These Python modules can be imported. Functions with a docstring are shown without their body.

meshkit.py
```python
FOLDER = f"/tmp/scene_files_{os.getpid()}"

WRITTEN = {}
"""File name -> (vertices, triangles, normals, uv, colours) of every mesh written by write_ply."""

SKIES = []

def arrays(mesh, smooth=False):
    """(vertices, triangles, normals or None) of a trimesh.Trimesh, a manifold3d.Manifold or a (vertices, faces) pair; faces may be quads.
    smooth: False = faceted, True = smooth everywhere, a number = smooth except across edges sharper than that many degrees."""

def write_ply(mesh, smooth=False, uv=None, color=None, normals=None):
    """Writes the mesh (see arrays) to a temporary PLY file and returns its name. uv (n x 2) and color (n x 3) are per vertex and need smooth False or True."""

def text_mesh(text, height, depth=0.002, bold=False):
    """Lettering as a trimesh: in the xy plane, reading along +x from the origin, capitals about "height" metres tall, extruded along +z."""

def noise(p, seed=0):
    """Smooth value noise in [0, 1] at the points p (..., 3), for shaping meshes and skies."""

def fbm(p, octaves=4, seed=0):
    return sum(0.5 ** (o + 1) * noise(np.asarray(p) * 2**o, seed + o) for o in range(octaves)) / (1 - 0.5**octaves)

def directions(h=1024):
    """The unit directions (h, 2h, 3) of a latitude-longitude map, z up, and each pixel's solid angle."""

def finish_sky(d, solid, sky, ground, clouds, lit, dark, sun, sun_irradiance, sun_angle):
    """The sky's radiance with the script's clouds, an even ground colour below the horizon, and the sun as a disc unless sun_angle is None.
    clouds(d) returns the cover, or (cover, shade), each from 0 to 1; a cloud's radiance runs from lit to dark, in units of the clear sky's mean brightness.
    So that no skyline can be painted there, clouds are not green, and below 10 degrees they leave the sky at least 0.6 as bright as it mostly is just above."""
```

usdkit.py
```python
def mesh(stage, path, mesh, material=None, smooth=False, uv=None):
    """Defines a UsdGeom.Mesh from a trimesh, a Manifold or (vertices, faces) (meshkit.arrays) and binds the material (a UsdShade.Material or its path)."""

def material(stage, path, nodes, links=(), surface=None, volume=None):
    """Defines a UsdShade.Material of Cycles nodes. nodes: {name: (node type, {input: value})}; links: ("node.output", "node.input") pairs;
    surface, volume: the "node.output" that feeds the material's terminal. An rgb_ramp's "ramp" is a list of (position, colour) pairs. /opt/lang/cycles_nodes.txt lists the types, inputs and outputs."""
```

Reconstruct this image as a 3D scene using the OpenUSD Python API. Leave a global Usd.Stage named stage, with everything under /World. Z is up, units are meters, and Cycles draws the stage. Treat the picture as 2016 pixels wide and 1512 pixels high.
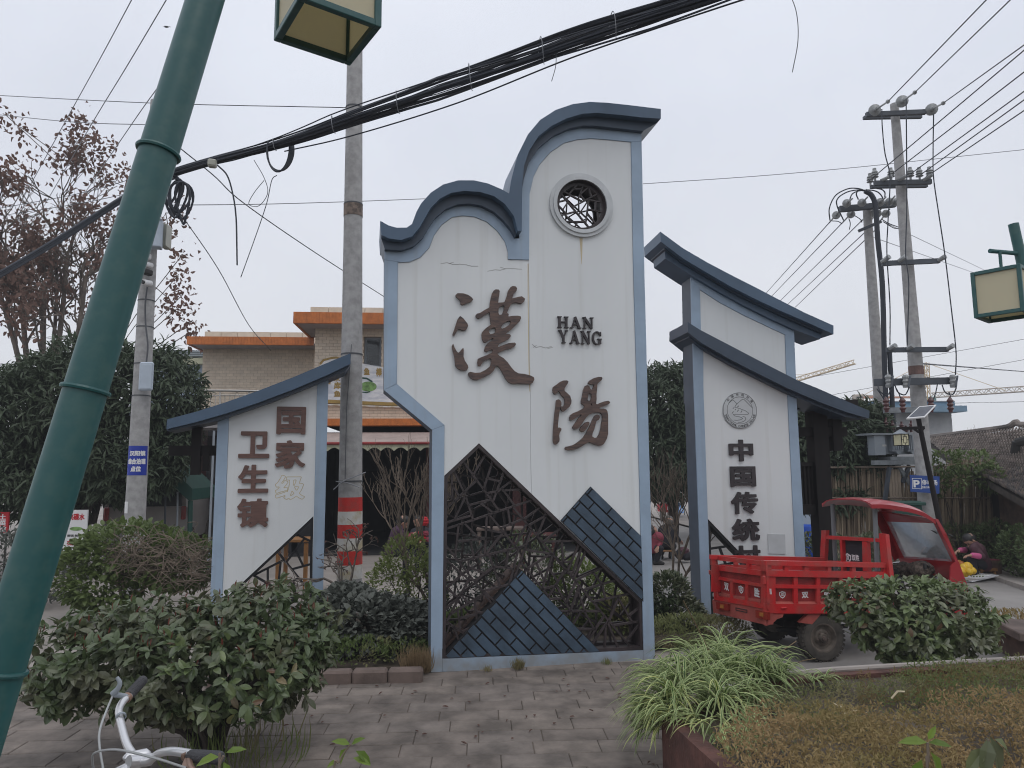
import math, random, glob
import numpy as np, trimesh, manifold3d, shapely
from shapely.geometry import Polygon, LineString, Point, MultiPolygon, box as sbox
from shapely.ops import unary_union, split as ssplit
from shapely import affinity
from pxr import Usd, UsdGeom, UsdLux, UsdShade, Gf, Sdf, Vt
import usdkit, meshkit

random.seed(7)
RNG = np.random.default_rng(7)
stage = Usd.Stage.CreateInMemory()
UsdGeom.SetStageUpAxis(stage, "Z")
UsdGeom.SetStageMetersPerUnit(stage, 1.0)
UsdGeom.Xform.Define(stage, "/World")
UsdGeom.Scope.Define(stage, "/World/Looks")

# ------------------------------------------------------------------ camera
FPX, EYE = 1400.0, 1.9                      # focal length in pixels of the 2016 px wide picture, eye height
_u = np.array([(920 - 1008) / FPX, (756 + 10850) / FPX, 1.0]); _u /= np.linalg.norm(_u)
_f = np.array([0, 0, 1.0]) - _u * _u[2]; _f /= np.linalg.norm(_f)
CAM = np.array([np.cross(_u, _f), _f, _u])  # camera axes (right, up, forward) -> world x, y, z
cam = UsdGeom.Camera.Define(stage, "/World/camera")
cam.CreateHorizontalApertureAttr(36.0)
cam.CreateVerticalApertureAttr(27.0)
cam.CreateFocalLengthAttr(36.0 * FPX / 2016)
cam.CreateClippingRangeAttr(Gf.Vec2f(0.05, 5000))
_m = np.eye(4)
_m[0, :3], _m[1, :3], _m[2, :3], _m[3, :3] = CAM[:, 0], CAM[:, 1], -CAM[:, 2], (0, 0, EYE)
cam.AddTransformOp().Set(Gf.Matrix4d(*_m.ravel().tolist()))
cam.CreateExposureAttr(0.45)

# ------------------------------------------------------------------ sky and sun (overcast)
SUN_EL, SUN_AZ = math.radians(60), math.radians(150)     # azimuth = atan2(x, y)
usdkit.material(stage, "/World/Looks/sky_light", {
    "sky": ("sky_texture", {"sky_type": "single_scattering", "sun_disc": False, "sun_elevation": SUN_EL, "sun_rotation": SUN_AZ, "altitude": 300, "air_density": 1.0, "aerosol_density": 2.0}),
    "tc": ("texture_coordinate", {}),
    "sep": ("separate_xyz", {}),
    "grad": ("rgb_ramp", {"ramp": [(0.0, (5.7, 5.7, 5.8)), (0.12, (5.8, 5.86, 6.1)), (0.45, (5.75, 6.0, 6.65)), (1.0, (7.4, 7.65, 8.3))]}),
    "n": ("noise_texture", {"scale": 2.2, "detail": 5, "roughness": 0.55}),
    "nr": ("rgb_ramp", {"ramp": [(0.25, (0.90, 0.90, 0.915)), (0.75, (1.06, 1.06, 1.05))]}),
    "cl": ("mix", {"mix_type": "multiply", "fac": 1.0}),
    "mix": ("mix", {"mix_type": "mix", "fac": 0.93}),
    "bg": ("background_shader", {"strength": 0.1}),
}, [("tc.generated", "sep.vector"), ("sep.z", "grad.fac"), ("tc.generated", "n.vector"), ("n.fac", "nr.fac"), ("grad.color", "cl.color1"), ("nr.color", "cl.color2"),
    ("sky.color", "mix.color1"), ("cl.color", "mix.color2"), ("mix.color", "bg.color")], surface="bg.background")
dome = UsdLux.DomeLight.Define(stage, "/World/sky")
UsdShade.MaterialBindingAPI.Apply(dome.GetPrim()).Bind(UsdShade.Material.Get(stage, "/World/Looks/sky_light"))
dome.GetPrim().SetCustomDataByKey("kind", "structure")
sun = UsdLux.DistantLight.Define(stage, "/World/sun")
sun.CreateIntensityAttr(0.13); sun.CreateAngleAttr(35.0); sun.CreateNormalizeAttr(True); sun.CreateColorAttr(Gf.Vec3f(1.0, 0.97, 0.92))
_s = np.array([math.sin(SUN_AZ) * math.cos(SUN_EL), math.cos(SUN_AZ) * math.cos(SUN_EL), math.sin(SUN_EL)])
_x = np.cross((0, 0, 1.0), _s); _x /= np.linalg.norm(_x); _y = np.cross(_s, _x)
_m = np.eye(4); _m[0, :3], _m[1, :3], _m[2, :3] = _x, _y, _s
sun.AddTransformOp().Set(Gf.Matrix4d(*_m.ravel().tolist()))

# ------------------------------------------------------------------ picture <-> place
def ray(px, py):
    return CAM @ np.array([(px - 1008) / FPX, -(py - 756) / FPX, 1.0])
def at(px, py, d):
    "the point d metres ahead that shows at (px, py)"
    r = ray(px, py); return np.array([0, 0, EYE]) + r * (d / r[1])
def ground(px, py, z=0.0):
    r = ray(px, py); return np.array([0, 0, EYE]) + r * ((z - EYE) / r[2])

# ------------------------------------------------------------------ prims
_used = {}
def _path(parent, name):
    n = _used.get((parent, name), 0); _used[(parent, name)] = n + 1
    return f"{parent}/{name}" if n == 0 else f"{parent}/{name}_{n:03d}"
class H:
    def __init__(s, prim, loc): s.prim, s.path, s.loc = prim, str(prim.GetPath()), np.asarray(loc, float)
def keys(p, **kw):
    for k, v in kw.items():
        if v: p.SetCustomDataByKey(k, v)
def thing(name, label, cat, loc=(0, 0, 0), group=None, kind=None):
    loc = np.array([float(v) for v in loc])
    x = UsdGeom.Xform.Define(stage, _path("/World", name)); x.AddTranslateOp().Set(Gf.Vec3d(*loc))
    keys(x.GetPrim(), label=label, category=cat, group=group, kind=kind)
    return H(x.GetPrim(), loc)
def cat(ms):
    "joins meshes, which may be (vertices, faces), trimesh or Manifold"
    V, F, n = [], [], 0
    for m in ms:
        v, f, _ = meshkit.arrays(m)
        V.append(v); F.append(f + n); n += len(v)
    return np.vstack(V), np.vstack(F)
def part(parent, name, mesh, m, smooth=False, label=None, kind=None, uv=None):
    if isinstance(mesh, list): mesh = cat(mesh)
    if hasattr(mesh, "to_mesh"):
        mm = mesh.to_mesh(); mesh = (mm.vert_properties[:, :3], mm.tri_verts)
    if not isinstance(mesh, tuple): mesh = (np.asarray(mesh.vertices), np.asarray(mesh.faces))
    mesh = (np.asarray(mesh[0], float) - parent.loc, mesh[1])
    g = usdkit.mesh(stage, _path(parent.path, name), mesh, m, smooth=smooth, uv=uv)
    keys(g.GetPrim(), label=label, kind=kind)
    return H(g.GetPrim(), parent.loc)
WORLD = H(stage.GetPrimAtPath("/World"), (0, 0, 0))
def single(name, mesh, m, label=None, cat_=None, smooth=False, group=None, kind=None, uv=None):
    h = part(WORLD, name, mesh, m, smooth=smooth, uv=uv)
    keys(h.prim, label=label, category=cat_, group=group, kind=kind)
    return h

# ------------------------------------------------------------------ shapes
def box(c, s, R=None):
    m = trimesh.creation.box(s); v = np.array(m.vertices)
    if R is not None: v = v @ np.asarray(R).T
    return v + np.asarray(c, float), np.array(m.faces)
def rotz(a): c, s = math.cos(a), math.sin(a); return np.array([[c, -s, 0], [s, c, 0], [0, 0, 1.0]])
def rbox(c, s, r=0.01, R=None):
    "a box with chamfered edges"
    s = np.asarray(s, float) / 2; r = min(r, *(s * 0.9)); P = []
    for sx in (-1, 1):
        for sy in (-1, 1):
            for sz in (-1, 1):
                for k in range(3):
                    d = s - r; d = d.copy(); d[k] = s[k]; P.append(d * (sx, sy, sz))
    m = trimesh.convex.convex_hull(np.array(P)); v = np.array(m.vertices)
    if R is not None: v = v @ np.asarray(R).T
    return v + np.asarray(c, float), np.array(m.faces)
def bar(p, q, w, h, up=(0, 0, 1)):
    "a straight bar of section w (sideways) x h (along up) from p to q"
    p, q = np.asarray(p, float), np.asarray(q, float); d = q - p; L = np.linalg.norm(d); d = d / L
    s = np.cross(d, up); s /= np.linalg.norm(s); u = np.cross(s, d)
    return box((p + q) / 2, (L, w, h), np.stack([d, s, u], 1))
def tube(pts, r, sides=6, cap=True):
    p = np.asarray(pts, float); n = len(p); r = np.broadcast_to(np.asarray(r, float), (n,))
    t = np.gradient(p, axis=0); t /= np.linalg.norm(t, axis=1, keepdims=True) + 1e-12
    a = np.cross(t[0], (0, 0, 1.0) if abs(t[0][2]) < 0.9 else (1.0, 0, 0)); a /= np.linalg.norm(a); A = []
    for k in range(n):
        a = a - t[k] * (a @ t[k]); a = a / (np.linalg.norm(a) + 1e-12); A.append(a)
    A = np.array(A); B = np.cross(t, A); g = np.arange(sides) * 2 * np.pi / sides
    v = (p[:, None] + r[:, None, None] * (np.cos(g)[None, :, None] * A[:, None] + np.sin(g)[None, :, None] * B[:, None])).reshape(-1, 3)
    i, j = np.meshgrid(np.arange(n - 1), np.arange(sides), indexing="ij"); k = (j + 1) % sides
    q = np.stack([i * sides + j, i * sides + k, (i + 1) * sides + k, (i + 1) * sides + j], -1).reshape(-1, 4)
    f = np.vstack([q[:, [0, 1, 2]], q[:, [0, 2, 3]]])
    if cap:
        o = np.arange(1, sides - 1)
        f = np.vstack([f, np.stack([0 * o, o + 1, o], 1), np.stack([0 * o, o, o + 1], 1) + (n - 1) * sides])
    return v, f
def cyl(p, q, r0, r1=None, sides=16): return tube([p, q], [r0, r0 if r1 is None else r1], sides)
def lathe(profile, c, sides=24, axis=(0, 0, 1)):
    m = trimesh.creation.revolve(np.asarray(profile, float), sections=sides); v = np.array(m.vertices)
    a = np.asarray(axis, float); a /= np.linalg.norm(a)
    if abs(a[2]) < 0.999:
        x = np.cross((0, 0, 1.0), a); x /= np.linalg.norm(x); y = np.cross(a, x); v = v @ np.stack([x, y, a])
    return v + np.asarray(c, float), np.array(m.faces)
def sphere(c, r, sub=2, scale=(1, 1, 1)):
    m = trimesh.creation.icosphere(sub, r); return np.array(m.vertices) * scale + np.asarray(c, float), np.array(m.faces)
def hull(balls, seg=14):
    "hull of spheres [(centre, r), ...]"
    return manifold3d.Manifold.batch_hull([manifold3d.Manifold.sphere(float(r), seg).translate([float(x) for x in c]) for c, r in balls])
def sag(p, q, drop, n=14):
    p, q = np.asarray(p, float), np.asarray(q, float); t = np.linspace(0, 1, n)[:, None]
    return p + (q - p) * t - np.array([0, 0, 1.0]) * drop * 4 * t * (1 - t)
def spline(pts, n=8):
    p = np.asarray(pts, float); P = np.vstack([2 * p[0] - p[1], p, 2 * p[-1] - p[-2]]); out = []
    for i in range(1, len(P) - 2):
        for t in np.linspace(0, 1, n, endpoint=False):
            a, b, c, d = P[i - 1:i + 3]
            out.append(0.5 * ((2 * b) + (c - a) * t + (2 * a - 5 * b + 4 * c - d) * t * t + (3 * b - a - 3 * c + d) * t ** 3))
    return np.array(out + [p[-1]])
class Frame:
    "an upright plane in the place: u to the right, v up, o out towards the viewer's side"
    def __init__(s, O, yaw):
        s.O = np.asarray(O, float); a = math.radians(yaw)
        s.U = np.array([math.cos(a), math.sin(a), 0]); s.V = np.array([0, 0, 1.0]); s.N = np.array([math.sin(a), -math.cos(a), 0])
    def uv(s, px, py, o=0.0):
        r = ray(px, py); e = np.array([0, 0, EYE]); t = ((s.O + s.N * o - e) @ s.N) / (r @ s.N); P = e + r * t - s.O
        return np.array([P @ s.U, P[2]])
    def uvs(s, pts, o=0.0): return [tuple(s.uv(x, y, o)) for x, y in pts]
    def W(s, u, v, o=0.0): return s.O + s.U * u + s.V * v + s.N * o
    def at(s, px, py, o=0.0): return s.W(*s.uv(px, py, o), o)
    def ext(s, poly, o0, o1):
        "a (multi)polygon in u, v as a slab from o0 to o1"
        out = []
        for g in (poly.geoms if hasattr(poly, "geoms") else [poly]):
            if g.geom_type != "Polygon" or g.area < 1e-7: continue
            m = trimesh.creation.extrude_polygon(g.simplify(1e-5), o1 - o0, engine="earcut"); v = np.array(m.vertices)
            out.append((s.O + v[:, :1] * s.U + v[:, 1:2] * s.V + (o0 + v[:, 2:3]) * s.N, np.array(m.faces)))
        return cat(out)
    def box(s, u0, v0, u1, v1, o0, o1): return s.ext(sbox(min(u0, u1), min(v0, v1), max(u0, u1), max(v0, v1)), o0, o1)
    def pbox(s, x0, y0, x1, y1, o0, o1):
        "an upright box that fills a picture rectangle on the plane o1"
        q = [s.uv(x, y, o1) for x, y in ((x0, y0), (x0, y1), (x1, y0), (x1, y1))]
        return s.box((q[0][0] + q[1][0]) / 2, (q[1][1] + q[3][1]) / 2, (q[2][0] + q[3][0]) / 2, (q[0][1] + q[2][1]) / 2, o0, o1)
    def quad(s, pts, o0, o1): return s.ext(Polygon(s.uvs(pts, o1)), o0, o1)

from PIL import Image, ImageDraw, ImageFont
_fontfile = (glob.glob("/opt/blender-*/*/datafiles/fonts/*CJK*.woff2") + glob.glob("/opt/blender-*/*/datafiles/fonts/Inter.woff2"))[0]
_font, _glyphs = ImageFont.truetype(_fontfile, 150), {}
def glyph(text, bold=5):
    "a text as a polygon scaled to the unit square"
    if (text, bold) not in _glyphs:
        x0, y0, x1, y1 = _font.getbbox(text, anchor="ls", stroke_width=bold)
        im = Image.new("L", (x1 - x0 + 8, y1 - y0 + 8))
        ImageDraw.Draw(im).text((4 - x0, 4 - y0), text, 255, _font, anchor="ls", stroke_width=bold)
        on = np.pad(np.asarray(im) > 127, ((0, 0), (1, 1))).astype(np.int8)
        rows, st = np.nonzero(np.diff(on, axis=1) == 1); en = np.nonzero(np.diff(on, axis=1) == -1)[1]
        g = shapely.union_all(shapely.box(st, -rows - 1, en, -rows)).buffer(0.7).buffer(-0.7).simplify(0.8)
        a, b, c, d = g.bounds
        _glyphs[(text, bold)] = affinity.scale(affinity.translate(g, -a, -b), 1 / (c - a), 1 / (d - b), origin=(0, 0))
    return _glyphs[(text, bold)]
def fit(g, u0, v0, u1, v1): return affinity.translate(affinity.scale(g, u1 - u0, v1 - v0, origin=(0, 0)), u0, v0)
def text_in(fr, text, x0, y0, x1, y1, o0, o1, bold=5):
    "lettering that fills the box between two picture points on the frame's plane"
    a, b = fr.uv(x0, y1, o1), fr.uv(x1, y0, o1)
    return fr.ext(fit(glyph(text, bold), a[0], a[1], b[0], b[1]), o0, o1)

# ------------------------------------------------------------------ materials
def mat(name, col, rough=0.6, var=0.12, scale=3.0, col2=None, bump=0.0, bscale=60.0, metal=0.0, spec=0.5, stretch=(1, 1, 1), detail=5, coat=0.0, lo=0.35, hi=0.65, world=False, grime=None):
    c = np.array(col, float); d = np.array(col2, float) if col2 is not None else np.clip(c * (1 - 2 * var), 0, 1)
    if col2 is None: c = np.clip(c * (1 + 0.6 * var), 0, 1)
    n = {"tc": ("texture_coordinate", {}), "gp": ("geometry", {}), "mp": ("mapping", {"scale": stretch}), "n": ("noise_texture", {"scale": scale, "detail": detail, "roughness": 0.6}),
         "r": ("rgb_ramp", {"ramp": [(lo, d), (hi, c)]}),
         "p": ("principled_bsdf", {"roughness": rough, "metallic": metal, "specular_ior_level": spec, "coat_weight": coat})}
    l = [("gp.position" if world else "tc.object", "mp.vector"), ("mp.vector", "n.vector"), ("n.fac", "r.fac"), ("r.color", "p.base_color")]
    if grime:       # splashed dirt near the ground and faint rain runs
        n |= {"gs": ("separate_xyz", {}), "gn": ("noise_texture", {"scale": 9.0, "detail": 6}), "ga": ("math", {"math_type": "multiply_add", "value2": 0.55, "value3": -0.16}), "gb": ("math", {"math_type": "subtract"}), "gr": ("map_range", {"from_min": -0.12, "from_max": 0.14, "to_min": 0.0, "to_max": 0.75, "clamp": True}),
              "gm": ("mapping", {"scale": (7, 7, 0.22)}), "rn": ("noise_texture", {"scale": 1.6, "detail": 5}), "rr": ("map_range", {"from_min": 0.56, "from_max": 0.78, "to_min": 0.0, "to_max": 0.30, "clamp": True}), "mx": ("math", {"math_type": "maximum"}), "gx": ("mix", {"mix_type": "mix", "color2": grime})}
        l = [q for q in l if q[1] != "p.base_color"] + [("gp.position", "gs.vector"), ("gp.position", "gn.vector"), ("gn.fac", "ga.value1"), ("ga.value", "gb.value1"), ("gs.z", "gb.value2"), ("gb.value", "gr.value"), ("gp.position", "gm.vector"), ("gm.vector", "rn.vector"), ("rn.fac", "rr.value"),
              ("gr.result", "mx.value1"), ("rr.result", "mx.value2"), ("mx.value", "gx.fac"), ("r.color", "gx.color1"), ("gx.color", "p.base_color")]
    if bump:
        n["bn"] = ("noise_texture", {"scale": bscale, "detail": 4}); n["b"] = ("bump", {"strength": bump, "distance": 0.01})
        l += [("mp.vector", "bn.vector"), ("bn.fac", "b.height"), ("b.normal", "p.normal")]
    return usdkit.material(stage, "/World/Looks/" + name, n, l, surface="p.BSDF")
def leafmat(name, stops, rough=0.5, trans=0.25, spec=0.4, patch=None, pscale=1.3, dull=0.0):
    "per-leaf colours from a ramp; patch: a second growth colour that comes in patches of the place"
    pc, lo_ = patch or (1, 1, 1), 0.52
    return usdkit.material(stage, "/World/Looks/" + name, {
        "pn": ("noise_texture", {"scale": pscale, "detail": 4}), "pr": ("rgb_ramp", {"ramp": [(0.45, (0, 0, 0)), (0.62, (1, 1, 1))] if patch else [(0.0, (0, 0, 0)), (1.0, (0, 0, 0))]}), "pb": ("rgb_to_bw", {}), "pm": ("mix", {"mix_type": "mix", "color2": pc}),
        "g": ("geometry", {}), "oi": ("object_info", {}), "a": ("math", {"math_type": "add"}), "fr": ("math", {"math_type": "fraction"}),
        "r": ("rgb_ramp", {"ramp": stops}), "p": ("principled_bsdf", {"roughness": rough, "specular_ior_level": spec}),
        "t": ("translucent_bsdf", {}), "m": ("mix_closure", {"fac": trans})},
        [("g.random_per_island", "a.value1"), ("oi.random", "a.value2"), ("a.value", "fr.value1"), ("fr.value", "r.fac"), ("g.position", "pn.vector"), ("pn.fac", "pr.fac"), ("pr.color", "pb.color"), ("pb.val", "pm.fac"), ("r.color", "pm.color1"), ("pm.color", "p.base_color"), ("pm.color", "t.color"),
         ("p.BSDF", "m.closure1"), ("t.BSDF", "m.closure2")], surface="m.closure")
M = {}
M["white"] = mat("white_panel", (0.635, 0.655, 0.66), 0.45, var=0.03, scale=0.9, stretch=(1, 1, 0.35), grime=(0.42, 0.41, 0.37))
M["strip"] = mat("pale_blue_paint", (0.285, 0.372, 0.475), 0.45, var=0.06, scale=2.5, grime=(0.22, 0.22, 0.21))
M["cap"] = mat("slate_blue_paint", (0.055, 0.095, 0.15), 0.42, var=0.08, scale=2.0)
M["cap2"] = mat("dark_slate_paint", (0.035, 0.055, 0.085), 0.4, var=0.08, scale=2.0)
M["side"] = mat("side_slate", (0.075, 0.095, 0.125), 0.5, var=0.12, scale=2.0)
M["wood"] = mat("carved_wood", (0.12, 0.072, 0.055), 0.55, col2=(0.045, 0.03, 0.028), scale=9, stretch=(1, 1, 6), bump=0.3, bscale=30)
M["wood2"] = mat("brown_letter", (0.13, 0.066, 0.052), 0.55, var=0.15, scale=8, stretch=(1, 1, 5))
M["darkletter"] = mat("dark_letter", (0.032, 0.025, 0.028), 0.5, var=0.2, scale=8)
M["lattice"] = mat("lattice_brown", (0.036, 0.026, 0.027), 0.5, var=0.25, scale=6)
M["tile"] = mat("slate_tile", (0.046, 0.075, 0.110), 0.5, var=0.2, scale=4, bump=0.15)
M["black"] = mat("joint_black", (0.008, 0.008, 0.010), 0.8)
M["rim"] = mat("rim_grey", (0.5, 0.52, 0.53), 0.5, var=0.07, scale=4)
M["line"] = mat("emblem_line", (0.06, 0.06, 0.06), 0.6)
M["glue"] = mat("glue_trace", (0.48, 0.38, 0.17), 0.7, var=0.1, scale=20)
M["stain"] = mat("rust_stain", (0.5, 0.42, 0.28), 0.6, var=0.05)
M["crack"] = mat("crack_grey", (0.3, 0.3, 0.29), 0.8)
M["timber"] = mat("dark_timber", (0.010, 0.0075, 0.0075), 0.65, spec=0.25, var=0.25, scale=5, stretch=(1, 1, 0.2))
M["concrete"] = mat("pole_concrete", (0.345, 0.34, 0.335), 0.85, var=0.12, scale=9, bump=0.25, bscale=90, detail=8)
M["plaza"] = mat("plaza_concrete", (0.30, 0.27, 0.245), 0.85, var=0.13, scale=0.7, bump=0.15, detail=8, world=True)
M["road"] = mat("road_concrete", (0.25, 0.235, 0.222), 0.85, var=0.1, scale=0.9, bump=0.2, bscale=120, detail=8, world=True)
M["earth"] = mat("earth", (0.09, 0.07, 0.05), 0.95, var=0.3, scale=3, bump=0.5, world=True)
M["kerb"] = mat("kerb_stone", (0.135, 0.10, 0.085), 0.85, var=0.2, scale=4, bump=0.3)
M["green"] = mat("lamp_green", (0.013, 0.074, 0.073), 0.42, col2=(0.028, 0.088, 0.082), scale=13, detail=9, lo=0.62, hi=0.45, bump=0.08, bscale=40)
M["lampglass"] = leafmat("lamp_cream", [(0.0, (0.70, 0.65, 0.48)), (1.0, (0.72, 0.67, 0.5))], 0.5, 0.5)
M["lampin"] = mat("lamp_inside", (0.35, 0.32, 0.30), 0.7, var=0.04, scale=3)
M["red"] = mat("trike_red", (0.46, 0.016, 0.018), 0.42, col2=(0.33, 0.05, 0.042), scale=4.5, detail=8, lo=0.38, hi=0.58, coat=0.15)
M["dustred"] = mat("dusty_red", (0.36, 0.075, 0.06), 0.6, var=0.15, scale=5)
M["darkred"] = mat("cab_red", (0.30, 0.012, 0.018), 0.35, var=0.1, scale=3, coat=0.3)
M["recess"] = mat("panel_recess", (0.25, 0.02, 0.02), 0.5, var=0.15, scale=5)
M["tyre"] = mat("tyre_rubber", (0.075, 0.065, 0.055), 0.8, var=0.3, scale=6, bump=0.3)
M["dirtmetal"] = mat("dirty_rim", (0.13, 0.105, 0.085), 0.6, var=0.3, scale=7)
M["chassis"] = mat("chassis_black", (0.018, 0.017, 0.016), 0.7, var=0.2)
M["chrome"] = mat("chrome", (0.6, 0.6, 0.6), 0.2, metal=1.0, var=0.03)
M["steel"] = mat("galvanised", (0.23, 0.25, 0.265), 0.5, metal=0.3, var=0.12, scale=8)
M["greypost"] = mat("grey_post", (0.16, 0.17, 0.18), 0.5, var=0.1)
M["cable"] = mat("cable_black", (0.016, 0.021, 0.032), 0.55, var=0.1)
M["wire"] = mat("wire_grey", (0.07, 0.075, 0.085), 0.6)
M["palewire"] = mat("wire_pale", (0.25, 0.26, 0.28), 0.6)
M["porcelain"] = mat("insulator_grey", (0.27, 0.28, 0.28), 0.3, var=0.1)
M["brownporc"] = mat("insulator_brown", (0.08, 0.03, 0.03), 0.3, var=0.1)
M["ironarm"] = mat("crossarm_iron", (0.06, 0.07, 0.085), 0.6, var=0.15)
M["trafo"] = mat("transformer_grey", (0.25, 0.28, 0.31), 0.5, var=0.07, scale=3)
M["boxblue"] = mat("cabinet_blue_grey", (0.42, 0.48, 0.55), 0.4, var=0.05)
M["boxbeige"] = mat("cabinet_beige", (0.33, 0.33, 0.28), 0.5, var=0.08)
M["paper"] = mat("paper_white", (0.66, 0.66, 0.66), 0.7, var=0.03)
M["signblue"] = mat("sign_blue", (0.012, 0.05, 0.22), 0.4, var=0.04)
M["posterblue"] = mat("poster_blue", (0.008, 0.03, 0.30), 0.4, var=0.05)
M["bandred"] = mat("band_red", (0.5, 0.024, 0.018), 0.6, col2=(0.30, 0.05, 0.04), scale=6, detail=8, lo=0.33, hi=0.5)
M["bandwhite"] = mat("band_white", (0.56, 0.55, 0.52), 0.7, col2=(0.42, 0.36, 0.24), scale=5, detail=8, lo=0.4, hi=0.55)
M["orange"] = mat("orange_tile", (0.50, 0.145, 0.025), 0.45, var=0.12, scale=7)
M["walltile"] = mat("wall_tile", (0.43, 0.37, 0.30), 0.5, var=0.06, scale=2.5)
M["mortar"] = mat("tile_joint", (0.38, 0.31, 0.24), 0.8)
M["soffit"] = mat("soffit_grey", (0.33, 0.31, 0.31), 0.8, var=0.06)
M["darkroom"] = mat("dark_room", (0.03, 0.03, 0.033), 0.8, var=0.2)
M["glass"] = usdkit.material(stage, "/World/Looks/window_glass", {"t": ("transparent_bsdf", {"color": (0.8, 0.84, 0.86)}), "g": ("glossy_bsdf", {"roughness": 0.05, "color": (0.9, 0.9, 0.9)}), "f": ("fresnel", {"IOR": 1.5}), "m": ("mix_closure", {})},
    [("f.fac", "m.fac"), ("t.BSDF", "m.closure1"), ("g.BSDF", "m.closure2")], surface="m.closure")
M["screen"] = usdkit.material(stage, "/World/Looks/scratched_screen", {"t": ("transparent_bsdf", {"color": (0.86, 0.9, 0.92)}), "g": ("glossy_bsdf", {"roughness": 0.12}), "f": ("fresnel", {"IOR": 1.5}), "m": ("mix_closure", {}), "d": ("diffuse_bsdf", {"color": (0.6, 0.66, 0.7)}), "tc": ("texture_coordinate", {}), "n": ("noise_texture", {"scale": 2.5, "detail": 3, "distortion": 1.5}), "r": ("rgb_ramp", {"ramp": [(0.3, (0.10, 0.10, 0.10)), (0.7, (0.40, 0.40, 0.40))]}), "bw": ("rgb_to_bw", {}), "m2": ("mix_closure", {})},
    [("f.fac", "m.fac"), ("t.BSDF", "m.closure1"), ("g.BSDF", "m.closure2"), ("tc.object", "n.vector"), ("n.fac", "r.fac"), ("r.color", "bw.color"), ("bw.val", "m2.fac"), ("m.closure", "m2.closure1"), ("d.BSDF", "m2.closure2")], surface="m2.closure")
M["awnpink"] = mat("awning_pink", (0.42, 0.34, 0.31), 0.8, var=0.08, scale=4)
M["awngreen"] = mat("awning_pale_green", (0.44, 0.44, 0.31), 0.8, var=0.14, scale=5)
M["banner"] = mat("banner_print", (0.74, 0.74, 0.74), 0.6, col2=(0.5, 0.52, 0.57), scale=2.0, stretch=(1, 1, 4), lo=0.4, hi=0.6)
M["gold"] = mat("gold_print", (0.33, 0.22, 0.06), 0.6, var=0.08)
M["printgreen"] = mat("print_green", (0.18, 0.33, 0.10), 0.6, var=0.3, scale=9)
M["stainless"] = mat("stainless", (0.45, 0.43, 0.40), 0.3, metal=0.9, var=0.05)
M["brickred"] = mat("pillar_maroon", (0.075, 0.018, 0.016), 0.6, var=0.15)
M["shutter"] = mat("shutter_grey", (0.12, 0.125, 0.13), 0.5, var=0.1)
M["paleblue"] = mat("house_pale_blue", (0.33, 0.40, 0.5), 0.7, var=0.06, scale=1)
M["greywall"] = mat("stained_cement", (0.42, 0.43, 0.44), 0.85, col2=(0.24, 0.25, 0.26), scale=0.8, detail=8)
M["parapet"] = mat("parapet_blue", (0.17, 0.27, 0.36), 0.7, var=0.14, scale=2)
M["rooftile"] = mat("old_roof_tile", (0.22, 0.19, 0.17), 0.85, col2=(0.08, 0.072, 0.068), scale=2.2, bump=0.3)
M["bamboo"] = leafmat("bamboo_dry", [(0.0, (0.085, 0.062, 0.042)), (0.35, (0.16, 0.12, 0.08)), (0.7, (0.22, 0.17, 0.115)), (1.0, (0.31, 0.25, 0.175))], 0.7, 0.0)
M["mudwall"] = mat("mud_wall", (0.10, 0.065, 0.05), 0.9, var=0.25, scale=4)
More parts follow.
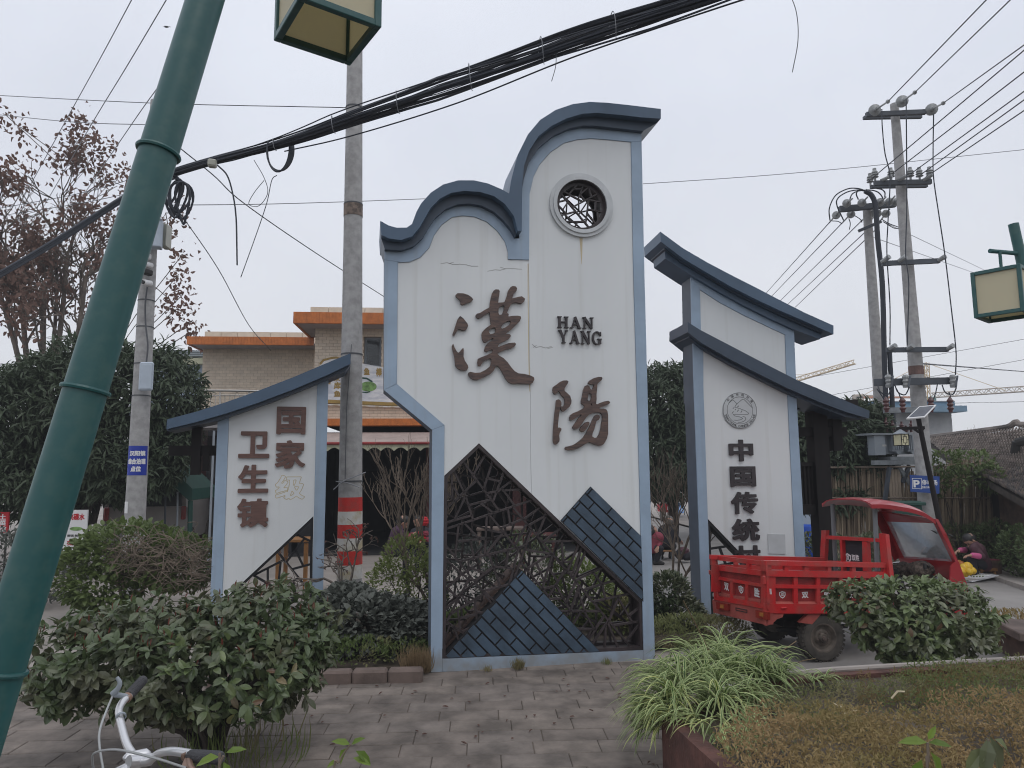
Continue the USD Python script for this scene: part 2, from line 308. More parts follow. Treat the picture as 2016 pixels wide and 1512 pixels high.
M["crane"] = mat("crane_yellow", (0.45, 0.30, 0.10), 0.6, var=0.05)
M["farbeige"] = mat("site_beige", (0.36, 0.29, 0.22), 0.8, var=0.06)
M["awndark"] = mat("awning_green", (0.010, 0.055, 0.042), 0.6, var=0.1)
M["van"] = mat("van_paint", (0.27, 0.25, 0.24), 0.35, var=0.05)
M["darkglass"] = mat("car_glass", (0.015, 0.016, 0.018), 0.12)
M["tablewood"] = mat("table_orange", (0.27, 0.125, 0.038), 0.5, var=0.15, scale=6)
M["blueplastic"] = mat("blue_plastic", (0.012, 0.07, 0.42), 0.4, var=0.05)
M["silver"] = mat("bike_silver", (0.62, 0.62, 0.63), 0.3, metal=0.75, var=0.05)
M["grip"] = mat("grip_grey", (0.055, 0.055, 0.06), 0.7, bump=0.5, bscale=220)
M["clampbrown"] = mat("rusty_clamp", (0.30, 0.19, 0.14), 0.4, metal=0.5, var=0.2)
M["cablegrey"] = mat("cable_sheath", (0.32, 0.33, 0.33), 0.5)
M["planter"] = mat("planter_redbrown", (0.10, 0.042, 0.032), 0.85, var=0.25, scale=6, bump=0.5, bscale=40)
M["bark"] = mat("bark_grey_brown", (0.15, 0.125, 0.105), 0.9, var=0.3, scale=7, bump=0.4, stretch=(1, 1, 0.4))
M["barkdark"] = mat("bark_dark", (0.05, 0.04, 0.033), 0.9, var=0.3, scale=7)
M["twig"] = mat("twig_brown", (0.19, 0.15, 0.115), 0.9, var=0.2, scale=5)
M["skin"] = mat("skin", (0.36, 0.20, 0.14), 0.55, var=0.06)
M["hair"] = mat("hair_black", (0.012, 0.010, 0.010), 0.5)
M["greyhair"] = mat("hair_grey", (0.10, 0.09, 0.08), 0.6, var=0.2, scale=30)
M["maroon"] = mat("jacket_maroon", (0.075, 0.028, 0.04), 0.8, var=0.2, scale=12)
M["purple"] = mat("jacket_purple", (0.10, 0.045, 0.085), 0.8, col2=(0.03, 0.015, 0.03), scale=70)
M["darkcloth"] = mat("cloth_dark", (0.018, 0.018, 0.024), 0.85, var=0.15)
M["pink"] = mat("cuff_pink", (0.50, 0.09, 0.22), 0.7, var=0.06)
M["darkpink"] = mat("sleeve_red", (0.20, 0.025, 0.045), 0.7, var=0.1)
M["redcloth"] = mat("cloth_red", (0.42, 0.012, 0.02), 0.7, var=0.1)
M["pomelo"] = mat("pomelo_yellow", (0.58, 0.36, 0.015), 0.45, var=0.08, scale=12)
M["orangefruit"] = mat("fruit_orange", (0.62, 0.22, 0.06), 0.45, var=0.08)
M["bucket"] = mat("bucket_brown", (0.115, 0.065, 0.048), 0.7, var=0.15, scale=6)
M["bag"] = mat("bag_white", (0.62, 0.62, 0.64), 0.5, var=0.04)
M["fur"] = mat("fur_glove", (0.14, 0.11, 0.09), 0.95, var=0.4, scale=30, bump=1.0, bscale=80)
M["solar"] = mat("solar_cells", (0.04, 0.045, 0.06), 0.25, var=0.2, scale=6)
M["lampred"] = mat("lens_red", (0.22, 0.02, 0.015), 0.25)
M["lampamber"] = mat("lens_amber", (0.4, 0.15, 0.04), 0.25)
L = {}
L["photinia"] = leafmat("leaf_photinia", [(0.0, (0.046, 0.064, 0.030)), (0.35, (0.070, 0.098, 0.042)), (0.7, (0.100, 0.136, 0.056)), (0.93, (0.155, 0.20, 0.075)), (0.96, (0.15, 0.07, 0.05)), (1.0, (0.19, 0.22, 0.07))], 0.36, 0.15, 0.5, patch=(0.10, 0.105, 0.06), pscale=3.0)
L["hedge"] = leafmat("leaf_hedge", [(0.0, (0.045, 0.07, 0.028)), (0.5, (0.075, 0.11, 0.042)), (1.0, (0.12, 0.16, 0.06))], 0.5, 0.2)
L["mango"] = leafmat("leaf_evergreen", [(0.0, (0.042, 0.060, 0.034)), (0.5, (0.068, 0.094, 0.050)), (0.85, (0.098, 0.128, 0.068)), (1.0, (0.13, 0.155, 0.09))], 0.5, 0.15)
L["bright"] = leafmat("leaf_bright", [(0.0, (0.065, 0.095, 0.030)), (0.5, (0.11, 0.15, 0.042)), (0.85, (0.16, 0.205, 0.06)), (1.0, (0.20, 0.20, 0.08))], 0.5, 0.25)
L["dusty"] = leafmat("leaf_dusty", [(0.0, (0.058, 0.065, 0.055)), (0.5, (0.088, 0.096, 0.082)), (0.85, (0.115, 0.122, 0.10)), (1.0, (0.13, 0.13, 0.09))], 0.6, 0.12)
L["brown"] = leafmat("leaf_dead_brown", [(0.0, (0.085, 0.048, 0.04)), (0.5, (0.135, 0.08, 0.064)), (1.0, (0.20, 0.125, 0.095))], 0.8, 0.2)
L["dry"] = leafmat("leaf_dry_hedge", [(0.0, (0.135, 0.088, 0.042)), (0.5, (0.255, 0.175, 0.082)), (0.85, (0.36, 0.265, 0.13)), (1.0, (0.28, 0.26, 0.11))], 0.8, 0.2, patch=(0.21, 0.17, 0.065), pscale=1.6)
L["grass"] = leafmat("leaf_grass", [(0.0, (0.075, 0.11, 0.032)), (0.5, (0.125, 0.16, 0.05)), (0.85, (0.18, 0.19, 0.08)), (1.0, (0.25, 0.21, 0.12))], 0.6, 0.25, patch=(0.20, 0.17, 0.085), pscale=2.2)
L["drygrass"] = leafmat("leaf_dry_grass", [(0.0, (0.13, 0.085, 0.045)), (1.0, (0.26, 0.19, 0.11))], 0.7, 0.2)
L["sprout"] = leafmat("leaf_sprout", [(0.0, (0.10, 0.16, 0.025)), (1.0, (0.19, 0.27, 0.05))], 0.45, 0.35)
L["redtip"] = leafmat("leaf_red_shoot", [(0.0, (0.12, 0.03, 0.02)), (1.0, (0.19, 0.06, 0.04))], 0.5, 0.2)
L["spider"] = usdkit.material(stage, "/World/Looks/leaf_variegated", {
    "uv": ("uvmap", {"attribute": "st"}), "s": ("separate_xyz", {}), "r": ("rgb_ramp", {"ramp": [(0.0, (0.60, 0.62, 0.34)), (0.22, (0.56, 0.60, 0.30)), (0.31, (0.075, 0.145, 0.030)), (0.69, (0.09, 0.165, 0.035)), (0.78, (0.56, 0.60, 0.30)), (1.0, (0.60, 0.62, 0.34))]}),
    "g": ("geometry", {}), "hr": ("rgb_ramp", {"ramp": [(0.0, (0.55, 0.62, 0.5)), (0.6, (0.85, 0.9, 0.8)), (1.0, (1.1, 1.0, 0.75))]}), "mx": ("mix", {"mix_type": "multiply", "fac": 1.0}),
    "oi": ("object_info", {}), "a": ("math", {"math_type": "add"}), "fr": ("math", {"math_type": "fraction"}),
    "p": ("principled_bsdf", {"roughness": 0.45}), "t": ("translucent_bsdf", {}), "m": ("mix_closure", {"fac": 0.25})},
    [("uv.UV", "s.vector"), ("s.x", "r.fac"), ("g.random_per_island", "a.value1"), ("oi.random", "a.value2"), ("a.value", "fr.value1"), ("fr.value", "hr.fac"), ("r.color", "mx.color1"), ("hr.color", "mx.color2"),
     ("mx.color", "p.base_color"), ("mx.color", "t.color"), ("p.BSDF", "m.closure1"), ("t.BSDF", "m.closure2")], surface="m.closure")
# ================================================================== the setting
def sheet(name, pts, z, m, kind="structure"):
    g = trimesh.creation.extrude_polygon(Polygon(pts), 0.02, engine="earcut"); v = np.array(g.vertices); v[:, 2] += z - 0.02
    return single(name, (v, np.array(g.faces)), m, kind=kind)
sheet("ground", [(-320, -150), (320, -150), (320, 330), (-320, 330)], -0.03, M["earth"])
sheet("plaza", [(-40, 7.2), (3.0, 7.2), (3.2, 60), (-40, 60)], -0.012, M["plaza"])
sheet("road", [(1.73, 5.2), (7.0, 4.5), (7.6, 9.8), (8.28, 13.0), (7.4, 13.9), (6.2, 14.4), (3.6, 60), (-3, 60), (1.6, 12.0), (1.73, 7.5)], -0.004, M["road"])
sheet("roadside_strip", [(7.01, 4.5), (30, 3.5), (30, 60), (3.7, 60), (6.25, 14.4), (7.45, 13.9), (8.33, 13.0), (7.65, 9.8)], 0.05, M["plaza"])
# the paved foreground: slabs laid in rows, one by one, over a bed
pave = single("pavement", (lambda g: (np.array(g.vertices) * 1.0, np.array(g.faces)))(trimesh.creation.box(bounds=[(-9, 1.0, -0.05), (1.72, 7.5, -0.0125)])), M["earth"], kind="structure")
PAVE = [mat(f"paving_{k}", c, 0.85, var=0.24, scale=3.5, bump=0.4, bscale=70, detail=9, world=True) for k, c in enumerate([(0.192, 0.162, 0.139), (0.178, 0.150, 0.130), (0.206, 0.174, 0.150), (0.184, 0.157, 0.138), (0.170, 0.143, 0.124)])]
R = rotz(math.radians(2.5)); slabs = []
SL, SW = 0.46, 0.225
for j in range(-1, 33):
    off = (0.0, 0.5, 0.27, 0.77)[j % 4] * SL + RNG.uniform(-0.02, 0.02)
    for i in range(-22, 8):
        c = np.array([i * SL + off, 0.9 + j * SW, -0.035 + RNG.normal(0, 0.0016)])
        w = R @ (c - (0, 5, 0)) + (0, 5, 0)
        if w[1] > 7.42 or w[1] < 1.2 or w[0] > 1.5 or w[0] < -8.5: continue
        slabs.append((w, 0 if abs(w[0]) / max(w[1], 0.1) < 0.8 else 5))
slabs.sort(key=lambda s: s[1] + abs(s[0][1] - 5.0))
rest = []
for k, (w, far) in enumerate(slabs):
    tilt = R @ trimesh.transformations.euler_matrix(RNG.normal(0, 0.004), RNG.normal(0, 0.003), RNG.normal(0, 0.004))[:3, :3]
    b = rbox(w, (SL - 0.0045, SW - 0.0045, 0.06), 0.005, tilt)
    if k < 300: part(pave, "slab", b, PAVE[RNG.integers(5)])
    else: rest.append(b)
part(pave, "slabs_beyond", rest, PAVE[0], kind="stuff")
# planting bed behind the pavement, with its kerb of stone blocks
BED = [(-2.75, 6.75), (-0.86, 7.05), (-0.86, 7.3), (1.5, 7.75), (2.25, 8.2), (1.9, 9.6), (-2.4, 9.6)]
sheet("planting_bed", BED, 0.06, M["earth"])
kerb = thing("kerb", "low red-brown stone kerb edging the planting bed left of the tall sign", "kerb", (-1.8, 6.8, 0))
for i in range(6):
    x = -2.75 + i * 0.32
    part(kerb, "kerb_stone", rbox((x + 0.16, 6.66 + 0.12 * (x + 2.75) / 1.9, 0.025), (0.314, 0.13, 0.17), 0.02, rotz(0.05 + RNG.normal(0, .012))), M["kerb"])
kerb2 = thing("kerb", "grey concrete kerb along the right side of the road by the fruit vendor", "kerb", (7.9, 11.4, 0))
for i in range(14):
    t0, t1 = i / 14, (i + 1) / 14
    p, q = np.array([7.6, 9.8, 0.0]), np.array([8.3, 13.0, 0.0]); a, b = p + (q - p) * t0, p + (q - p) * (t1 - 0.004)
    part(kerb2, "kerb_stone", bar(a, b, 0.12, 0.13), M["plaza"])
# ================================================================== the tall sign
FS = Frame(ground(848, 1323), 11.5)
SG = thing("gateway_sign", "tall white gateway sign with wavy slate blue eaves, round window and carved brown characters", "sign", FS.O)
T1, T2, TO = (-0.34, -0.012, 0.012)
capO = [(748, 446), (764, 455), (779.5, 459.3), (799, 459), (809, 452), (818, 428), (827, 412), (845, 392), (869, 376), (898.6, 367.7), (928, 367.7), (955, 373.6), (982, 385), (996, 393)]
capB = [(999.8, 368.6), (1005.7, 344.8), (1013, 318), (1032.5, 279), (1056, 251), (1086, 231.7), (1118.8, 220.4), (1151.5, 216), (1184, 217.4), (1226, 221.8), (1289, 229.3)]
midB = [(1289, 248), (1250, 245.5), (1211, 241), (1166, 237), (1136.7, 239), (1107, 248), (1077, 263), (1053, 282), (1035.5, 309), (1025, 339), (1022, 368.6), (1021, 398), (1020.6, 465)]
midS = [(1013, 465), (1005.7, 437), (988, 413), (967, 398), (940, 390), (910, 388), (884, 392), (863, 403), (845, 421), (836, 437), (824, 458), (809, 476), (788, 483), (765, 480), (750, 473)]
outS = [(757, 494), (764.6, 495), (788.5, 496.5), (812, 489), (830, 473), (842, 452), (854, 434), (875, 416), (898.6, 406.7), (922, 405), (946, 409), (970, 421), (988, 437), (1003, 455), (1012, 470)]
outB = [(1022, 470), (1022.5, 420), (1023.6, 383), (1028, 357), (1038, 324), (1059, 294), (1086, 272), (1116, 258.5), (1142.6, 253), (1166, 253), (1211, 258), (1262, 263.5)]
inS = [(783, 517), (806, 516), (827, 507), (845, 487.6), (854, 464), (869, 443), (889.6, 428), (910.5, 425), (934, 427), (958, 437), (979, 455), (994, 476), (1000, 496.5), (1000, 511)]
inB = [(1041, 512), (1042, 383), (1044, 374.5), (1050, 348), (1062, 324), (1083, 300), (1110, 282), (1137, 275), (1163.5, 273), (1202, 276), (1242, 280)]
body_px = outS + outB + [(1268, 540), (1279.5, 986), (1289, 1304), (848, 1323), (851, 846.5), (756, 768)]
white_px = inS + inB + [(1246.8, 540), (1258.7, 956.7), (1266.4, 1280), (870.5, 1297), (874.8, 837), (781, 756)]
lattice_px = [(943, 873), (1103, 1027), (1265, 1184), (1266.4, 1280), (870.5, 1297), (875, 937)]
P = lambda pts: Polygon(FS.uvs(pts)).buffer(0)
body, white, lat = P(body_px), P(white_px), P(lattice_px)
cc = FS.uv(1144, 405); hole = Point(*cc).buffer(0.272, 40); rim_o = Point(*cc).buffer(0.352, 48)
core = body.difference(lat).difference(hole)
part(SG, "side_casing", FS.ext(core, T1 + 0.02, T2), M["side"])
back = white.difference(lat).difference(hole)
part(SG, "back_panel", FS.ext(back, T1, T1 + 0.017), M["white"])
seam = FS.uv(1041, 512)[0]
fw = back.buffer(-0.002)
left = fw.intersection(sbox(-9, -9, seam - 0.0015, 9)); right = fw.intersection(sbox(seam + 0.0015, -9, 9, 9))
pL = part(SG, "white_panel", FS.ext(left, T2, 0.0), M["white"]); pR = part(SG, "white_panel", FS.ext(right, T2, 0.0), M["white"])
strip = body.difference(white)
cuts = [((757, 512), (790, 517)), ((756, 768), (781, 756)), ((851, 846), (874.8, 837)), ((1262, 280), (1242, 280)), ((1000, 511), (1041, 512)), ((870.5, 1290), (870.5, 1330)), ((1266, 1275), (1266, 1320))]
pieces = [strip]
for a, b in cuts:
    a, b = FS.uv(*a), FS.uv(*b); d = (b - a) / np.linalg.norm(b - a); ln = LineString([a - d * 0.06, b + d * 0.06]).buffer(0.0012)
    pieces = [g for p_ in pieces for g in getattr(p_.difference(ln), "geoms", [p_.difference(ln)])]
for g in pieces:
    if g.area > 1e-3: part(SG, "blue_edging", FS.ext(g, T2, TO), M["strip"])
# eaves: three stepped mouldings following the wavy top
eave1 = P(capO + capB + midB + midS)
def lerp(a, b, t): return [(p[0] + (q[0] - p[0]) * t, p[1] + (q[1] - p[1]) * t) for p, q in zip(a, b)]
e2 = P(midB[::-1] + [(1264, 262)] + outB[::-1][:-1] + [(1017, 468)]).union(P(midS + outS))
pad = eave1.union(e2.buffer(0.004)).buffer(0.006).buffer(-0.006)
part(SG, "eave", FS.ext(eave1, T1 - 0.17, 0.17), M["cap"], label="slate blue top board of the wavy eaves")
low = e2.difference(eave1.buffer(0.001))
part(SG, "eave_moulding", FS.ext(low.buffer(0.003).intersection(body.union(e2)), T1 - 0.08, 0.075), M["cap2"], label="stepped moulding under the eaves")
# round window
def ring(ro, ri, o0, o1): return FS.ext(Point(*cc).buffer(ro, 48).difference(Point(*cc).buffer(ri, 48)), o0, o1)
rw = part(SG, "round_window", [ring(0.352, 0.30, 0.0, 0.03), ring(0.315, 0.276, 0.028, 0.045)], M["rim"])
part(rw, "lining", [ring(0.276, 0.268, T1 + 0.01, 0.02), ring(0.27, 0.235, -0.05, -0.02), ring(0.27, 0.235, T1 + 0.02, T1 + 0.05)], M["lattice"])
def ice(poly, w, seed, n, o, dep, fr=None):
    "cracked-ice lattice: split the opening again and again; every cut is a bar"
    fr = fr or FS
    rg = np.random.default_rng(seed); cells, bars = [poly], []
    while len(bars) < n and cells:
        cells.sort(key=lambda c: -c.area); c = cells.pop(0)
        x0, y0, x1, y1 = c.bounds; ctr = np.array(c.representative_point().coords[0]) + rg.normal(0, 0.12, 2) * (x1 - x0, y1 - y0)
        rect = np.array(c.minimum_rotated_rectangle.exterior.coords)[:4]; e = max(rect[1] - rect[0], rect[2] - rect[1], key=lambda v: np.hypot(*v))
        a = math.atan2(e[1], e[0]) + math.pi / 2 + rg.uniform(-0.75, 0.75); d = np.array([math.cos(a), math.sin(a)])
        ln = LineString([ctr - d * 9, ctr + d * 9]); seg = ln.intersection(c); got = [g for g in ssplit(c, ln).geoms]
        if seg.length < 0.03 or len(got) < 2: continue
        if seg.geom_type != "LineString": continue
        (ax, ay), (bx, by) = seg.coords[0], seg.coords[-1]
        bars.append((np.array([ax, ay]), np.array([bx, by]))); cells += got
    out = []
    for a, b in bars:
        d = (b - a) / np.linalg.norm(b - a)
        out.append(bar(fr.W(*(a - d * 0.004), o), fr.W(*(b + d * 0.004), o), w, dep, fr.N))
    return out
for k, b in enumerate(ice(hole.simplify(0.002), 0.015, 5, 24, -0.03, 0.025)): part(rw, "lattice_bar", b, M["lattice"])
for k, b in enumerate(ice(hole.simplify(0.002), 0.012, 11, 9, T1 + 0.04, 0.02)): part(rw, "lattice_bar", b, M["lattice"])
# big lattice with frames at front and back
lf = part(SG, "lattice_frame", [FS.ext(lat.difference(lat.buffer(-0.032)), -0.09, -0.002), FS.ext(lat.difference(lat.buffer(-0.032)), T1 + 0.02, T1 + 0.1),
                                FS.ext(lat.difference(lat.buffer(-0.008)), T1 + 0.1, -0.09)], M["lattice"])
inner = lat.buffer(-0.03).simplify(0.003)
for b in ice(inner, 0.019, 21, 125, -0.055, 0.03): part(lf, "lattice_bar", b, M["lattice"])
for b in ice(inner, 0.019, 33, 115, T1 + 0.06, 0.03): part(lf, "lattice_bar", b, M["lattice"])
# slate-faced gables, tile by tile
def gable(name, pts, apex, along, o0, o1, label):
    poly = P(pts); a, b = FS.uv(*apex), FS.uv(*along); e1 = (b - a) / np.linalg.norm(b - a); e2 = np.array([-e1[1], e1[0]]); e2 = -e2 if e2[1] > 0 else e2
    root = part(SG, name, FS.ext(poly, o0, o1), M["black"], label=label)
    pitch, length, gap, inset = 0.099, 0.285, 0.017, poly.buffer(-0.004); n = 0
    for j in range(-8, 16):
        for i in range(-14, 14):
            s0 = i * length + (0.5 * length if j % 2 else 0.12 * length); q = [(s0, j * pitch), (s0 + length - gap, j * pitch), (s0 + length - gap, (j + 1) * pitch - gap), (s0, (j + 1) * pitch - gap)]
            g = Polygon([a + e1 * x + e2 * y for x, y in q]).intersection(inset)
            if g.area < 4e-4: continue
            part(root, "slate_tile", FS.ext(g, o1, o1 + 0.009 + RNG.uniform(0, 0.0025)), M["tile"]); n += 1
    return root
gable("slate_gable", [(1027.6, 1123), (872, 1296), (1182, 1283)], (1027.6, 1123), (1182, 1283), -0.16, -0.004, "lower dark slate gable of staggered tiles")
gable("slate_gable", [(1103, 1025), (1162, 958), (1261, 1055), (1265.5, 1184)], (1162, 958), (1261, 1055), 0.001, 0.016, "upper dark slate gable cut off by the right edging")
part(SG, "gable_lining", FS.ext(LineString(FS.uvs([(872, 1293), (1026, 1121)])).buffer(0.012), -0.42, -0.165), M["wood"])
# carved characters
def blob(crop, pts, holes=()):
    (ox, oy, s) = crop; f = lambda q: FS.uvs([(ox + x * s, oy + y * s) for x, y in q], 0.03)
    g = Polygon(f(pts)).buffer(0)
    for h in holes: g = g.difference(Polygon(f(h)).buffer(0))
    return g.buffer(0.003).buffer(-0.006).buffer(0.003)
C1, C2 = (880, 555, 180 / 1296), (1080, 735, 130 / 1228)
han = blob(C1, [(660, 125), (690, 105), (730, 108), (748, 130), (735, 220), (725, 295), (800, 290), (820, 278), (850, 200), (870, 120), (900, 75), (930, 58), (975, 65), (993, 90), (985, 130), (945, 165), (925, 235), (1000, 215), (1060, 203), (1108, 240), (1095, 275), (1060, 308), (1000, 293), (950, 292), (905, 315), (875, 380), (852, 440), (875, 455), (870, 490), (930, 482), (1000, 480), (1045, 488), (1050, 515), (1030, 560), (980, 610), (920, 670), (830, 735), (890, 742), (908, 765), (880, 805), (810, 845), (750, 870), (722, 905), (725, 925), (800, 895), (870, 868), (960, 860), (980, 880), (960, 915), (890, 950), (840, 955), (780, 980), (710, 1015), (740, 1045), (800, 1080), (860, 1140), (910, 1210), (960, 1265), (1010, 1295), (1100, 1305), (1180, 1325), (1230, 1350), (1238, 1385), (1215, 1430), (1180, 1448), (1050, 1442), (910, 1440), (860, 1410), (820, 1350), (780, 1270), (740, 1210), (710, 1185), (690, 1195), (665, 1255), (620, 1300), (540, 1345), (430, 1390), (370, 1385), (320, 1350), (298, 1310), (305, 1285), (335, 1275), (400, 1290), (470, 1285), (550, 1245), (610, 1195), (628, 1140), (625, 1090), (600, 1085), (545, 1110), (510, 1140), (465, 1195), (440, 1180), (430, 1140), (440, 1090), (480, 1070), (560, 1040), (640, 1000), (650, 970), (640, 955), (600, 970), (560, 990), (535, 985), (530, 960), (545, 910), (570, 875), (620, 840), (655, 815), (660, 800), (640, 798), (590, 830), (550, 858), (520, 855), (500, 810), (492, 750), (500, 710), (540, 665), (610, 615), (625, 600), (615, 540), (605, 430), (590, 432), (540, 465), (490, 500), (455, 518), (420, 505), (405, 475), (425, 450), (470, 440), (530, 400), (605, 360), (610, 300), (625, 220), (640, 160)],
           [[(735, 360), (790, 332), (815, 340), (805, 400), (780, 460), (745, 470), (728, 440)], [(765, 650), (785, 610), (840, 560), (895, 550), (905, 570), (880, 610), (820, 650), (780, 662)], [(590, 690), (640, 655), (680, 645), (690, 670), (685, 715), (650, 735), (615, 742), (598, 720)]])
drops = [blob(C1, q) for q in ([(122, 185), (150, 160), (230, 162), (300, 185), (345, 215), (372, 250), (340, 280), (270, 305), (215, 328), (195, 310), (190, 265), (160, 235), (130, 210)],
    [(185, 482), (230, 515), (290, 590), (300, 625), (280, 670), (245, 692), (215, 685), (190, 670), (155, 668), (140, 700), (115, 745), (85, 768), (80, 740), (105, 670), (130, 590), (150, 530)],
    [(88, 872), (105, 925), (135, 980), (160, 1005), (185, 985), (215, 945), (235, 938), (238, 980), (235, 1060), (255, 1120), (295, 1180), (302, 1215), (285, 1250), (240, 1260), (190, 1250), (150, 1225), (120, 1190), (112, 1110), (105, 1050), (80, 970), (72, 905)])]
yangL = blob(C2, [(85, 260), (115, 232), (160, 205), (220, 155), (280, 132), (340, 130), (370, 150), (355, 190), (320, 240), (295, 290), (300, 330), (350, 370), (400, 420), (425, 500), (420, 560), (390, 620), (330, 675), (290, 705), (260, 708), (235, 680), (220, 640), (225, 610), (250, 615), (280, 610), (300, 570), (305, 510), (290, 460), (240, 410), (210, 350), (185, 330), (160, 350), (140, 390), (115, 392), (90, 360), (78, 310)]).union(
    blob(C2, [(150, 495), (185, 482), (220, 505), (240, 545), (240, 590), (215, 620), (210, 680), (195, 760), (185, 850), (175, 930), (172, 1010), (210, 1008), (240, 1030), (235, 1060), (205, 1110), (195, 1160), (205, 1220), (200, 1265), (165, 1310), (130, 1328), (105, 1310), (88, 1270), (86, 1150), (95, 1000), (105, 880), (118, 740), (135, 620), (142, 540)]))
yangR = blob(C2, [(735, 180), (770, 130), (840, 90), (920, 67), (985, 68), (1002, 90), (985, 130), (940, 165), (905, 200), (900, 300), (890, 400), (893, 480), (880, 570), (920, 575), (960, 550), (1040, 520), (1110, 510), (1145, 535), (1125, 570), (1050, 605), (980, 625), (935, 645), (960, 660), (1020, 655), (1070, 670), (1095, 710), (1105, 780), (1105, 950), (1105, 1130), (1085, 1210), (1030, 1310), (985, 1345), (940, 1350), (860, 1325), (750, 1275), (690, 1310), (600, 1370), (500, 1415), (420, 1425), (340, 1425), (305, 1400), (320, 1365), (400, 1350), (470, 1330), (560, 1270), (640, 1200), (700, 1110), (760, 1000), (820, 860), (860, 790), (900, 768), (945, 780), (955, 820), (935, 860), (890, 890), (870, 960), (850, 1040), (820, 1110), (808, 1170), (850, 1200), (900, 1200), (940, 1140), (970, 1050), (985, 950), (1005, 850), (1000, 770), (965, 730), (900, 728), (830, 735), (750, 770), (700, 820), (650, 890), (600, 970), (550, 1025), (510, 1040), (460, 1035), (445, 1000), (470, 960), (520, 890), (560, 830), (620, 770), (600, 765), (550, 800), (490, 840), (430, 878), (395, 865), (390, 820), (410, 775), (470, 735), (550, 705), (650, 650), (672, 620), (660, 590), (610, 560), (610, 510), (630, 430), (650, 310), (680, 235), (715, 218), (755, 230), (765, 270), (800, 305), (825, 290), (850, 210), (800, 205), (760, 195)],
    [[(735, 380), (770, 370), (795, 390), (800, 450), (785, 500), (745, 512), (725, 490), (733, 430)], [(780, 555), (800, 560), (808, 590), (790, 600)]])
ydot = blob(C2, [(580, 1050), (600, 1000), (640, 960), (680, 915), (720, 900), (755, 905), (762, 935), (735, 985), (690, 1050), (650, 1088), (610, 1085)])
part(SG, "character", [FS.ext(g, 0.002, 0.034) for g in [han] + drops], M["wood"], label="upper carved brown brush-written character")
part(SG, "character", [FS.ext(g, 0.002, 0.034) for g in (yangL, yangR, ydot)], M["wood"], label="lower carved brown brush-written character")
# serif letters
def serif(ch):
    st = []
    v = lambda x, y0, y1, w: st.append(sbox(x - w / 2, y0, x + w / 2, y1))
    s = lambda x, y, w=0.30: st.append(sbox(x - w / 2, y - 0.035, x + w / 2, y + 0.035))
    d = lambda a, b, w: st.append(LineString([a, b]).buffer(w / 2, cap_style=2))
    if ch == "H": [v(x, 0, 1, 0.19) for x in (0.2, 0.8)]; st.append(sbox(0.2, 0.45, 0.8, 0.55)); [s(x, y, 0.38) for x in (0.2, 0.8) for y in (0.035, 0.965)]
    if ch == "A": d((0.5, 1.0), (0.16, 0), 0.09); d((0.46, 1.0), (0.84, 0), 0.2); st.append(sbox(0.26, 0.28, 0.74, 0.37)); s(0.15, 0.035); s(0.83, 0.035, 0.36)
    if ch == "N": v(0.18, 0, 1, 0.1); v(0.84, 0, 1, 0.1); d((0.16, 1), (0.82, 0.02), 0.2); s(0.16, 0.965, 0.3); s(0.18, 0.035, 0.32); s(0.84, 0.965, 0.32)
    if ch == "Y": v(0.52, 0, 0.48, 0.19); d((0.52, 0.42), (0.18, 1), 0.19); d((0.52, 0.42), (0.84, 1), 0.1); s(0.52, 0.035, 0.4); s(0.17, 0.965, 0.34); s(0.84, 0.965, 0.3)
    if ch == "G":
        o = affinity.scale(Point(0.5, 0.5).buffer(0.52, 24), 0.9, 1.0); i = affinity.scale(Point(0.5, 0.5).buffer(0.43, 24), 0.68, 1.0)
        st.append(o.difference(i).difference(sbox(0.62, 0.42, 1.2, 0.74))); v(0.83, 0.05, 0.42, 0.19); s(0.78, 0.42, 0.42); v(0.9, 0.66, 0.98, 0.06)
    return unary_union(st)
for txt, x0, y0, x1, y1 in (("HAN", 1097, 623, 1171, 644.5), ("YANG", 1099, 650, 1187, 675)):
    n = len(txt); w = (x1 - x0) / n
    for k, ch in enumerate(txt):
        a, b = FS.uv(x0 + k * w + 1, y1 + k * 0.9, 0.03), FS.uv(x0 + (k + 1) * w - 2, y0 + k * 0.9, 0.03)
        part(SG, "letter", FS.ext(fit(serif(ch), a[0], a[1], b[0], b[1]), 0.0, 0.03), M["darkletter"])
# weathering with a shape of its own: rust line beside the joint, cracks
part(SG, "rust_streak", FS.ext(LineString(FS.uvs([(1039.5, 520), (1040, 600), (1041, 700), (1043, 770)])).buffer(0.0045), 0.0, 0.0012), M["stain"])
cr = [[(868, 519), (880, 517), (893, 521), (905, 520), (917, 521), (928, 524), (941, 524)], [(884, 519), (893, 516)], [(960, 534), (975, 531), (985, 532), (1000, 528), (1013, 529), (1027, 530)], [(985, 526), (995, 529)], [(1048, 678), (1055, 684), (1064, 682), (1074, 685), (1086, 682)], [(1050, 684), (1056, 680)], [(1078, 686), (1088, 684)]]
for c in cr: part(SG, "crack", FS.ext(LineString(FS.uvs(c)).buffer(0.0024), 0.0, 0.0014), M["crack"])
part(SG, "drip_streak", FS.ext(Polygon(FS.uvs([(1141, 469), (1147, 469), (1145.4, 520), (1144.6, 520)])), 0.0, 0.0012), M["stain"])
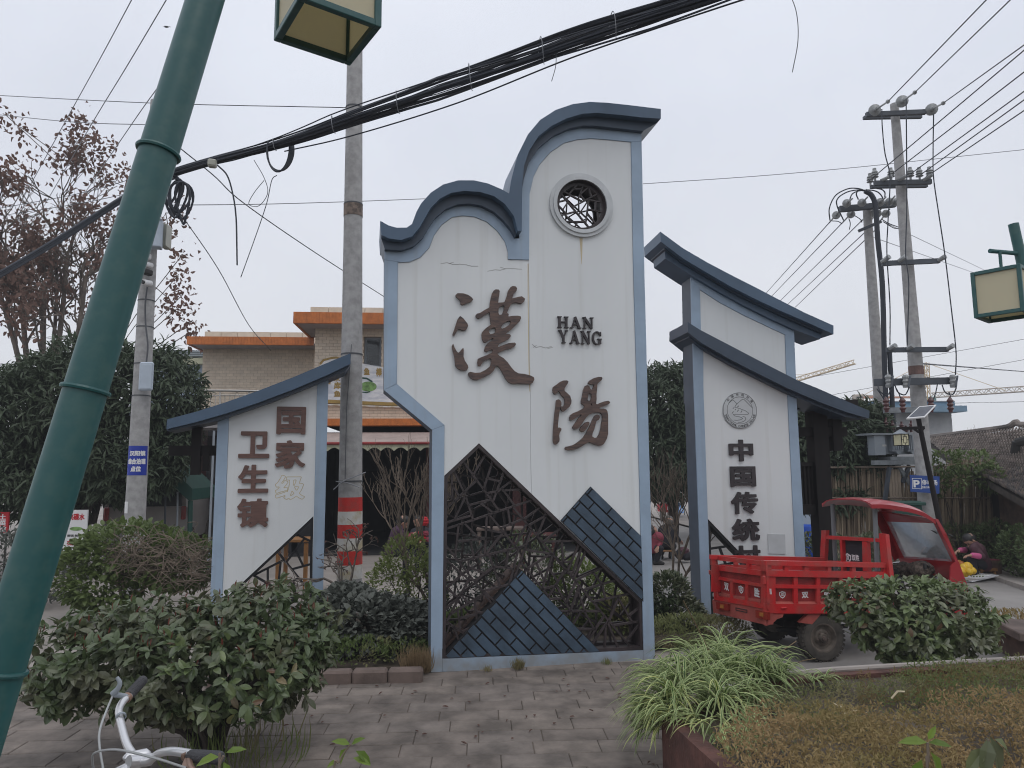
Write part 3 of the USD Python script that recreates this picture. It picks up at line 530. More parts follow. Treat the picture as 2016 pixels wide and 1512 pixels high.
# ================================================================== the left sign
FL = Frame(ground(636, 1225), 15)
SL_ = thing("slant_roofed_sign", "low white sign with a roof rising to the right and two columns of brown characters", "sign", FL.O)
PL = lambda pts, o=0.0: Polygon(FL.uvs(pts, o)).buffer(0)
lo_ = 1240
wh = PL([(451, 815), (625, 745), (614.3, 1180), (613, lo_), (434.5, lo_), (438.6, 1151)])
bodyL = PL([(429, 822), (647, 738), (634, lo_), (410.5, lo_), (415, 1155)])
tri = PL([(616.5, 1017), (613, lo_), (434.5, lo_), (438, 1184)]).intersection(wh)
part(SL_, "side_casing", FL.ext(bodyL.difference(tri), -0.28, -0.012), M["side"])
part(SL_, "white_panel", FL.ext(wh.difference(tri).buffer(-0.002), -0.012, 0.0), M["white"])
st = bodyL.difference(wh)
for g in getattr(st, "geoms", [st]):
    if g.area > 1e-3: part(SL_, "blue_edging", FL.ext(g, -0.012, 0.012), M["strip"])
topL = [(329, 825.5), (386, 810.5), (444.5, 791.8), (506.4, 770), (575, 743.6), (644, 714.4), (689.7, 695.5)]
botL = [(690.4, 716), (644, 738.5), (575, 767.7), (506.4, 793.5), (444.5, 814), (386, 831), (327.5, 845)]
undL = [(680, 731), (623, 756), (541, 789), (429, 828), (330, 849)]
part(SL_, "roof", FL.ext(Polygon(FL.uvs(topL + botL, 0.22)).buffer(0), -0.42, 0.22), M["cap"])
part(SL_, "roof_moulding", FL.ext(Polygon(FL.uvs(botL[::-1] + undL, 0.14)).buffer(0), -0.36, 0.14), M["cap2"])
lfL = part(SL_, "lattice_frame", [FL.ext(tri.difference(tri.buffer(-0.03)), -0.09, -0.004), FL.ext(tri.difference(tri.buffer(-0.012)), -0.26, -0.09)], M["black"])
for b in ice(tri.buffer(-0.02).simplify(0.003), 0.026, 3, 26, -0.05, 0.035, FL): part(lfL, "lattice_bar", b, M["black"])
def ch(parent, fr, c, x0, y0, x1, y1, m, o1=0.03, bold=7, label=None):
    part(parent, "character", text_in(fr, c, x0, y0, x1, y1, 0.001, o1, bold), m, label=label)
k4 = lambda x0, y0, x1, y1: (300 + x0 * .344, 680 + y0 * .344, 300 + x1 * .344, 680 + y1 * .344)
for c, q in (("国", (708, 352, 880, 508)), ("家", (700, 543, 877, 704)), ("卫", (490, 492, 673, 645)), ("生", (487, 682, 667, 845)), ("镇", (480, 875, 666, 1045))):
    ch(SL_, FL, c, *k4(*q), M["wood2"], bold=5)
g = glyph("级", 6); a_, b_ = FL.uv(*k4(700, 740, 875, 885)[::3], 0), FL.uv(*(lambda q: (q[2], q[1]))(k4(700, 740, 875, 885)), 0)
a_ = FL.uv(k4(700, 740, 875, 885)[0], k4(700, 740, 875, 885)[3]); gh = fit(g, a_[0], a_[1], b_[0], b_[1])
part(SL_, "glue_trace", FL.ext(gh.difference(gh.buffer(-0.0065)), 0.0, 0.0012), M["glue"], label="glue outline left where a character fell off")
brL = part(SL_, "timber_bracket", [FL.box(*FL.uv(374, 935, -0.2), *FL.uv(397, 838, -0.2), -0.34, -0.2), FL.box(*FL.uv(330, 897, -0.2), *FL.uv(432, 877, -0.2), -0.31, -0.23),
                                   FL.box(*FL.uv(397, 927, -0.2), *FL.uv(412, 890, -0.2), -0.32, -0.22)], M["timber"], label="dark timber bracket under the low end of the roof")

# ================================================================== the right sign, two roofs one above the other
FR = Frame(ground(1383, 1222), 8)
SR = thing("stepped_sign", "white sign with two curved slate roofs one above the other, round emblem and dark characters", "sign", FR.O)
lo_ = 1238
def prof(fr, o, pts): return Polygon(fr.uvs(pts, o)).buffer(0)
whR = prof(FR, 0, [(1384, 672), (1460, 712), (1549, 760), (1565, 1092), (1572, lo_), (1400.5, lo_), (1399, 1197), (1384, 759)])
bdR = prof(FR, 0, [(1363.5, 655), (1460, 705), (1566, 762), (1584.8, 1095.6), (1591, lo_), (1383.5, lo_), (1382, 1207), (1365, 740)])
triR = prof(FR, 0, [(1391, 1019), (1455, 1086), (1560, 1194), (1600, lo_), (1400.5, lo_), (1399, 1197)]).intersection(whR)
part(SR, "side_casing", FR.ext(bdR.difference(triR), -0.33, -0.012), M["side"])
part(SR, "white_panel", FR.ext(whR.difference(triR).buffer(-0.002), -0.012, 0.0), M["white"])
st = bdR.difference(whR)
for g in getattr(st, "geoms", [st]):
    if g.area > 1e-3: part(SR, "blue_edging", FR.ext(g, -0.012, 0.012), M["strip"])
tR = [(1354, 634), (1378.6, 649.5), (1440.5, 681.7), (1488, 706.7), (1566.7, 747), (1615, 766.7), (1665.7, 789.3), (1712, 809)]
bR = [(1711, 824), (1665.7, 811), (1615, 792), (1550, 764), (1488, 733), (1440.5, 709), (1380, 674.5), (1354, 654)]
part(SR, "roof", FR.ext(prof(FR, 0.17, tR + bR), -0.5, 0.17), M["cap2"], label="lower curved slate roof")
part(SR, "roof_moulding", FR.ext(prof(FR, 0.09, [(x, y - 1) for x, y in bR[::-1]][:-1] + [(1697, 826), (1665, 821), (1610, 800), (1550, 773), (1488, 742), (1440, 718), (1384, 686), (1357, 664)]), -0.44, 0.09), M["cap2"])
lfR = part(SR, "lattice_frame", [FR.ext(triR.difference(triR.buffer(-0.035)), -0.1, -0.004), FR.ext(triR.difference(triR.buffer(-0.012)), -0.3, -0.1)], M["black"])
for b in ice(triR.buffer(-0.02).simplify(0.003), 0.026, 9, 24, -0.05, 0.035, FR): part(lfR, "lattice_bar", b, M["black"])
# upper tier, set back
UO = -0.42
wu = prof(FR, UO, [(1377.4, 570.5), (1417, 596), (1464, 621), (1512, 643.6), (1545, 659), (1549.5, 790), (1383, 790)])
bu = prof(FR, UO, [(1359.5, 536), (1417, 570), (1488, 606), (1562, 642), (1568, 790), (1364, 790)])
part(SR, "upper_casing", FR.ext(bu, UO - 0.33, UO - 0.012), M["side"])
part(SR, "white_panel", FR.ext(wu.buffer(-0.002), UO - 0.012, UO), M["white"], label="upper white panel under the top roof")
for g in (lambda s: getattr(s, "geoms", [s]))(bu.difference(wu)):
    if g.area > 1e-3: part(SR, "blue_edging", FR.ext(g, UO - 0.012, UO + 0.012), M["strip"])
tU = [(1300, 456), (1345, 489), (1393, 517), (1440.5, 542), (1488, 566), (1535.7, 591), (1583, 615), (1641, 641)]
bU = [(1641, 658), (1583, 631.7), (1535.7, 611.4), (1488, 589), (1440.5, 565), (1393, 537.6), (1345, 509), (1301, 475.7)]
part(SR, "roof", FR.ext(prof(FR, UO + 0.2, tU + bU), UO - 0.5, UO + 0.2), M["cap"], label="upper curved slate roof")
mU = [(1308, 487), (1345, 515), (1393, 543), (1440, 571), (1488, 595), (1536, 617), (1583, 638), (1618, 653)]
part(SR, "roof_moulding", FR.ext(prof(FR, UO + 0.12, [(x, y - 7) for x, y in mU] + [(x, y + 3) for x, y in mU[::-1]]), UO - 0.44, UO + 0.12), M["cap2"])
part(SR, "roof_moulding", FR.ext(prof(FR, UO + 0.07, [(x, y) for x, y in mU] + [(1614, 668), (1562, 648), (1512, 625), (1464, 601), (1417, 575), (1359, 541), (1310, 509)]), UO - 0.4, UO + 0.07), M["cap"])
for c, q in (("中", (432, 395, 574, 530)), ("国", (440, 560, 590, 688)), ("传", (446, 718, 604, 857)), ("统", (452, 885, 614, 1026)), ("村", (466, 1050, 620, 1192)), ("落", (474, 1215, 632, 1350))):
    x0, y0, x1, y1 = q; ch(SR, FR, c, 1300 + x0 * .3175, 740 + y0 * .3175, 1300 + x1 * .3175, 740 + y1 * .3175, M["darkletter"], bold=5)
# emblem: disc with engraved landscape and ring lettering
ek = lambda x, y: (1400 + x * .06615, 760 + y * .06615)
ec = FR.uv(*ek(845, 728)); er = 0.5 * (FR.uv(*ek(1355, 728))[0] - FR.uv(*ek(340, 728))[0]); es = er / 511.0
em = part(SR, "emblem", FR.ext(Point(*ec).buffer(er, 40), 0.0, 0.014), M["rim"], label="round emblem with engraved mountains and river")
E_ = lambda pts: [(ec[0] + (x - 845) * es, ec[1] - (y - 728) * es) for x, y in pts]
lines = [LineString(E_(q)).buffer(es * 6.5) for q in ([(520, 525), (620, 435), (660, 435), (765, 545)], [(1215, 650), (985, 420), (930, 412), (800, 510), (700, 610), (710, 640), (850, 680), (1000, 735), (1080, 785), (1100, 815), (1080, 838), (640, 842)],
         [(640, 850), (680, 885), (860, 920), (915, 958), (850, 995), (740, 1008), (650, 1002)], [(915, 895), (980, 915), (1010, 960), (980, 1015), (900, 1055), (770, 1080)])]
lines += [LineString(E_(q)).buffer(es * 9) for q in ([(775, 630), (810, 600)], [(640, 670), (675, 650)], [(700, 715), (720, 695)], [(765, 755), (800, 715)], [(870, 785), (905, 735)], [(605, 810), (645, 765)])]
lines += [Point(*ec).buffer(es * r, 48).difference(Point(*ec).buffer(es * (r - 11), 48)) for r in (505, 388)]
part(em, "engraving", [FR.ext(unary_union(lines), 0.0139, 0.0155)], M["line"], kind="stuff")
def on_ring(txt, r, a0, a1, h, bold, flip):
    out = []
    for k, c in enumerate(txt):
        if c == " ": continue
        a = math.radians(a0 + (a1 - a0) * k / (len(txt) - 1)); g = glyph(c, bold); w = h if not flip else h * (0.28 if c == "I" else 0.78)
        g = affinity.translate(affinity.scale(g, w, h, origin=(0, 0)), -w / 2, -h / 2)
        g = affinity.rotate(g, math.degrees(a) + (90 if flip else -90), origin=(0, 0))
        out.append(affinity.translate(g, ec[0] + es * r * math.cos(a), ec[1] + es * r * math.sin(a)))
    return unary_union(out)
part(em, "ring_lettering", FR.ext(unary_union([on_ring("中国传统村落", 447, 139, 36, es * 78, 2, False), on_ring("TRADITIONAL CHINESE VILLAGE", 447, 197, 343, es * 66, 3, True)]), 0.0139, 0.0153), M["line"], kind="stuff")
q = [(1512, 1051), (1545.5, 1052), (1547, 1091), (1513, 1090)]
part(SR, "blank_plate", [FR.ext(prof(FR, 0.01, q), 0.0, 0.01)], M["rim"], label="small square metal plate at the lower right")
# dark timber frame carrying the outer end of the lower roof
OT = -0.2
tb = thing("timber_frame", "dark timber post and rails with slats under the outer end of the lower curved roof", "timber frame", FR.at(1625, 1225, OT))
bx = FR.pbox
part(tb, "post", bx(1609, 800, 1638, 1140, OT - 0.2, OT), M["timber"])
part(tb, "beam", bx(1572, 841, 1668, 859, OT - 0.16, OT - 0.04), M["timber"])
part(tb, "hanging_stub", bx(1640, 806, 1658, 887, OT - 0.16, OT - 0.02), M["timber"])
part(tb, "rail", bx(1576, 993, 1636, 1013, OT - 0.15, OT - 0.05), M["timber"])
part(tb, "rail", bx(1576, 910, 1612, 918, OT - 0.15, OT - 0.05), M["timber"])
for i in range(5): part(tb, "slat", bx(1577 + i * 7.2, 918, 1580.5 + i * 7.2, 993, OT - 0.13, OT - 0.07), M["timber"])
part(tb, "soffit_board", bx(1570, 786, 1690, 806, OT - 0.22, OT - 0.14), M["timber"])
# ================================================================== utility poles
def pole_pts(px0, py0, px1, py1, d):
    g = at(px0, py0, d); t = at(px1, py1, d); u = (t - g) / (t[2] - g[2]); return g - u * g[2], t
def on_pole(b, t, py, d, px):
    z = at(px, py, d)[2]; return b + (t - b) * (z - b[2]) / (t[2] - b[2])
def shell(b, t, z0, z1, r, sides=24):
    p = lambda z: b + (t - b) * (z - b[2]) / (t[2] - b[2])
    return cyl(p(z0), p(z1), r(z0), r(z1), sides)
zy = lambda py, d: at(1008, py, d)[2]
# middle pole with red and white bands
mb, mt = pole_pts(688, 1150, 699, 60, 9.9)
mr = lambda z: 0.172 - 0.0075 * z
mp = thing("utility_pole", "thick concrete pole with red and white painted bands at its foot", "utility pole", mb)
part(mp, "shaft", shell(mb, mt, 0, mt[2], mr, 28), M["concrete"], smooth=40)
ys = [977, 1005, 1031, 1058, 1083, 1111, 1139]
for k in range(6):
    part(mp, "painted_band", shell(mb, mt, zy(ys[k + 1], 9.75), zy(ys[k], 9.75), lambda z: mr(z) + 0.003, 28), M["bandred" if k % 2 == 0 else "bandwhite"], smooth=40)
part(mp, "steel_sleeve", shell(mb, mt, zy(425, 9.9), zy(402, 9.9), lambda z: mr(z) + 0.006, 28), mat("rusty_sleeve", (0.2, 0.15, 0.12), 0.7, var=0.4, scale=9), smooth=40)
for py in (212, 402, 697, 946):
    part(mp, "wire_tie", shell(mb, mt, zy(py, 9.9), zy(py, 9.9) + 0.018, lambda z: mr(z) + 0.008, 24), M["wire"])
zt = zy(948, 9.75); c0 = mb + (mt - mb) * zt / mt[2]
part(mp, "twisted_wire", [tube(spline([c0 + np.array([-0.19, -0.17, -0.09]), c0 + np.array([-0.05, -0.2, 0.02]), c0 + np.array([0.12, -0.19, 0.09]), c0 + np.array([0.24, -0.16, 0.14])]), 0.008, 5),
                          tube(spline([c0 + np.array([-0.16, -0.17, 0.02]), c0 + np.array([0.0, -0.2, 0.0]), c0 + np.array([0.16, -0.18, -0.06])]), 0.007, 5)], M["palewire"], kind="stuff")
part(mp, "hanging_cord", tube([c0 + np.array([0.02, -0.19, 1.9]), c0 + np.array([-0.03, -0.19, 1.0]), c0 + np.array([-0.03, -0.19, 0.05])], 0.005, 5), M["wire"])
# left pole with cabinets and cameras
lb, lt = pole_pts(266.6, 1006, 309, 200, 11.0)
lr = lambda z: 0.155 - 0.0075 * z
lp = thing("utility_pole", "concrete pole with cabinets, cameras and a blue poster", "utility pole", lb)
part(lp, "shaft", shell(lb, lt, 0, lt[2], lr, 24), M["concrete"], smooth=40)
def lpt(px, py, o=0.16): return at(px, py, 11.0 - o)
part(lp, "cabinet", [rbox(lpt(303, 462, 0.28), (0.24, 0.2, 0.42), 0.01, rotz(0.35)), rbox(lpt(301, 434, 0.28), (0.28, 0.24, 0.02), 0.006, rotz(0.35))], M["boxblue"], label="pale blue grey cabinet high on the pole")
part(lp, "cabinet", [rbox(lpt(326, 466, 0.06), (0.10, 0.2, 0.38), 0.02, rotz(0.1)), rbox(lpt(331.5, 466, 0.06), (0.02, 0.22, 0.36), 0.005, rotz(0.1))], M["boxbeige"], label="beige cabinet on the side of the pole")
for k, (px, py) in enumerate(((287, 504), (291, 520.5), (290, 536), (290, 556))):
    p = lpt(px, py, 0.24)
    cm = part(lp, "camera", [cyl(p + (0, 0.1, 0.01), p + (-0.03, -0.06, -0.01), 0.045, sides=12)] if k % 2 else [rbox(p, (0.1, 0.16, 0.09), 0.02, rotz(-0.3))], M["paper"] if k != 2 else M["chassis"])
    part(cm, "lens", cyl(p + (-0.03, -0.06, -0.012) if k % 2 else p + (-0.02, -0.07, 0), p + (-0.035, -0.09, -0.014) if k % 2 else p + (-0.03, -0.1, -0.005), 0.03, sides=12), M["darkglass"])
part(lp, "antenna_box", [rbox(lpt(288, 741, 0.22), (0.2, 0.08, 0.44), 0.02), rbox(lpt(288, 741, 0.262), (0.16, 0.01, 0.38), 0.004)], M["boxblue"], label="pale upright box halfway up the pole")
part(lp, "cable", tube(spline([lpt(290, 565, 0.2), lpt(286, 600, 0.17), lpt(287, 640, 0.16), lpt(291, 680, 0.17), lpt(288, 715, 0.2)]), 0.012, 6), M["wire"])
for py in (640, 712, 775, 588): part(lp, "wire_tie", shell(lb, lt, zy(py, 11), zy(py, 11) + 0.016, lambda z: lr(z) + 0.006, 20), M["wire"])
# poster wrapped round the pole
def wrap(b, t, r, z0, z1, a0, a1, n=14):
    A = np.linspace(a0, a1, n); V = []
    for z in (z0, z1):
        c = b + (t - b) * (z - b[2]) / (t[2] - b[2])
        for rr in (r(z) + 0.004, r(z) + 0.001): V += [c + (rr * math.sin(a), -rr * math.cos(a), 0) for a in A]
    F = []
    for i in range(n - 1):
        F += [(i, i + 1, 2 * n + i + 1), (i, 2 * n + i + 1, 2 * n + i), (n + i, 3 * n + i + 1, n + i + 1), (n + i, 3 * n + i, 3 * n + i + 1)]
    return np.array(V), np.array(F)
zb, ztp = zy(930, 10.85), zy(872, 10.85)
po = part(lp, "poster", wrap(lb, lt, lr, zb, ztp, -0.80, 1.52), M["posterblue"], label="blue poster with three lines of white characters")
def wraptext(txt, y0, y1, a0, a1, bold):
    g = fit(glyph(txt, bold), a0, zy(y1, 10.85), a1, zy(y0, 10.85)); out = []
    for q in getattr(g, "geoms", [g]):
        m = trimesh.creation.extrude_polygon(q, 0.003, engine="earcut").subdivide(); v = np.array(m.vertices); w = []
        for a, z, o in v:
            c = lb + (lt - lb) * (z - lb[2]) / (lt[2] - lb[2]); rr = lr(z) + 0.003 + o; w.append(c + (rr * math.sin(a), -rr * math.cos(a), 0))
        out.append((np.array(w), np.array(m.faces)))
    return cat(out)
for txt, y0, y1, a0, a1 in (("汉阳镇", 881.5, 892, -0.46, 1.2), ("综合治理", 897, 908.5, -0.62, 1.26), ("点位", 912, 923, -0.23, 0.8)):
    part(po, "lettering", wraptext(txt, y0, y1, a0, a1, 8), M["paper"])
part(lp, "paper_slip", wrap(lb, lt, lr, zy(1005, 10.85), zy(982, 10.85), -1.0, -0.3, 6), M["paper"])
# cable coils hung on the pole
co = thing("cable_coil", "coils of spare black cable hung on the bundle at the left pole", "cable coil", lpt(345, 380, 0.5))
for k in range(9):
    c = lpt(332 + 4.5 * k * 0.8, 374 + 3 * (k % 3), 0.5 + 0.02 * k); rx, rz_ = 0.10 + 0.02 * (k % 4), 0.24 + 0.035 * (k % 3); a = np.linspace(0, 2 * math.pi, 25)
    part(co, "loop", tube(np.stack([c[0] + rx * np.cos(a) + 0.03 * np.sin(2 * a), c[1] + 0.06 * np.cos(a + k), c[2] + rz_ * np.sin(a) - 0.02 * k], 1), 0.017, 6), M["cable"])
co2 = thing("cable_coil", "single hanging loop of black cable on the bundle left of the thick pole", "cable coil", at(548, 315, 9.4))
for k in range(5):
    a = np.linspace(-0.3, math.pi + 0.3, 18) + math.pi; c = at(548, 300, 9.4)
    part(co2, "loop", tube(np.stack([c[0] + (0.155 + 0.008 * k) * np.cos(a), c[1] + 0.02 * k + 0 * a, c[2] + 0.06 + (0.34 - 0.012 * k) * np.sin(a)], 1), 0.013, 6), M["cable"])
# ------------------------------------------------------------------ the cable bundle
cl = [(-60, 572, 8.6), (0, 541, 9.0), (120, 470, 9.8), (235, 396, 10.5), (300, 357, 10.6), (345, 338, 10.4), (420, 316, 10.0), (520, 290, 9.5), (600, 265, 9.2), (690, 232, 8.9), (800, 195, 8.5), (900, 160, 8.1), (1000, 124, 7.7), (1100, 86, 7.3), (1200, 52, 6.9), (1300, 20, 6.6), (1400, -12, 6.3), (1520, -52, 6.0)]
C_ = spline([at(x, y, d) for x, y, d in cl], 5); nC = len(C_); wid = np.interp(np.linspace(0, 1, nC), [0, 0.2, 0.3, 0.38, 0.5, 0.62, 0.8, 1.0], [0.032, 0.036, 0.046, 0.055, 0.092, 0.132, 0.118, 0.07])
cb = thing("cable_bundle", "thick sagging bundle of black cables strung across the sky from lower left to top right", "cables", C_[nC // 2])
for k in range(27):
    a, r = RNG.uniform(0, 6.28), math.sqrt(RNG.uniform(0, 1)); tw = RNG.uniform(-3, 3); t = np.linspace(0, 1, nC)
    jig = np.interp(t, np.linspace(0, 1, 9), RNG.normal(0, 0.5, 9))
    off = np.stack([0 * t, np.cos(a + tw * t) * r * wid, (np.sin(a + tw * t) * r + jig * (1 if k % 3 == 0 else 0.35)) * wid], 1)
    part(cb, "cable", tube(C_ + off, RNG.choice([0.006, 0.008, 0.010, 0.012, 0.015]), 6), M["cable"])
def stuffwire(name, pts, r, m, label, n=8, cat_="wire", group=None):
    return single(name, tube(spline([at(*p) for p in pts], n), r, 5), m, label, cat_, group=group)
for i, f in enumerate((0.43, 0.5, 0.57, 0.66, 0.74, 0.82)):
    c = C_[int(f * nC)] + (0, -0.05, -0.02); a = np.linspace(0, 5.2, 12)
    part(cb, "tie", tube(np.stack([c[0] + 0.012 * a, c[1] + wid[int(f * nC)] * 0.9 * np.cos(a) , c[2] + wid[int(f * nC)] * 1.25 * np.sin(a)], 1), 0.005, 4), M["palewire"])
part(cb, "joint_sleeve", rbox(at(418, 322, 9.85), (0.12, 0.12, 0.11), 0.02, rotz(0.3)), M["boxbeige"], label="small pale joint box on the bundle")
part(cb, "loose_end", tube(spline([at(428, 325, 9.8), at(447, 345, 9.8), at(458, 380, 9.8), at(465, 430, 9.8), at(467, 522, 9.8)]), 0.012, 5), M["cable"])
part(cb, "loose_end", tube(spline([at(545, 345, 9.4), at(535, 355, 9.4), at(525, 400, 9.4), at(505, 460, 9.4), at(474, 546, 9.4)]), 0.006, 5), M["wire"])
part(cb, "loose_end", tube(spline([at(500, 315, 9.5), at(520, 350, 9.5), at(527, 380, 9.5), at(510, 405, 9.5), at(490, 402, 9.5), at(500, 380, 9.5), at(520, 355, 9.5)]), 0.005, 5), M["wire"])
part(cb, "loose_end", tube(spline([at(1552, -20, 6.0), at(1568, 25, 6.0), at(1571, 80, 6.0), at(1560, 142, 6.0)]), 0.004, 4), M["wire"])
part(cb, "loose_end", tube(spline([at(1095, 100, 7.3), at(1094, 130, 7.3), at(1086, 160, 7.3)]), 0.004, 4), M["wire"])
# single wires, each its own thing
W_ = [([(560, 298, 9.3), (690, 268, 8.9), (900, 203, 8.1), (1130, 112, 7.3), (1400, 20, 6.4), (1520, -18, 6.0)], 0.009, "cable", "thin black wire running just below the cable bundle"),
      ([(-40, 186, 14), (300, 203, 11.5), (680, 212, 9.9)], 0.007, "wire", "thin wire from the left edge to the upper part of the thick pole"),
      ([(-40, 222, 16), (140, 240, 13), (300, 246, 11.0)], 0.007, "wire", "thin wire from the left edge to the top of the left pole"),
      ([(275, -30, 12), (200, 110, 14), (142, 215, 17), (40, 400, 22)], 0.010, "palewire", "pale wire slanting down into the brown-leaved tree, the leftmost one"),
      ([(345, -30, 11), (250, 130, 13), (180, 245, 16), (90, 400, 22)], 0.010, "palewire", "pale wire slanting down into the brown-leaved tree, the middle one"),
      ([(400, 60, 10), (305, 180, 13), (235, 280, 16), (140, 420, 22)], 0.010, "palewire", "pale wire slanting behind the leaning green pole into the tree"),
      ([(340, 280, 11), (420, 345, 11.5), (480, 400, 12), (620, 497, 14), (756, 584, 17)], 0.010, "wire", "taut wire from the left pole down to the eatery wall behind the tall sign"),
      ([(355, 420, 11), (430, 530, 12.5), (490, 640, 15), (533, 690, 18)], 0.008, "wire", "thin wire from the left pole down to the left wing roof"),
      ([(330, 404, 11), (560, 401, 13), (845, 391, 15), (1010, 382, 17)], 0.007, "wire", "thin level wire passing behind the thick pole to the tall sign"),
      ([(1266, 362, 19), (1500, 346, 19.5), (1700, 328, 20), (1860, 311, 20), (2060, 290, 20)], 0.009, "wire", "thin level wire from the tall sign's right side to the right edge"),
      ([(0, 410, 14), (160, 380, 12.5), (300, 340, 11)], 0.006, "wire", "upper thin wire through the brown tree to the coils"),
      ([(0, 425, 14), (160, 400, 12.5), (300, 370, 11)], 0.006, "wire", "lower thin wire through the brown tree to the coils")]
for pts, r, m, lab in W_: stuffwire("overhead_wire", pts, r, M[m], lab)
# ================================================================== the pair of poles with the transformer
def disc_ins(p, axis, r=0.12, m="porcelain"):
    "a disc insulator: two sheds on a short rod along axis"
    a = np.asarray(axis, float); a = a / np.linalg.norm(a); p = np.asarray(p, float)
    return [lathe([(0, -0.10), (0.03, -0.10), (0.03, -0.04), (r, -0.03), (r, 0.015), (0.05, 0.05), (0.035, 0.12), (0, 0.12)], p, 14, a)]
def pin_ins(p, h=0.26, r=0.07):
    return lathe([(0, 0), (0.02, 0), (0.02, 0.3 * h), (r, 0.32 * h), (r * 0.6, 0.45 * h), (r, 0.5 * h), (r * 0.6, 0.63 * h), (r * 0.9, 0.68 * h), (r * 0.5, 0.85 * h), (r * 0.5, h), (0, h)], p, 10)
DA, DB = 15.5, 13.5
Ab, At = pole_pts(1740, 900, 1707, 414, DA); Bb, Bt = pole_pts(1819, 919, 1760.5, 205, DB)
ar = lambda z: 0.158 - 0.009 * z; br = lambda z: 0.165 - 0.0095 * z
pa = thing("utility_pole", "shorter concrete pole of the transformer pair, with arched jumper cables on its top crossarm", "utility pole", Ab)
part(pa, "shaft", shell(Ab, At, 0, At[2], ar, 20), M["concrete"], smooth=40)
pb = thing("utility_pole", "tallest concrete pole at the right, with three stacked crossarms of insulators", "utility pole", Bb)
part(pb, "shaft", shell(Bb, Bt, 0, Bt[2], br, 20), M["concrete"], smooth=40)
part(pb, "painted_band", shell(Bb, Bt, zy(744, DB), zy(727, DB), lambda z: br(z) + 0.004, 20), mat("faded_band", (0.17, 0.10, 0.085), 0.8, var=0.2, scale=8))
def arm(parent, a, b, d, w=0.07, h=0.09, dd=0.0, name="crossarm"):
    return part(parent, name, bar(at(*a, d + dd), at(*b, d + dd), w, h), M["ironarm"])
f, k_ = DB - 0.22, DB + 0.22
arm(pb, (1705, 226), (1822, 220.5), f); arm(pb, (1700, 232), (1814, 230), k_, h=0.06)
for (x, y), (sx, sy) in (((1722, 217), (1748, 200)), ((1776, 199.5), (1801, 182)), ((1834, 215.5), (1857, 203))):
    p, q = at(x, y, f - 0.05), at(sx, sy, f - 0.7)
    part(pb, "insulator", disc_ins(p, q - p, 0.115) + [cyl(p, q, 0.018, sides=6), sphere(q, 0.04, 1)], M["porcelain"])
arm(pb, (1721, 361), (1833, 358), f); arm(pb, (1714, 368), (1825, 366), k_, h=0.06)
for x, y in ((1723, 357), (1755, 356), (1793, 355), (1811, 355), (1831, 354)):
    part(pb, "pin_insulator", pin_ins(at(x, y, f)), M["porcelain"])
part(pb, "pin_insulator", pin_ins(at(1714, 366, k_)), M["porcelain"])
for (x, y), (sx, sy) in (((1734, 356), (1756, 346)), ((1767, 356), (1784, 346)), ((1816, 356), (1836, 344))):
    part(pb, "arrester", cyl(at(x, y, f), at(sx, sy, f - 0.15), 0.035, sides=8), M["porcelain"])
arm(pb, (1736, 519), (1849, 513.5), f)
for x in (1736, 1768, 1846):
    part(pb, "arrester", cyl(at(x, 516 - (x - 1736) * .02, f), at(x + 15, 505, f - 0.15), 0.04, 0.05, sides=8), M["porcelain"])
arm(pb, (1745, 689), (1866, 688), f)
for x in (1750, 1785, 1864):
    part(pb, "arrester", cyl(at(x, 688, f), at(x + 13, 680, f - 0.15), 0.04, 0.05, sides=8), M["porcelain"])
arm(pb, (1722, 753), (1878, 749.5), f, h=0.13)
for x in (1752, 1786, 1879):
    fu = part(pb, "fuse_cutout", [lathe([(0, 0), (0.05, 0), (0.06, 0.05), (0.045, 0.08), (0.06, 0.12), (0.045, 0.15), (0.06, 0.2), (0.04, 0.24), (0, 0.24)], at(x - 2, 763, f - 0.1), 10)], M["porcelain"])
    part(fu, "fuse_tube", cyl(at(x + 3, 762, f - 0.22), at(x + 6, 740, f - 0.14), 0.018, sides=6), M["ironarm"])
    part(pb, "jumper", tube(spline([at(x + 4, 763, f - 0.2), at(x - 4, 777, f - 0.2), at(x - 18, 772, f - 0.2), at(x - 24, 758, f - 0.1)]), 0.012, 5), M["cable"])
# shorter pole: crossarm with disc insulators both ways, jumpers
fa = DA - 0.2
arm(pa, (1652, 412), (1763, 402), fa, w=0.12, h=0.12)
for (x, y), (sx, sy) in (((1667, 400), (1678, 391)), ((1697, 399), (1708, 388)), ((1733, 398), (1744, 388)), ((1751, 397), (1762, 386)), ((1765, 397), (1776, 385))):
    p, q = at(x, y, fa - 0.25), at(sx, sy, fa - 0.6); part(pa, "insulator", disc_ins(p, q - p, 0.09) + [cyl(p, q, 0.018, sides=6)], M["porcelain"])
LN = []
for (x, y), (sx, sy) in (((1646, 424), (1633, 438)), ((1675, 422), (1660, 437)), ((1714, 421), (1695, 436)), ((1727, 421), (1716, 432)), ((1744, 421), (1732, 436))):
    p, q = at(x, y, fa + 0.25), at(sx, sy, fa + 0.7); part(pa, "insulator", disc_ins(p, q - p, 0.09) + [cyl(at(x + 7, y - 9, fa), q, 0.018, sides=6)], M["porcelain"]); LN.append(q)
part(pa, "bracket", bar(at(1690, 455, fa), at(1735, 436, fa - 0.1), 0.05, 0.06), M["ironarm"])
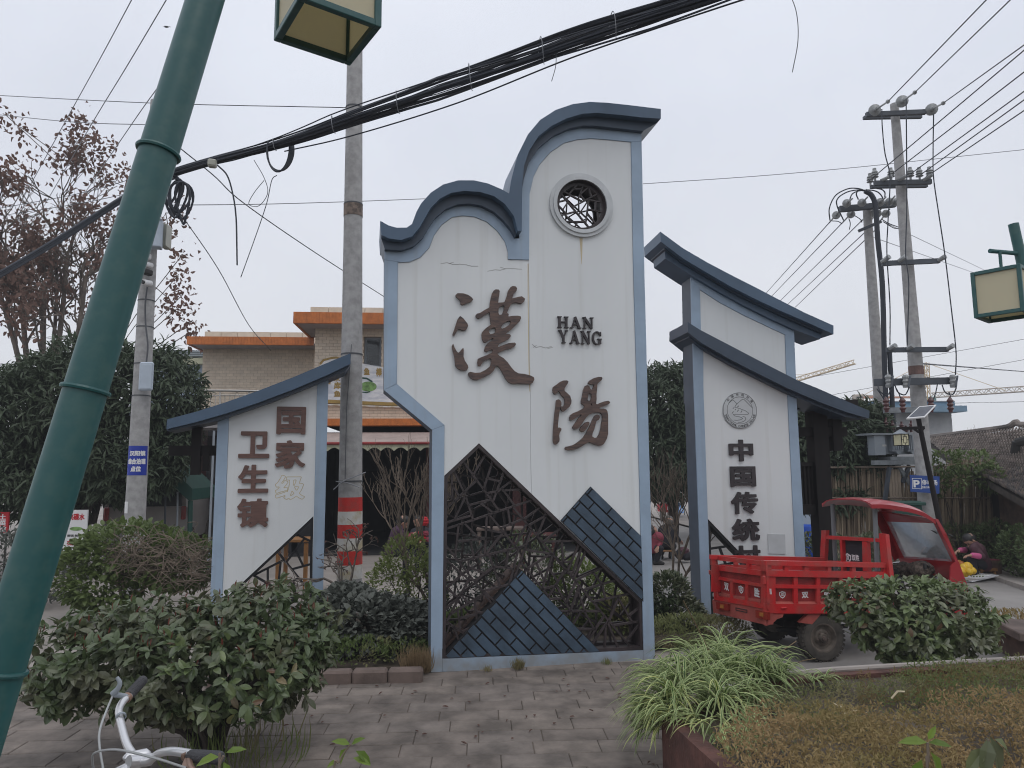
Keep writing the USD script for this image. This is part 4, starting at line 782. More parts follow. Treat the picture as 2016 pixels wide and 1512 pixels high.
for pts in ([(1634, 434), (1633, 410), (1645, 385), (1668, 372), (1688, 371), (1703, 376), (1715, 388), (1722, 405)], [(1661, 434), (1648, 405), (1650, 390), (1668, 378), (1690, 374), (1708, 378)], [(1673, 393), (1678, 382), (1690, 376), (1712, 374), (1728, 378), (1737, 388), (1738, 396)], [(1742, 388), (1742, 379), (1736, 373), (1726, 371)], [(1690, 393), (1686, 382), (1690, 374)]):
    part(pa, "jumper", tube(spline([at(x, y, fa - 0.3) for x, y in pts]), 0.014, 5), M["cable"])
for pts in ([(1638, 435), (1650, 436), (1658, 441)], [(1682, 424), (1694, 432), (1697, 438)], [(1671, 430), (1674, 440), (1672, 452)], [(1735, 431), (1750, 440), (1770, 448), (1760, 449), (1738, 436)]):
    part(pa, "jumper", tube(spline([at(x, y, fa + 0.3) for x, y in pts]), 0.010, 5), M["cable"])
part(pa, "riser_conduit", tube(spline([at(1703, 376, fa - 0.35), at(1716, 385, fa - 0.35), at(1724, 408, fa - 0.35), at(1728, 470, fa - 0.35), at(1737, 560, fa - 0.3), at(1741, 700, fa - 0.3), at(1746, 850, fa - 0.3)]), 0.055, 8), M["cable"], label="thick black riser cable down the short pole")
part(pa, "riser_conduit", tube([at(1751, 690, DA - 0.5), at(1760, 850, DA - 0.5)], 0.05, 8), M["cable"])
# conductors hanging down the tall pole
for pts in ([(1736, 215), (1737, 250), (1742, 300), (1752, 350), (1748, 440), (1746, 500), (1752, 600), (1752, 680)], [(1784, 196), (1785, 330), (1785, 420), (1783, 500), (1789, 560), (1786, 680)], [(1838, 224), (1837, 300), (1838, 350), (1848, 420), (1860, 500), (1872, 600), (1882, 690), (1881, 738)]):
    part(pb, "down_lead", tube(spline([at(x, y, f - 0.45) for x, y in pts]), 0.011, 5), M["cable"])
for (x, y), (sx, sy) in (((1726, 765), (1746, 800)), ((1760, 756), (1778, 800)), ((1846, 754), (1832, 800)), ((1868, 772), (1872, 795))):
    part(pb, "down_lead", tube(spline([at(x, y, f - 0.3), at((x + sx) / 2 + 2, (y + sy) / 2, f - 0.3), at(sx, sy, f - 0.3)]), 0.010, 5), M["cable"])
# lines leaving the poles
GR = "power lines running off to the upper right"
def line(a, b, drop, r, m, lab, group=None):
    return single("power_line", tube(sag(a, b, drop, 12), r, 5), M[m], lab, "power line", group=group)
for i, ((x0, y0), (x1, y1)) in enumerate((((1748, 200), (1985, -45)), ((1801, 182), (2030, -40)), ((1857, 203), (2070, 50)))):
    line(at(x0, y0, f - 0.7), at(x1, y1, 8.5), 0.0, 0.010, "wire", ["leftmost", "middle", "rightmost"][i] + " of the three wires from the topmost crossarm of the tall pole")
for i, ((x0, y0), (x1, y1)) in enumerate((((1711, 356), (2060, 62)), ((1755, 343), (2060, 108)), ((1792, 343), (2060, 148)), ((1811, 345), (2060, 165)), ((1831, 343), (2060, 188)))):
    line(at(x0, y0, f), at(x1, y1, 9.0), 0.0, 0.010, "wire", ["highest", "second highest", "middle", "second lowest", "lowest"][i] + " of the five parallel wires leaving the second crossarm for the right edge")
for i, ((x0, y0), (x1, y1)) in enumerate((((1633, 438), (1495, 592)), ((1660, 437), (1505, 598)), ((1695, 436), (1522, 606)), ((1716, 445), (1535, 614)), ((1724, 452), (1548, 622)))):
    line(at(x0, y0, fa + 0.6), at(x1, y1, 34), 0.0, 0.012, "wire", ["first", "second", "third", "fourth", "fifth"][i] + " from the left of the wires falling from the short pole behind the upper roof")
for i, ((x0, y0), (x1, y1), d1) in enumerate((((1740, 437), (1945, 535), 30), ((1716, 466), (1940, 545), 30), ((1600, 742), (2060, 660), 24), ((1640, 777), (2060, 700), 24), ((1760, 796), (2060, 790), 24), ((1815, 716), (2060, 735), 60))):
    line(at(x0, y0, 16 if i < 2 else 26), at(x1, y1, d1), 0.0, 0.008 if i < 5 else 0.03, "palewire" if i < 2 else "wire", ["upper pale wire from the short pole down towards the hanging lantern", "lower pale wire from the short pole down towards the hanging lantern", "upper thin wire rising to the right edge behind the transformer poles", "lower thin wire rising to the right edge behind the transformer poles", "thin level wire above the grey building's right end", "far thin cable from the crane top to the right edge"][i])
# transformer on its platform between the poles
TD = 14.0
tr = thing("transformer", "pale grey pole-mounted transformer with cooling fins and brown bushings on a steel platform", "transformer", at(1765, 900, TD))
FT = Frame(at(1723, 1000, TD), 12); FT.O[2] = 0
tb_ = FT.pbox
part(tr, "tank", tb_(1724, 857, 1798, 894, -0.5, -0.05), M["trafo"])
part(tr, "front_housing", tb_(1722, 857, 1743, 896, -0.1, 0.1), M["trafo"])
part(tr, "lid", tb_(1717, 852.5, 1801, 856.5, -0.55, 0.14), M["steel"])
for x0, x1, y0 in ((1750, 1774, 858), (1781, 1801, 856)):
    a, b = FT.uv(x0, y0), FT.uv(x1, 889)
    g = sbox(a[0], b[1], b[0], a[1]).union(Point((a[0] + b[0]) / 2 + 0.02, b[1]).buffer(0.05))
    rd = part(tr, "radiator", FT.ext(g, -0.04, 0.06), M["trafo"])
    for i in range(5):
        u = a[0] + (b[0] - a[0]) * (i + 0.5) / 5; part(rd, "fin", FT.box(u - 0.012, b[1] + 0.04, u + 0.012, a[1] - 0.03, 0.061, 0.085), M["trafo"])
tx = FT.uv(1730, 879); part(tr, "stencil", FT.ext(fit(glyph("变压器", 2), tx[0], tx[1], tx[0] + 0.09, tx[1] + 0.035), 0.1005, 0.102), M["bandwhite"])
for x, y0, y1, m in ((1746, 851, 822, "brownporc"), (1758, 851, 828, "brownporc"), (1766, 851, 836, "porcelain"), (1776, 851, 830, "brownporc"), (1784, 851, 838, "brownporc"), (1795, 851, 828, "brownporc")):
    a, b = FT.at(x, y0, -0.2), FT.at(x, y1, -0.2); h = b[2] - a[2]
    part(tr, "bushing", lathe([(0, 0), (0.03, 0), (0.03, h * .2), (0.065, h * .25), (0.03, h * .4), (0.06, h * .45), (0.03, h * .6), (0.055, h * .65), (0.02, h * .8), (0.02, h), (0, h)], a, 10), M[m])
for x in (1746, 1778, 1834, 1872):
    part(pb, "post_insulator", [lathe([(0, 0), (0.03, 0)] + [(0.06 if i % 2 else 0.035, 0.04 + 0.035 * i) for i in range(7)] + [(0, 0.3)], at(x, 812, f - 0.3), 10)], M["brownporc"])
part(pb, "crossarm", bar(at(1740, 808, f), at(1830, 806, f), 0.07, 0.1), M["steel"])
part(tr, "platform_beam", tb_(1722, 906, 1806, 915, 0.0, 0.1), M["steel"]); part(tr, "platform_beam", tb_(1722, 904, 1806, 913, -0.6, -0.5), M["steel"])
part(tr, "platform_beam", tb_(1753, 899, 1800, 905.5, -0.55, 0.08), M["steel"])
for (x0, y0), (x1, y1), m in (((1767, 914), (1807, 982), "steel"), ((1751, 920), (1742, 985), "ironarm"), ((1790, 916), (1777, 950), "ironarm")):
    part(tr, "brace", bar(FT.at(x0, y0, 0.04), FT.at(x1, y1, 0.04), 0.07, 0.05, FT.N), M[m])
cabn = thing("electric_cabinet", "low dark green electric cabinet behind the red tricycle's canopy", "cabinet", at(1781, 1060, 13.3))
part(cabn, "body", rbox(at(1781, 1035, 13.3), (0.5, 0.35, 0.9), 0.01), M["awndark"]); part(cabn, "lid", rbox(at(1781, 991, 13.3), (0.56, 0.42, 0.06), 0.01), M["awndark"])
for c_ in (cabn,):
    part(c_, "base", rbox(at(1781, 1035, 13.3) * (1, 1, 0) + (0, 0, 0.15), (0.56, 0.42, 0.5), 0.01), M["plaza"])
# ================================================================== parking sign on the tall pole, solar street lamp
FP = Frame(at(1820, 950, DB - 0.35), -3); FP.O[2] = 0
ps = thing("parking_sign", "blue parking sign with white letter P and characters, fixed to the tall pole", "sign", FP.at(1820, 953))
a, b = FP.uv(1791.5, 970), FP.uv(1849, 937)
part(ps, "plate", FP.ext(Polygon(FP.uvs([(1791, 935), (1849, 938), (1848.5, 972), (1792, 968)])), 0, 0.015), M["signblue"])
part(ps, "bracket", FP.box(*FP.uv(1815, 956), *FP.uv(1840, 950), -0.22, 0.0), M["steel"])
pf = Polygon(FP.uvs([(1794.5, 941), (1814, 942), (1814, 963), (1795, 962)])); part(ps, "frame_line", FP.ext(pf.difference(pf.buffer(-0.008)), 0.015, 0.017), M["paper"])
part(ps, "letter", text_in(FP, "P", 1799, 945, 1810, 959.5, 0.015, 0.0172, 8), M["paper"])
for t, x0, x1, y0, y1 in (("停", 1815.5, 1824, 944.5, 955), ("车", 1825.5, 1834, 945, 955), ("场", 1835.5, 1845, 945, 955.5)): part(ps, "character", text_in(FP, t, x0, y0, x1, y1, 0.015, 0.0172, 3), M["paper"])
part(ps, "small_line", text_in(FP, "西街口休闲地", 1815, 957, 1838, 961.5, 0.015, 0.0172, 2), M["paper"], kind="stuff")
SD = 11.5
sb_, st_ = pole_pts(1846, 1010, 1807.5, 822, SD)
sl = thing("solar_lamp", "slim dark street lamp with a tilted solar panel and a small framed lantern", "street lamp", sb_)
part(sl, "post", cyl(sb_, st_, 0.045, 0.036, 12), M["timber"], smooth=40)
def slab4(q, th): n_ = np.cross(q[1] - q[0], q[3] - q[0]); n_ /= np.linalg.norm(n_); return np.array(q + [x + n_ * th for x in q]), np.array([(0, 1, 2), (0, 2, 3), (4, 6, 5), (4, 7, 6), (0, 4, 5), (0, 5, 1), (1, 5, 6), (1, 6, 2), (2, 6, 7), (2, 7, 3), (3, 7, 4), (3, 4, 0)])
pq = [at(1784, 826, 11.25), at(1820, 823, 11.25), at(1843, 799, 11.6), at(1809, 802.5, 11.6)]; pc = sum(pq) / 4; pn = np.cross(pq[1] - pq[0], pq[3] - pq[0]); pn /= np.linalg.norm(pn)
sp = part(sl, "solar_panel", slab4(pq, 0.02), M["paper"]); part(sp, "cells", slab4([pc + (x - pc) * .86 - pn * .0025 for x in pq], .0022), M["solar"])
part(sp, "cells", slab4([pc + (x - pc) * .86 + pn * .0203 for x in pq], .0022), M["solar"])
part(sl, "arm", [bar(at(1766, 844, SD - 0.03), at(1819, 842, SD), 0.05, 0.05), bar(at(1800, 845, SD - 0.02), at(1809, 851, SD - 0.02), 0.03, 0.03), bar(at(1818, 843, SD), at(1812, 852, SD), 0.03, 0.03)], M["timber"])
lc = at(1774, 866, SD - 0.06); Rl = rotz(0.35)
ln_ = part(sl, "lantern", box(lc, (0.15, 0.15, 0.17), Rl), mat("lantern_glass", (0.55, 0.52, 0.34), 0.5))
fr_ = [rbox(lc + Rl @ (sx * .076, sy * .076, 0), (0.012, 0.012, 0.19), 0.002, Rl) for sx in (-1, 1) for sy in (-1, 1)] + [rbox(lc + Rl @ (0, s * .077, z), (0.16, 0.012, 0.012), 0.002, Rl) for s in (-1, 1) for z in (-.09, 0.09)] + [rbox(lc + Rl @ (s * .077, 0, z), (0.012, 0.16, 0.012), 0.002, Rl) for s in (-1, 1) for z in (-.09, 0.09)]
fr_ += [rbox(lc + Rl @ (x, -0.078, z), s, 0.001, Rl) for x, z, s in ((-.035, 0, (.007, .006, .11)), (.035, 0, (.007, .006, .11)), (0, .05, (.076, .006, .007)), (0, -.05, (.076, .006, .007)), (0, .07, (.007, .006, .04)), (0, -.07, (.007, .006, .04)), (-.055, 0, (.04, .006, .007)), (.055, 0, (.04, .006, .007)))]
part(ln_, "frame", fr_, M["chassis"], kind="stuff")
part(ln_, "cap", lathe([(0, 0.07), (0.02, 0.065), (0.125, 0.0), (0.125, -0.01), (0, -0.01)], lc + (0, 0, 0.1), 4), M["trafo"])
part(ln_, "hanger", cyl(lc + (0, 0, 0.15), at(1774, 846, SD - 0.05), 0.01, sides=6), M["timber"])

# ================================================================== the two leaning green lamps
def lantern_lamp(label, base, top, r, rings, lc, half, h, yaw, arm_p, arm_q, drop):
    t = thing("leaning_lamp", label, "street lamp", base)
    part(t, "pole", cyl(base, top, r, r * 0.93, 32), M["green"], smooth=40)
    u = (top - base) / np.linalg.norm(top - base)
    for p in rings: part(t, "collar", lathe([(r * 0.9, -0.008), (r + 0.006, -0.007), (r + 0.009, 0), (r + 0.006, 0.007), (r * 0.9, 0.008)], p, 28, u), M["green"])
    part(t, "base_plate", [rbox(base + (0, 0, 0.01), (r * 5, r * 5, 0.02), 0.004)], M["chassis"])
    Rz = rotz(yaw); b = half * 0.085; q = lambda x, y, z: lc + Rz @ np.array([x, y, z])
    part(t, "arm", [cyl(arm_p, arm_q, r * 0.42, sides=14), cyl(drop, q(0, 0, h), r * 0.3, sides=10)], M["green"], smooth=40)
    ln = part(t, "lantern_frame", [rbox(q(sx * (half - b), sy * (half - b), h / 2), (2 * b, 2 * b, h), b * .2, Rz) for sx in (-1, 1) for sy in (-1, 1)]
              + [rbox(q(0, s * (half - b), z), (2 * half - 4 * b + .001, 2 * b, 2 * b), b * .2, Rz) for s in (-1, 1) for z in (b, h - b)] + [rbox(q(s * (half - b), 0, z), (2 * b, 2 * half - 4 * b + .001, 2 * b), b * .2, Rz) for s in (-1, 1) for z in (b, h - b)]
              + [rbox(q(0, 0, h - b * .8), (2 * half - 4 * b, 2 * half - 4 * b, b), b * .2, Rz)], M["green"])
    part(ln, "ceiling", box(q(0, 0, h - 3.2 * b), (2 * half - 4 * b, 2 * half - 4 * b, 0.004), Rz), M["lampglass"])
    for s in (-1, 1):
        part(ln, "pane", box(q(0, s * (half - b), h / 2), (2 * half - 4 * b, 0.006, h - 4 * b), Rz), M["lampglass"]); part(ln, "pane", box(q(s * (half - b), 0, h / 2), (0.006, 2 * half - 4 * b, h - 4 * b), Rz), M["lampglass"])
    return t
def along(px, py, dist): r = ray(px, py); return np.array([0, 0, EYE]) + r / np.linalg.norm(r) * dist
p1, p0 = along(404, 0, 3.42), along(73, 1080, 2.83); u = (p1 - p0) / np.linalg.norm(p1 - p0)
gb, gt = p0 - u * (p0[2] / u[2]), p1 + u * 0.55
def on_axis(py):
    lo, hi = 0.0, 8.0
    for _ in range(40):
        m_ = (lo + hi) / 2; v = CAM.T @ (gb + u * m_ - (0, 0, EYE)); y = 756 - FPX * v[1] / v[2]
        if v[2] < 0 or y > py: lo = m_
        else: hi = m_
    return gb + u * lo
zz = 1.9 + 2.05; c4 = [ground(x, y, zz) for x, y in ((536, 80), (691, 131), (753, 49), (590, 0))]; lcen = sum(c4) / 4; half = np.mean([np.linalg.norm(c4[i] - c4[(i + 1) % 4]) for i in range(4)]) / 2
yaw = math.atan2(*(c4[1] - c4[0])[[1, 0]])
dq = lcen + (0, 0, 2 * half * 1.15 + 0.16); ap = gb + u * ((dq[2] - gb[2]) / u[2]); av = (dq - ap) / np.linalg.norm(dq - ap)
lantern_lamp("thick green lamp pole leaning across the left foreground, its lantern hanging at the top edge", gb, ap + u * 0.3, 0.071, [on_axis(300), on_axis(768), on_axis(1322)], lcen, half, 2 * half * 1.15, yaw, ap, dq + av * 0.1, dq)
RD = 7.0
e0, e1, e2 = at(1913, 538, RD + 0.12), at(1979, 519, RD - 0.16), at(1983, 612, RD - 0.16)
lc2 = at(1978, 636, RD + 0.02); h2 = 0.47; lc2 = np.array([at(1979, 612, RD)[0], RD + 0.0, at(1979, 625, RD)[2]])
t2 = at(1995, 441, RD + 0.1); b2 = at(2052, 700, RD + 0.1); u2 = (t2 - b2) / np.linalg.norm(t2 - b2); g2 = b2 - u2 * (b2[2] / u2[2])
arm_z = at(1950, 494, RD)[2]; a2 = g2 + u2 * ((arm_z - g2[2]) / u2[2]); d2 = np.array([lc2[0], lc2[1], arm_z])
lantern_lamp("green lamp leaning in from the right edge with a square cream lantern under its arm", g2, t2, 0.052, [g2 + u2 * 2.0], lc2, 0.215, h2, math.radians(40), a2, d2 + (-0.10, 0, 0), d2)
# ================================================================== the eatery behind
O0 = at(612, 1000, 17.0); O0[2] = 0
FB = Frame(O0, 5)
ea = thing("eatery_building", "two-storey eatery clad in beige tiles with orange eaves and a scalloped awning", "building", FB.O)
def bx2(fr, *a): return fr.pbox(*a)
uR = FB.uv(1195, 900)[0]; zS = FB.uv(660, 645)[1]; zA = FB.uv(700, 838, 0.0)[1]; zP = FB.uv(660, 612)[1]
wx0, wy0 = FB.uv(716, 722); wx1, wy1 = FB.uv(751, 663)
rw_ = sbox(0, zA, uR, zS).difference(sbox(wx0, wy0, wx1, wy1)).difference(sbox(wx0 + 2.6, wy0, wx1 + 2.6, wy1))
wallR = part(ea, "upper_wall", FB.ext(rw_, -0.25, 0.0), M["mortar"])
wallL_o = -1.9
uL = FB.uv(397, 760, wallL_o)[0]; zL = FB.uv(500, 684, wallL_o)[1]; zF = FB.uv(440, 815, wallL_o)[1]
wallL = part(ea, "wing_wall", FB.ext(sbox(uL, zF - 0.2, 0.2, zL), wallL_o - 0.25, wallL_o), M["mortar"])
part(ea, "return_wall", FB.box(-0.0, zF - 0.2, 0.24, zS, wallL_o, -0.25), M["walltile"])
TV = [mat(f"wall_tile_{k}", c, 0.45, var=0.05, scale=6) for k, c in enumerate([(0.66, 0.56, 0.44), (0.63, 0.53, 0.415), (0.69, 0.585, 0.46), (0.645, 0.55, 0.44)])]
def tiles(parent, region, o, limit, tw=0.178, th=0.078, g=0.006):
    x0, y0, x1, y1 = region.bounds; got, rest_ = 0, []
    for j in range(int((y1 - y0) / th) + 1):
        for i in range(-1, int((x1 - x0) / tw) + 1):
            xs = x0 + i * tw + (j % 2) * tw / 2; q = sbox(xs, y1 - (j + 1) * th + g, xs + tw - g, y1 - j * th).intersection(region)
            if q.is_empty or q.area < 0.002 or q.geom_type != "Polygon": continue
            m = FB.ext(q, o, o + 0.012 + RNG.uniform(0, 0.002))
            if got < limit and FB.O[0] + q.centroid.x * 0.99 < -1.9: part(parent, "wall_tile", m, TV[RNG.integers(4)]); got += 1
            else: rest_.append(m)
    if rest_: part(parent, "wall_tiles_beyond", rest_, TV[0], kind="stuff")
tiles(wallR, rw_, 0.0, 299); tiles(wallL, sbox(uL, zF - 0.2, -0.01, zL), wallL_o, 299)
def eave(o, x0, x1, y0, y1, zpar0, zpar1, dep, px_par):
    a, b = FB.uv(x0, y1, o), FB.uv(x1, y0, o); u0, z0, u1, z1 = a[0], a[1], b[0], b[1]
    f = part(ea, "fascia", FB.box(u0, z0, u1, z1, o - 0.06, o), M["orange"], label=None)
    n = int((u1 - u0) / 0.075); part(f, "fascia_tiles", [FB.box(u0 + (k + .06) * (u1 - u0) / n, z0 + 0.004, u0 + (k + .94) * (u1 - u0) / n, z1 - 0.004, o, o + 0.008) for k in range(n)], M["orange"], kind="stuff")
    part(ea, "end_fascia", FB.box(u0, z0, u0 + 0.06, z1, o - dep - 1.2, o - 0.061), M["orange"])
    part(ea, "soffit", FB.box(u0 + 0.06, z0 + 0.02, u1, z0 + 0.07, o - dep - 1.2, o - 0.061), M["soffit"])
    p0 = FB.uv(px_par, zpar1, o - dep + 0.1); p1 = FB.uv(x1, zpar0, o - dep + 0.1)
    n = int((u1 - p0[0]) / 0.42); w = (u1 - p0[0]) / n
    for k in range(n): part(ea, "parapet_slab", FB.box(p0[0] + k * w, z1 - 0.05, p0[0] + (k + 1) * w - 0.012, p1[1] + 0.02, o - dep - 0.05, o - dep + 0.1), TV[k % 4])
eave(0.75, 577, 1215, 621, 636, 613, 620, 0.75, 611); eave(wallL_o + 0.8, 367, 618, 664, 678, 656, 662, 0.8, 403)
# window of the upper floor: deep dark opening, frame, glass
for du in (0, 2.6):
    w_ = part(ea, "window", [FB.box(wx0 + du, wy0, wx0 + du + .05, wy1, -0.18, -0.12), FB.box(wx1 + du - .05, wy0, wx1 + du, wy1, -0.18, -0.12), FB.box(wx0 + du, wy1 - .05, wx1 + du, wy1, -0.185, -0.115), FB.box(wx0 + du, wy0, wx1 + du, wy0 + .05, -0.185, -0.115)], M["trafo"])
    part(w_, "pane", FB.box(wx0 + du + .05, wy0 + .05, wx1 + du - .05, wy1 - .05, -0.153, -0.147), M["glass"])
# interior shells so that openings are dark rooms
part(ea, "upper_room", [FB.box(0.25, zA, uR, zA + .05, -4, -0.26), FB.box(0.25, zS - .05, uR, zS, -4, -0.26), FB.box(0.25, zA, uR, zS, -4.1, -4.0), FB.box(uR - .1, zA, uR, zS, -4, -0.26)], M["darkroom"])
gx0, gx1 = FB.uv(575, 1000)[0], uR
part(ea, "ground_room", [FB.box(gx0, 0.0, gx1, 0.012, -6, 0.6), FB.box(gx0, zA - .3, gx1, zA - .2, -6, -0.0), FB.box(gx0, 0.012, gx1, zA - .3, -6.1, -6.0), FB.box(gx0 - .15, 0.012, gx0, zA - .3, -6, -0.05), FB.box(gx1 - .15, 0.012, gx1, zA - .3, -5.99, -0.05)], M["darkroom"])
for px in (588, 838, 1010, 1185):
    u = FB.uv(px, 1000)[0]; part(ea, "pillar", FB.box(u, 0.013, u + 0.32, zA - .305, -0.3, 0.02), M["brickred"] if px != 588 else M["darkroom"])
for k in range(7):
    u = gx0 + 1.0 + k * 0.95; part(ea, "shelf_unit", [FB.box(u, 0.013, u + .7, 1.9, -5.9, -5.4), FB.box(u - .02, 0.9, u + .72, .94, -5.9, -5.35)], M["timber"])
# lower band, awning
a = FB.uv(620, 838, 0.45); zb0 = a[1]; zb1 = FB.uv(700, 824, 0.45)[1]
f = part(ea, "fascia", FB.box(-1.2, zb0, uR, zb1, 0.0, 0.45), M["orange"]); n = int((uR + 1.2) / 0.075)
part(f, "fascia_tiles", [FB.box(-1.2 + (k + .06) * .075, zb0 + .004, -1.2 + (k + .94) * .075, zb1 - .004, 0.45, 0.458) for k in range(n)], M["orange"], kind="stuff")
za0 = FB.uv(700, 850, 0.5)[1]; za1 = FB.uv(700, 872, 1.35)[1]; zv = FB.uv(700, 889, 1.35)[1]
V = np.array([FB.W(u, z, o) for u in (-1.0, uR) for z, o in ((za0, 0.3), (za1, 1.35), (za1 - .02, 1.35), (za0 - .02, 0.3))])
aw = part(ea, "awning", (V, np.array([(0, 1, 5), (0, 5, 4), (1, 2, 6), (1, 6, 5), (2, 3, 7), (2, 7, 6), (3, 0, 4), (3, 4, 7), (0, 2, 1), (0, 3, 2), (4, 5, 6), (4, 6, 7)])), M["awnpink"])
us = np.linspace(-1.0, uR, 420); sc = zv + 0.085 * np.abs(np.sin(us * math.pi / 0.29)) ** 0.8
part(aw, "valance", FB.ext(Polygon([(-1.0, za1 - 0.021), *[(u, z) for u, z in zip(us, sc)], (uR, za1 - 0.021)]), 1.335, 1.35), M["awngreen"])
part(aw, "roller_tube", tube([FB.W(-1.0, za1 - .01, 1.37), FB.W(uR, za1 - .01, 1.37)], 0.03, 8), M["recess"])
part(aw, "bracket", [bar(FB.W(u, za1 - .04, 1.32), FB.W(u, za0 - .35, 0.02), .03, .03) for u in (-0.6,)], M["steel"]); 
for u in (1.6, 3.8, 6.0): part(aw, "bracket", bar(FB.W(u, za1 - .04, 1.32), FB.W(u, za0 - .35, 0.02), .03, .03), M["steel"])
# printed banner hung on the wall
bn = thing("banner", "white printed banner with gold characters and a green fish dish above the awning", "banner", FB.at(700, 750, 0.05))
top_ = [(630, 716), (637, 708), (652, 704), (662, 703), (672, 706), (690, 712), (715, 716), (760, 724), (820, 731), (880, 736)]
part(bn, "sheet", FB.ext(Polygon(FB.uvs(top_ + [(880, 797), (760, 795), (632, 789)], 0.06)), 0.03, 0.06), M["banner"])
part(bn, "border", [FB.ext(LineString(FB.uvs(q, 0.06)).buffer(w), 0.06, 0.067) for q, w in (([(632, 789.5), (760, 795), (880, 797)], 0.04),)], M["gold"])
part(bn, "border", FB.ext(LineString(FB.uvs([(631, 716), (637, 709), (652, 705), (662, 704), (672, 707)], 0.06)).buffer(0.025), 0.06, 0.067), M["gold"])
part(bn, "trim", tube([FB.at(x, y, 0.085) for x, y in ((632, 796.5), (700, 799), (760, 801), (845, 803))], 0.022, 6), M["bandwhite"])
for c, x0, y0, x1, y1 in (("鱼", 716, 724, 728, 738), ("棒", 740, 724, 752, 741), ("水", 657, 742, 670, 751), ("库", 657, 752, 671, 766), ("鱼", 657, 769, 671, 781), ("野", 646, 744, 652, 757), ("鱼", 773, 727, 786, 742)):
    part(bn, "character", text_in(FB, c, x0, y0, x1, y1, 0.06, 0.0675, 6), M["gold"])
e = FB.uv(725, 761, 0.06); part(bn, "dish_print", FB.ext(affinity.scale(Point(*e).buffer(0.2, 20), 1.0, 0.6), 0.06, 0.0668), M["printgreen"])
part(bn, "dish_rim", [FB.ext(LineString(FB.uvs([(712, 744), (722, 745), (732, 751)], 0.06)).buffer(0.02), 0.06, 0.0672), FB.ext(LineString(FB.uvs([(712, 772), (722, 773), (728, 771)], 0.06)).buffer(0.012), 0.06, 0.0672)], M["awndark"], kind="stuff")
# wing: balcony rail, dark recess below, maroon column, shutter
zb_ = FB.uv(440, 815, wallL_o + 1.0)[1]
part(ea, "balcony_floor", FB.box(uL - .3, zb_ - 0.35, -0.05, zb_ - 0.12, wallL_o, wallL_o + 1.1), M["soffit"])
rl = part(ea, "balcony_rail", [tube(spline([FB.at(384, 785, wallL_o + .5), FB.at(384, 776, wallL_o + .8), FB.at(392, 770, wallL_o + 1.0), FB.at(430, 769, wallL_o + 1.05), FB.at(505, 770, wallL_o + 1.05), FB.at(600, 771, wallL_o + 1.05)]), 0.03, 8)], M["stainless"])
part(rl, "lower_rail", tube([FB.at(386, 781, wallL_o + 1.0), FB.at(440, 778, wallL_o + 1.05), FB.at(600, 779, wallL_o + 1.05)], 0.015, 6), M["stainless"])
for k in range(18):
    px = 386 + k * 9.5; big = k % 6 == 5; part(rl, "baluster", cyl(FB.at(px, 772 if big else 779, wallL_o + 1.03), FB.at(px, 812, wallL_o + 1.03), 0.025 if big else 0.009, sides=6), M["stainless"])
for k in (0.6, 1.6, 4.0): part(rl, "scroll", tube([FB.at(391 + 19 * k + 3 * math.cos(t), 775 + 2.6 * math.sin(t), wallL_o + 1.04) for t in np.linspace(0, 5.5, 10)], 0.008, 5), M["stainless"])
o_ = wallL_o + 0.1
part(ea, "maroon_column", bx2(FB, 373, 838, 396, 1120, o_ - .3, o_), M["brickred"])
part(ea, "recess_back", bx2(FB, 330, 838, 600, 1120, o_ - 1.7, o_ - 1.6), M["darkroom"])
u0, u1 = FB.uv(395, 900, o_ - .6)[0], FB.uv(436, 900, o_ - .6)[0]; z0, z1 = 0.0, FB.uv(420, 893, o_ - .6)[1]
sh = part(ea, "roller_shutter", FB.box(u0, z0, u1, z1, o_ - .66, o_ - .62), M["shutter"])
n = int(z1 / 0.09)
for k in range(n): part(sh, "shutter_slat", FB.box(u0 + .01, z0 + k * z1 / n + .006, u1, z0 + (k + 1) * z1 / n - .006, o_ - .62, o_ - .595), M["shutter"])
part(ea, "shutter_box", bx2(FB, 372, 858, 436, 893, o_ - .75, o_ - .55), M["timber"])
part(ea, "side_window", [bx2(FB, 395, 836, 436, 839, o_ - .8, o_ - .74), bx2(FB, 395, 870, 436, 873, o_ - .8, o_ - .74)], M["soffit"])
part(ea, "rear_wall_patch", bx2(FB, 338, 862, 374, 935, o_ - 1.5, o_ - 1.4), M["soffit"])
part(ea, "pipe_rail", bx2(FB, 338, 908, 374, 911, o_ - 1.2, o_ - 1.16), M["stainless"])
dp = at(419, 860, 13.0)
single("drain_pipe", tube([at(421.5, 848, 13.0), at(410, 1112, 13.0) * (1, 1, 0)], 0.021, 8), M["trafo"], "slim pale grey standpipe just left of the slant-roofed sign", "pipe")
# pale blue house further left
FBL = Frame(at(398, 900, 25) * (1, 1, 0), 5)
bh = thing("blue_house", "pale blue house with a ribbed cornice, glimpsed between the evergreen and the eatery", "house", FBL.O)
part(bh, "wall", bx2(FBL, 250, 717, 402, 1080, -5, 0), M["paleblue"]); part(bh, "cornice", bx2(FBL, 240, 704, 406, 716, -5, 0.3), M["awngreen"])
part(bh, "roof", [bx2(FBL, 248, 689, 404, 703.5, -5, -0.3)], M["shutter"])
for y in (692, 696, 700): part(bh, "roof_rail", tube([FBL.at(250, y, -.28), FBL.at(404, y, -.28)], 0.03, 5), M["trafo"])
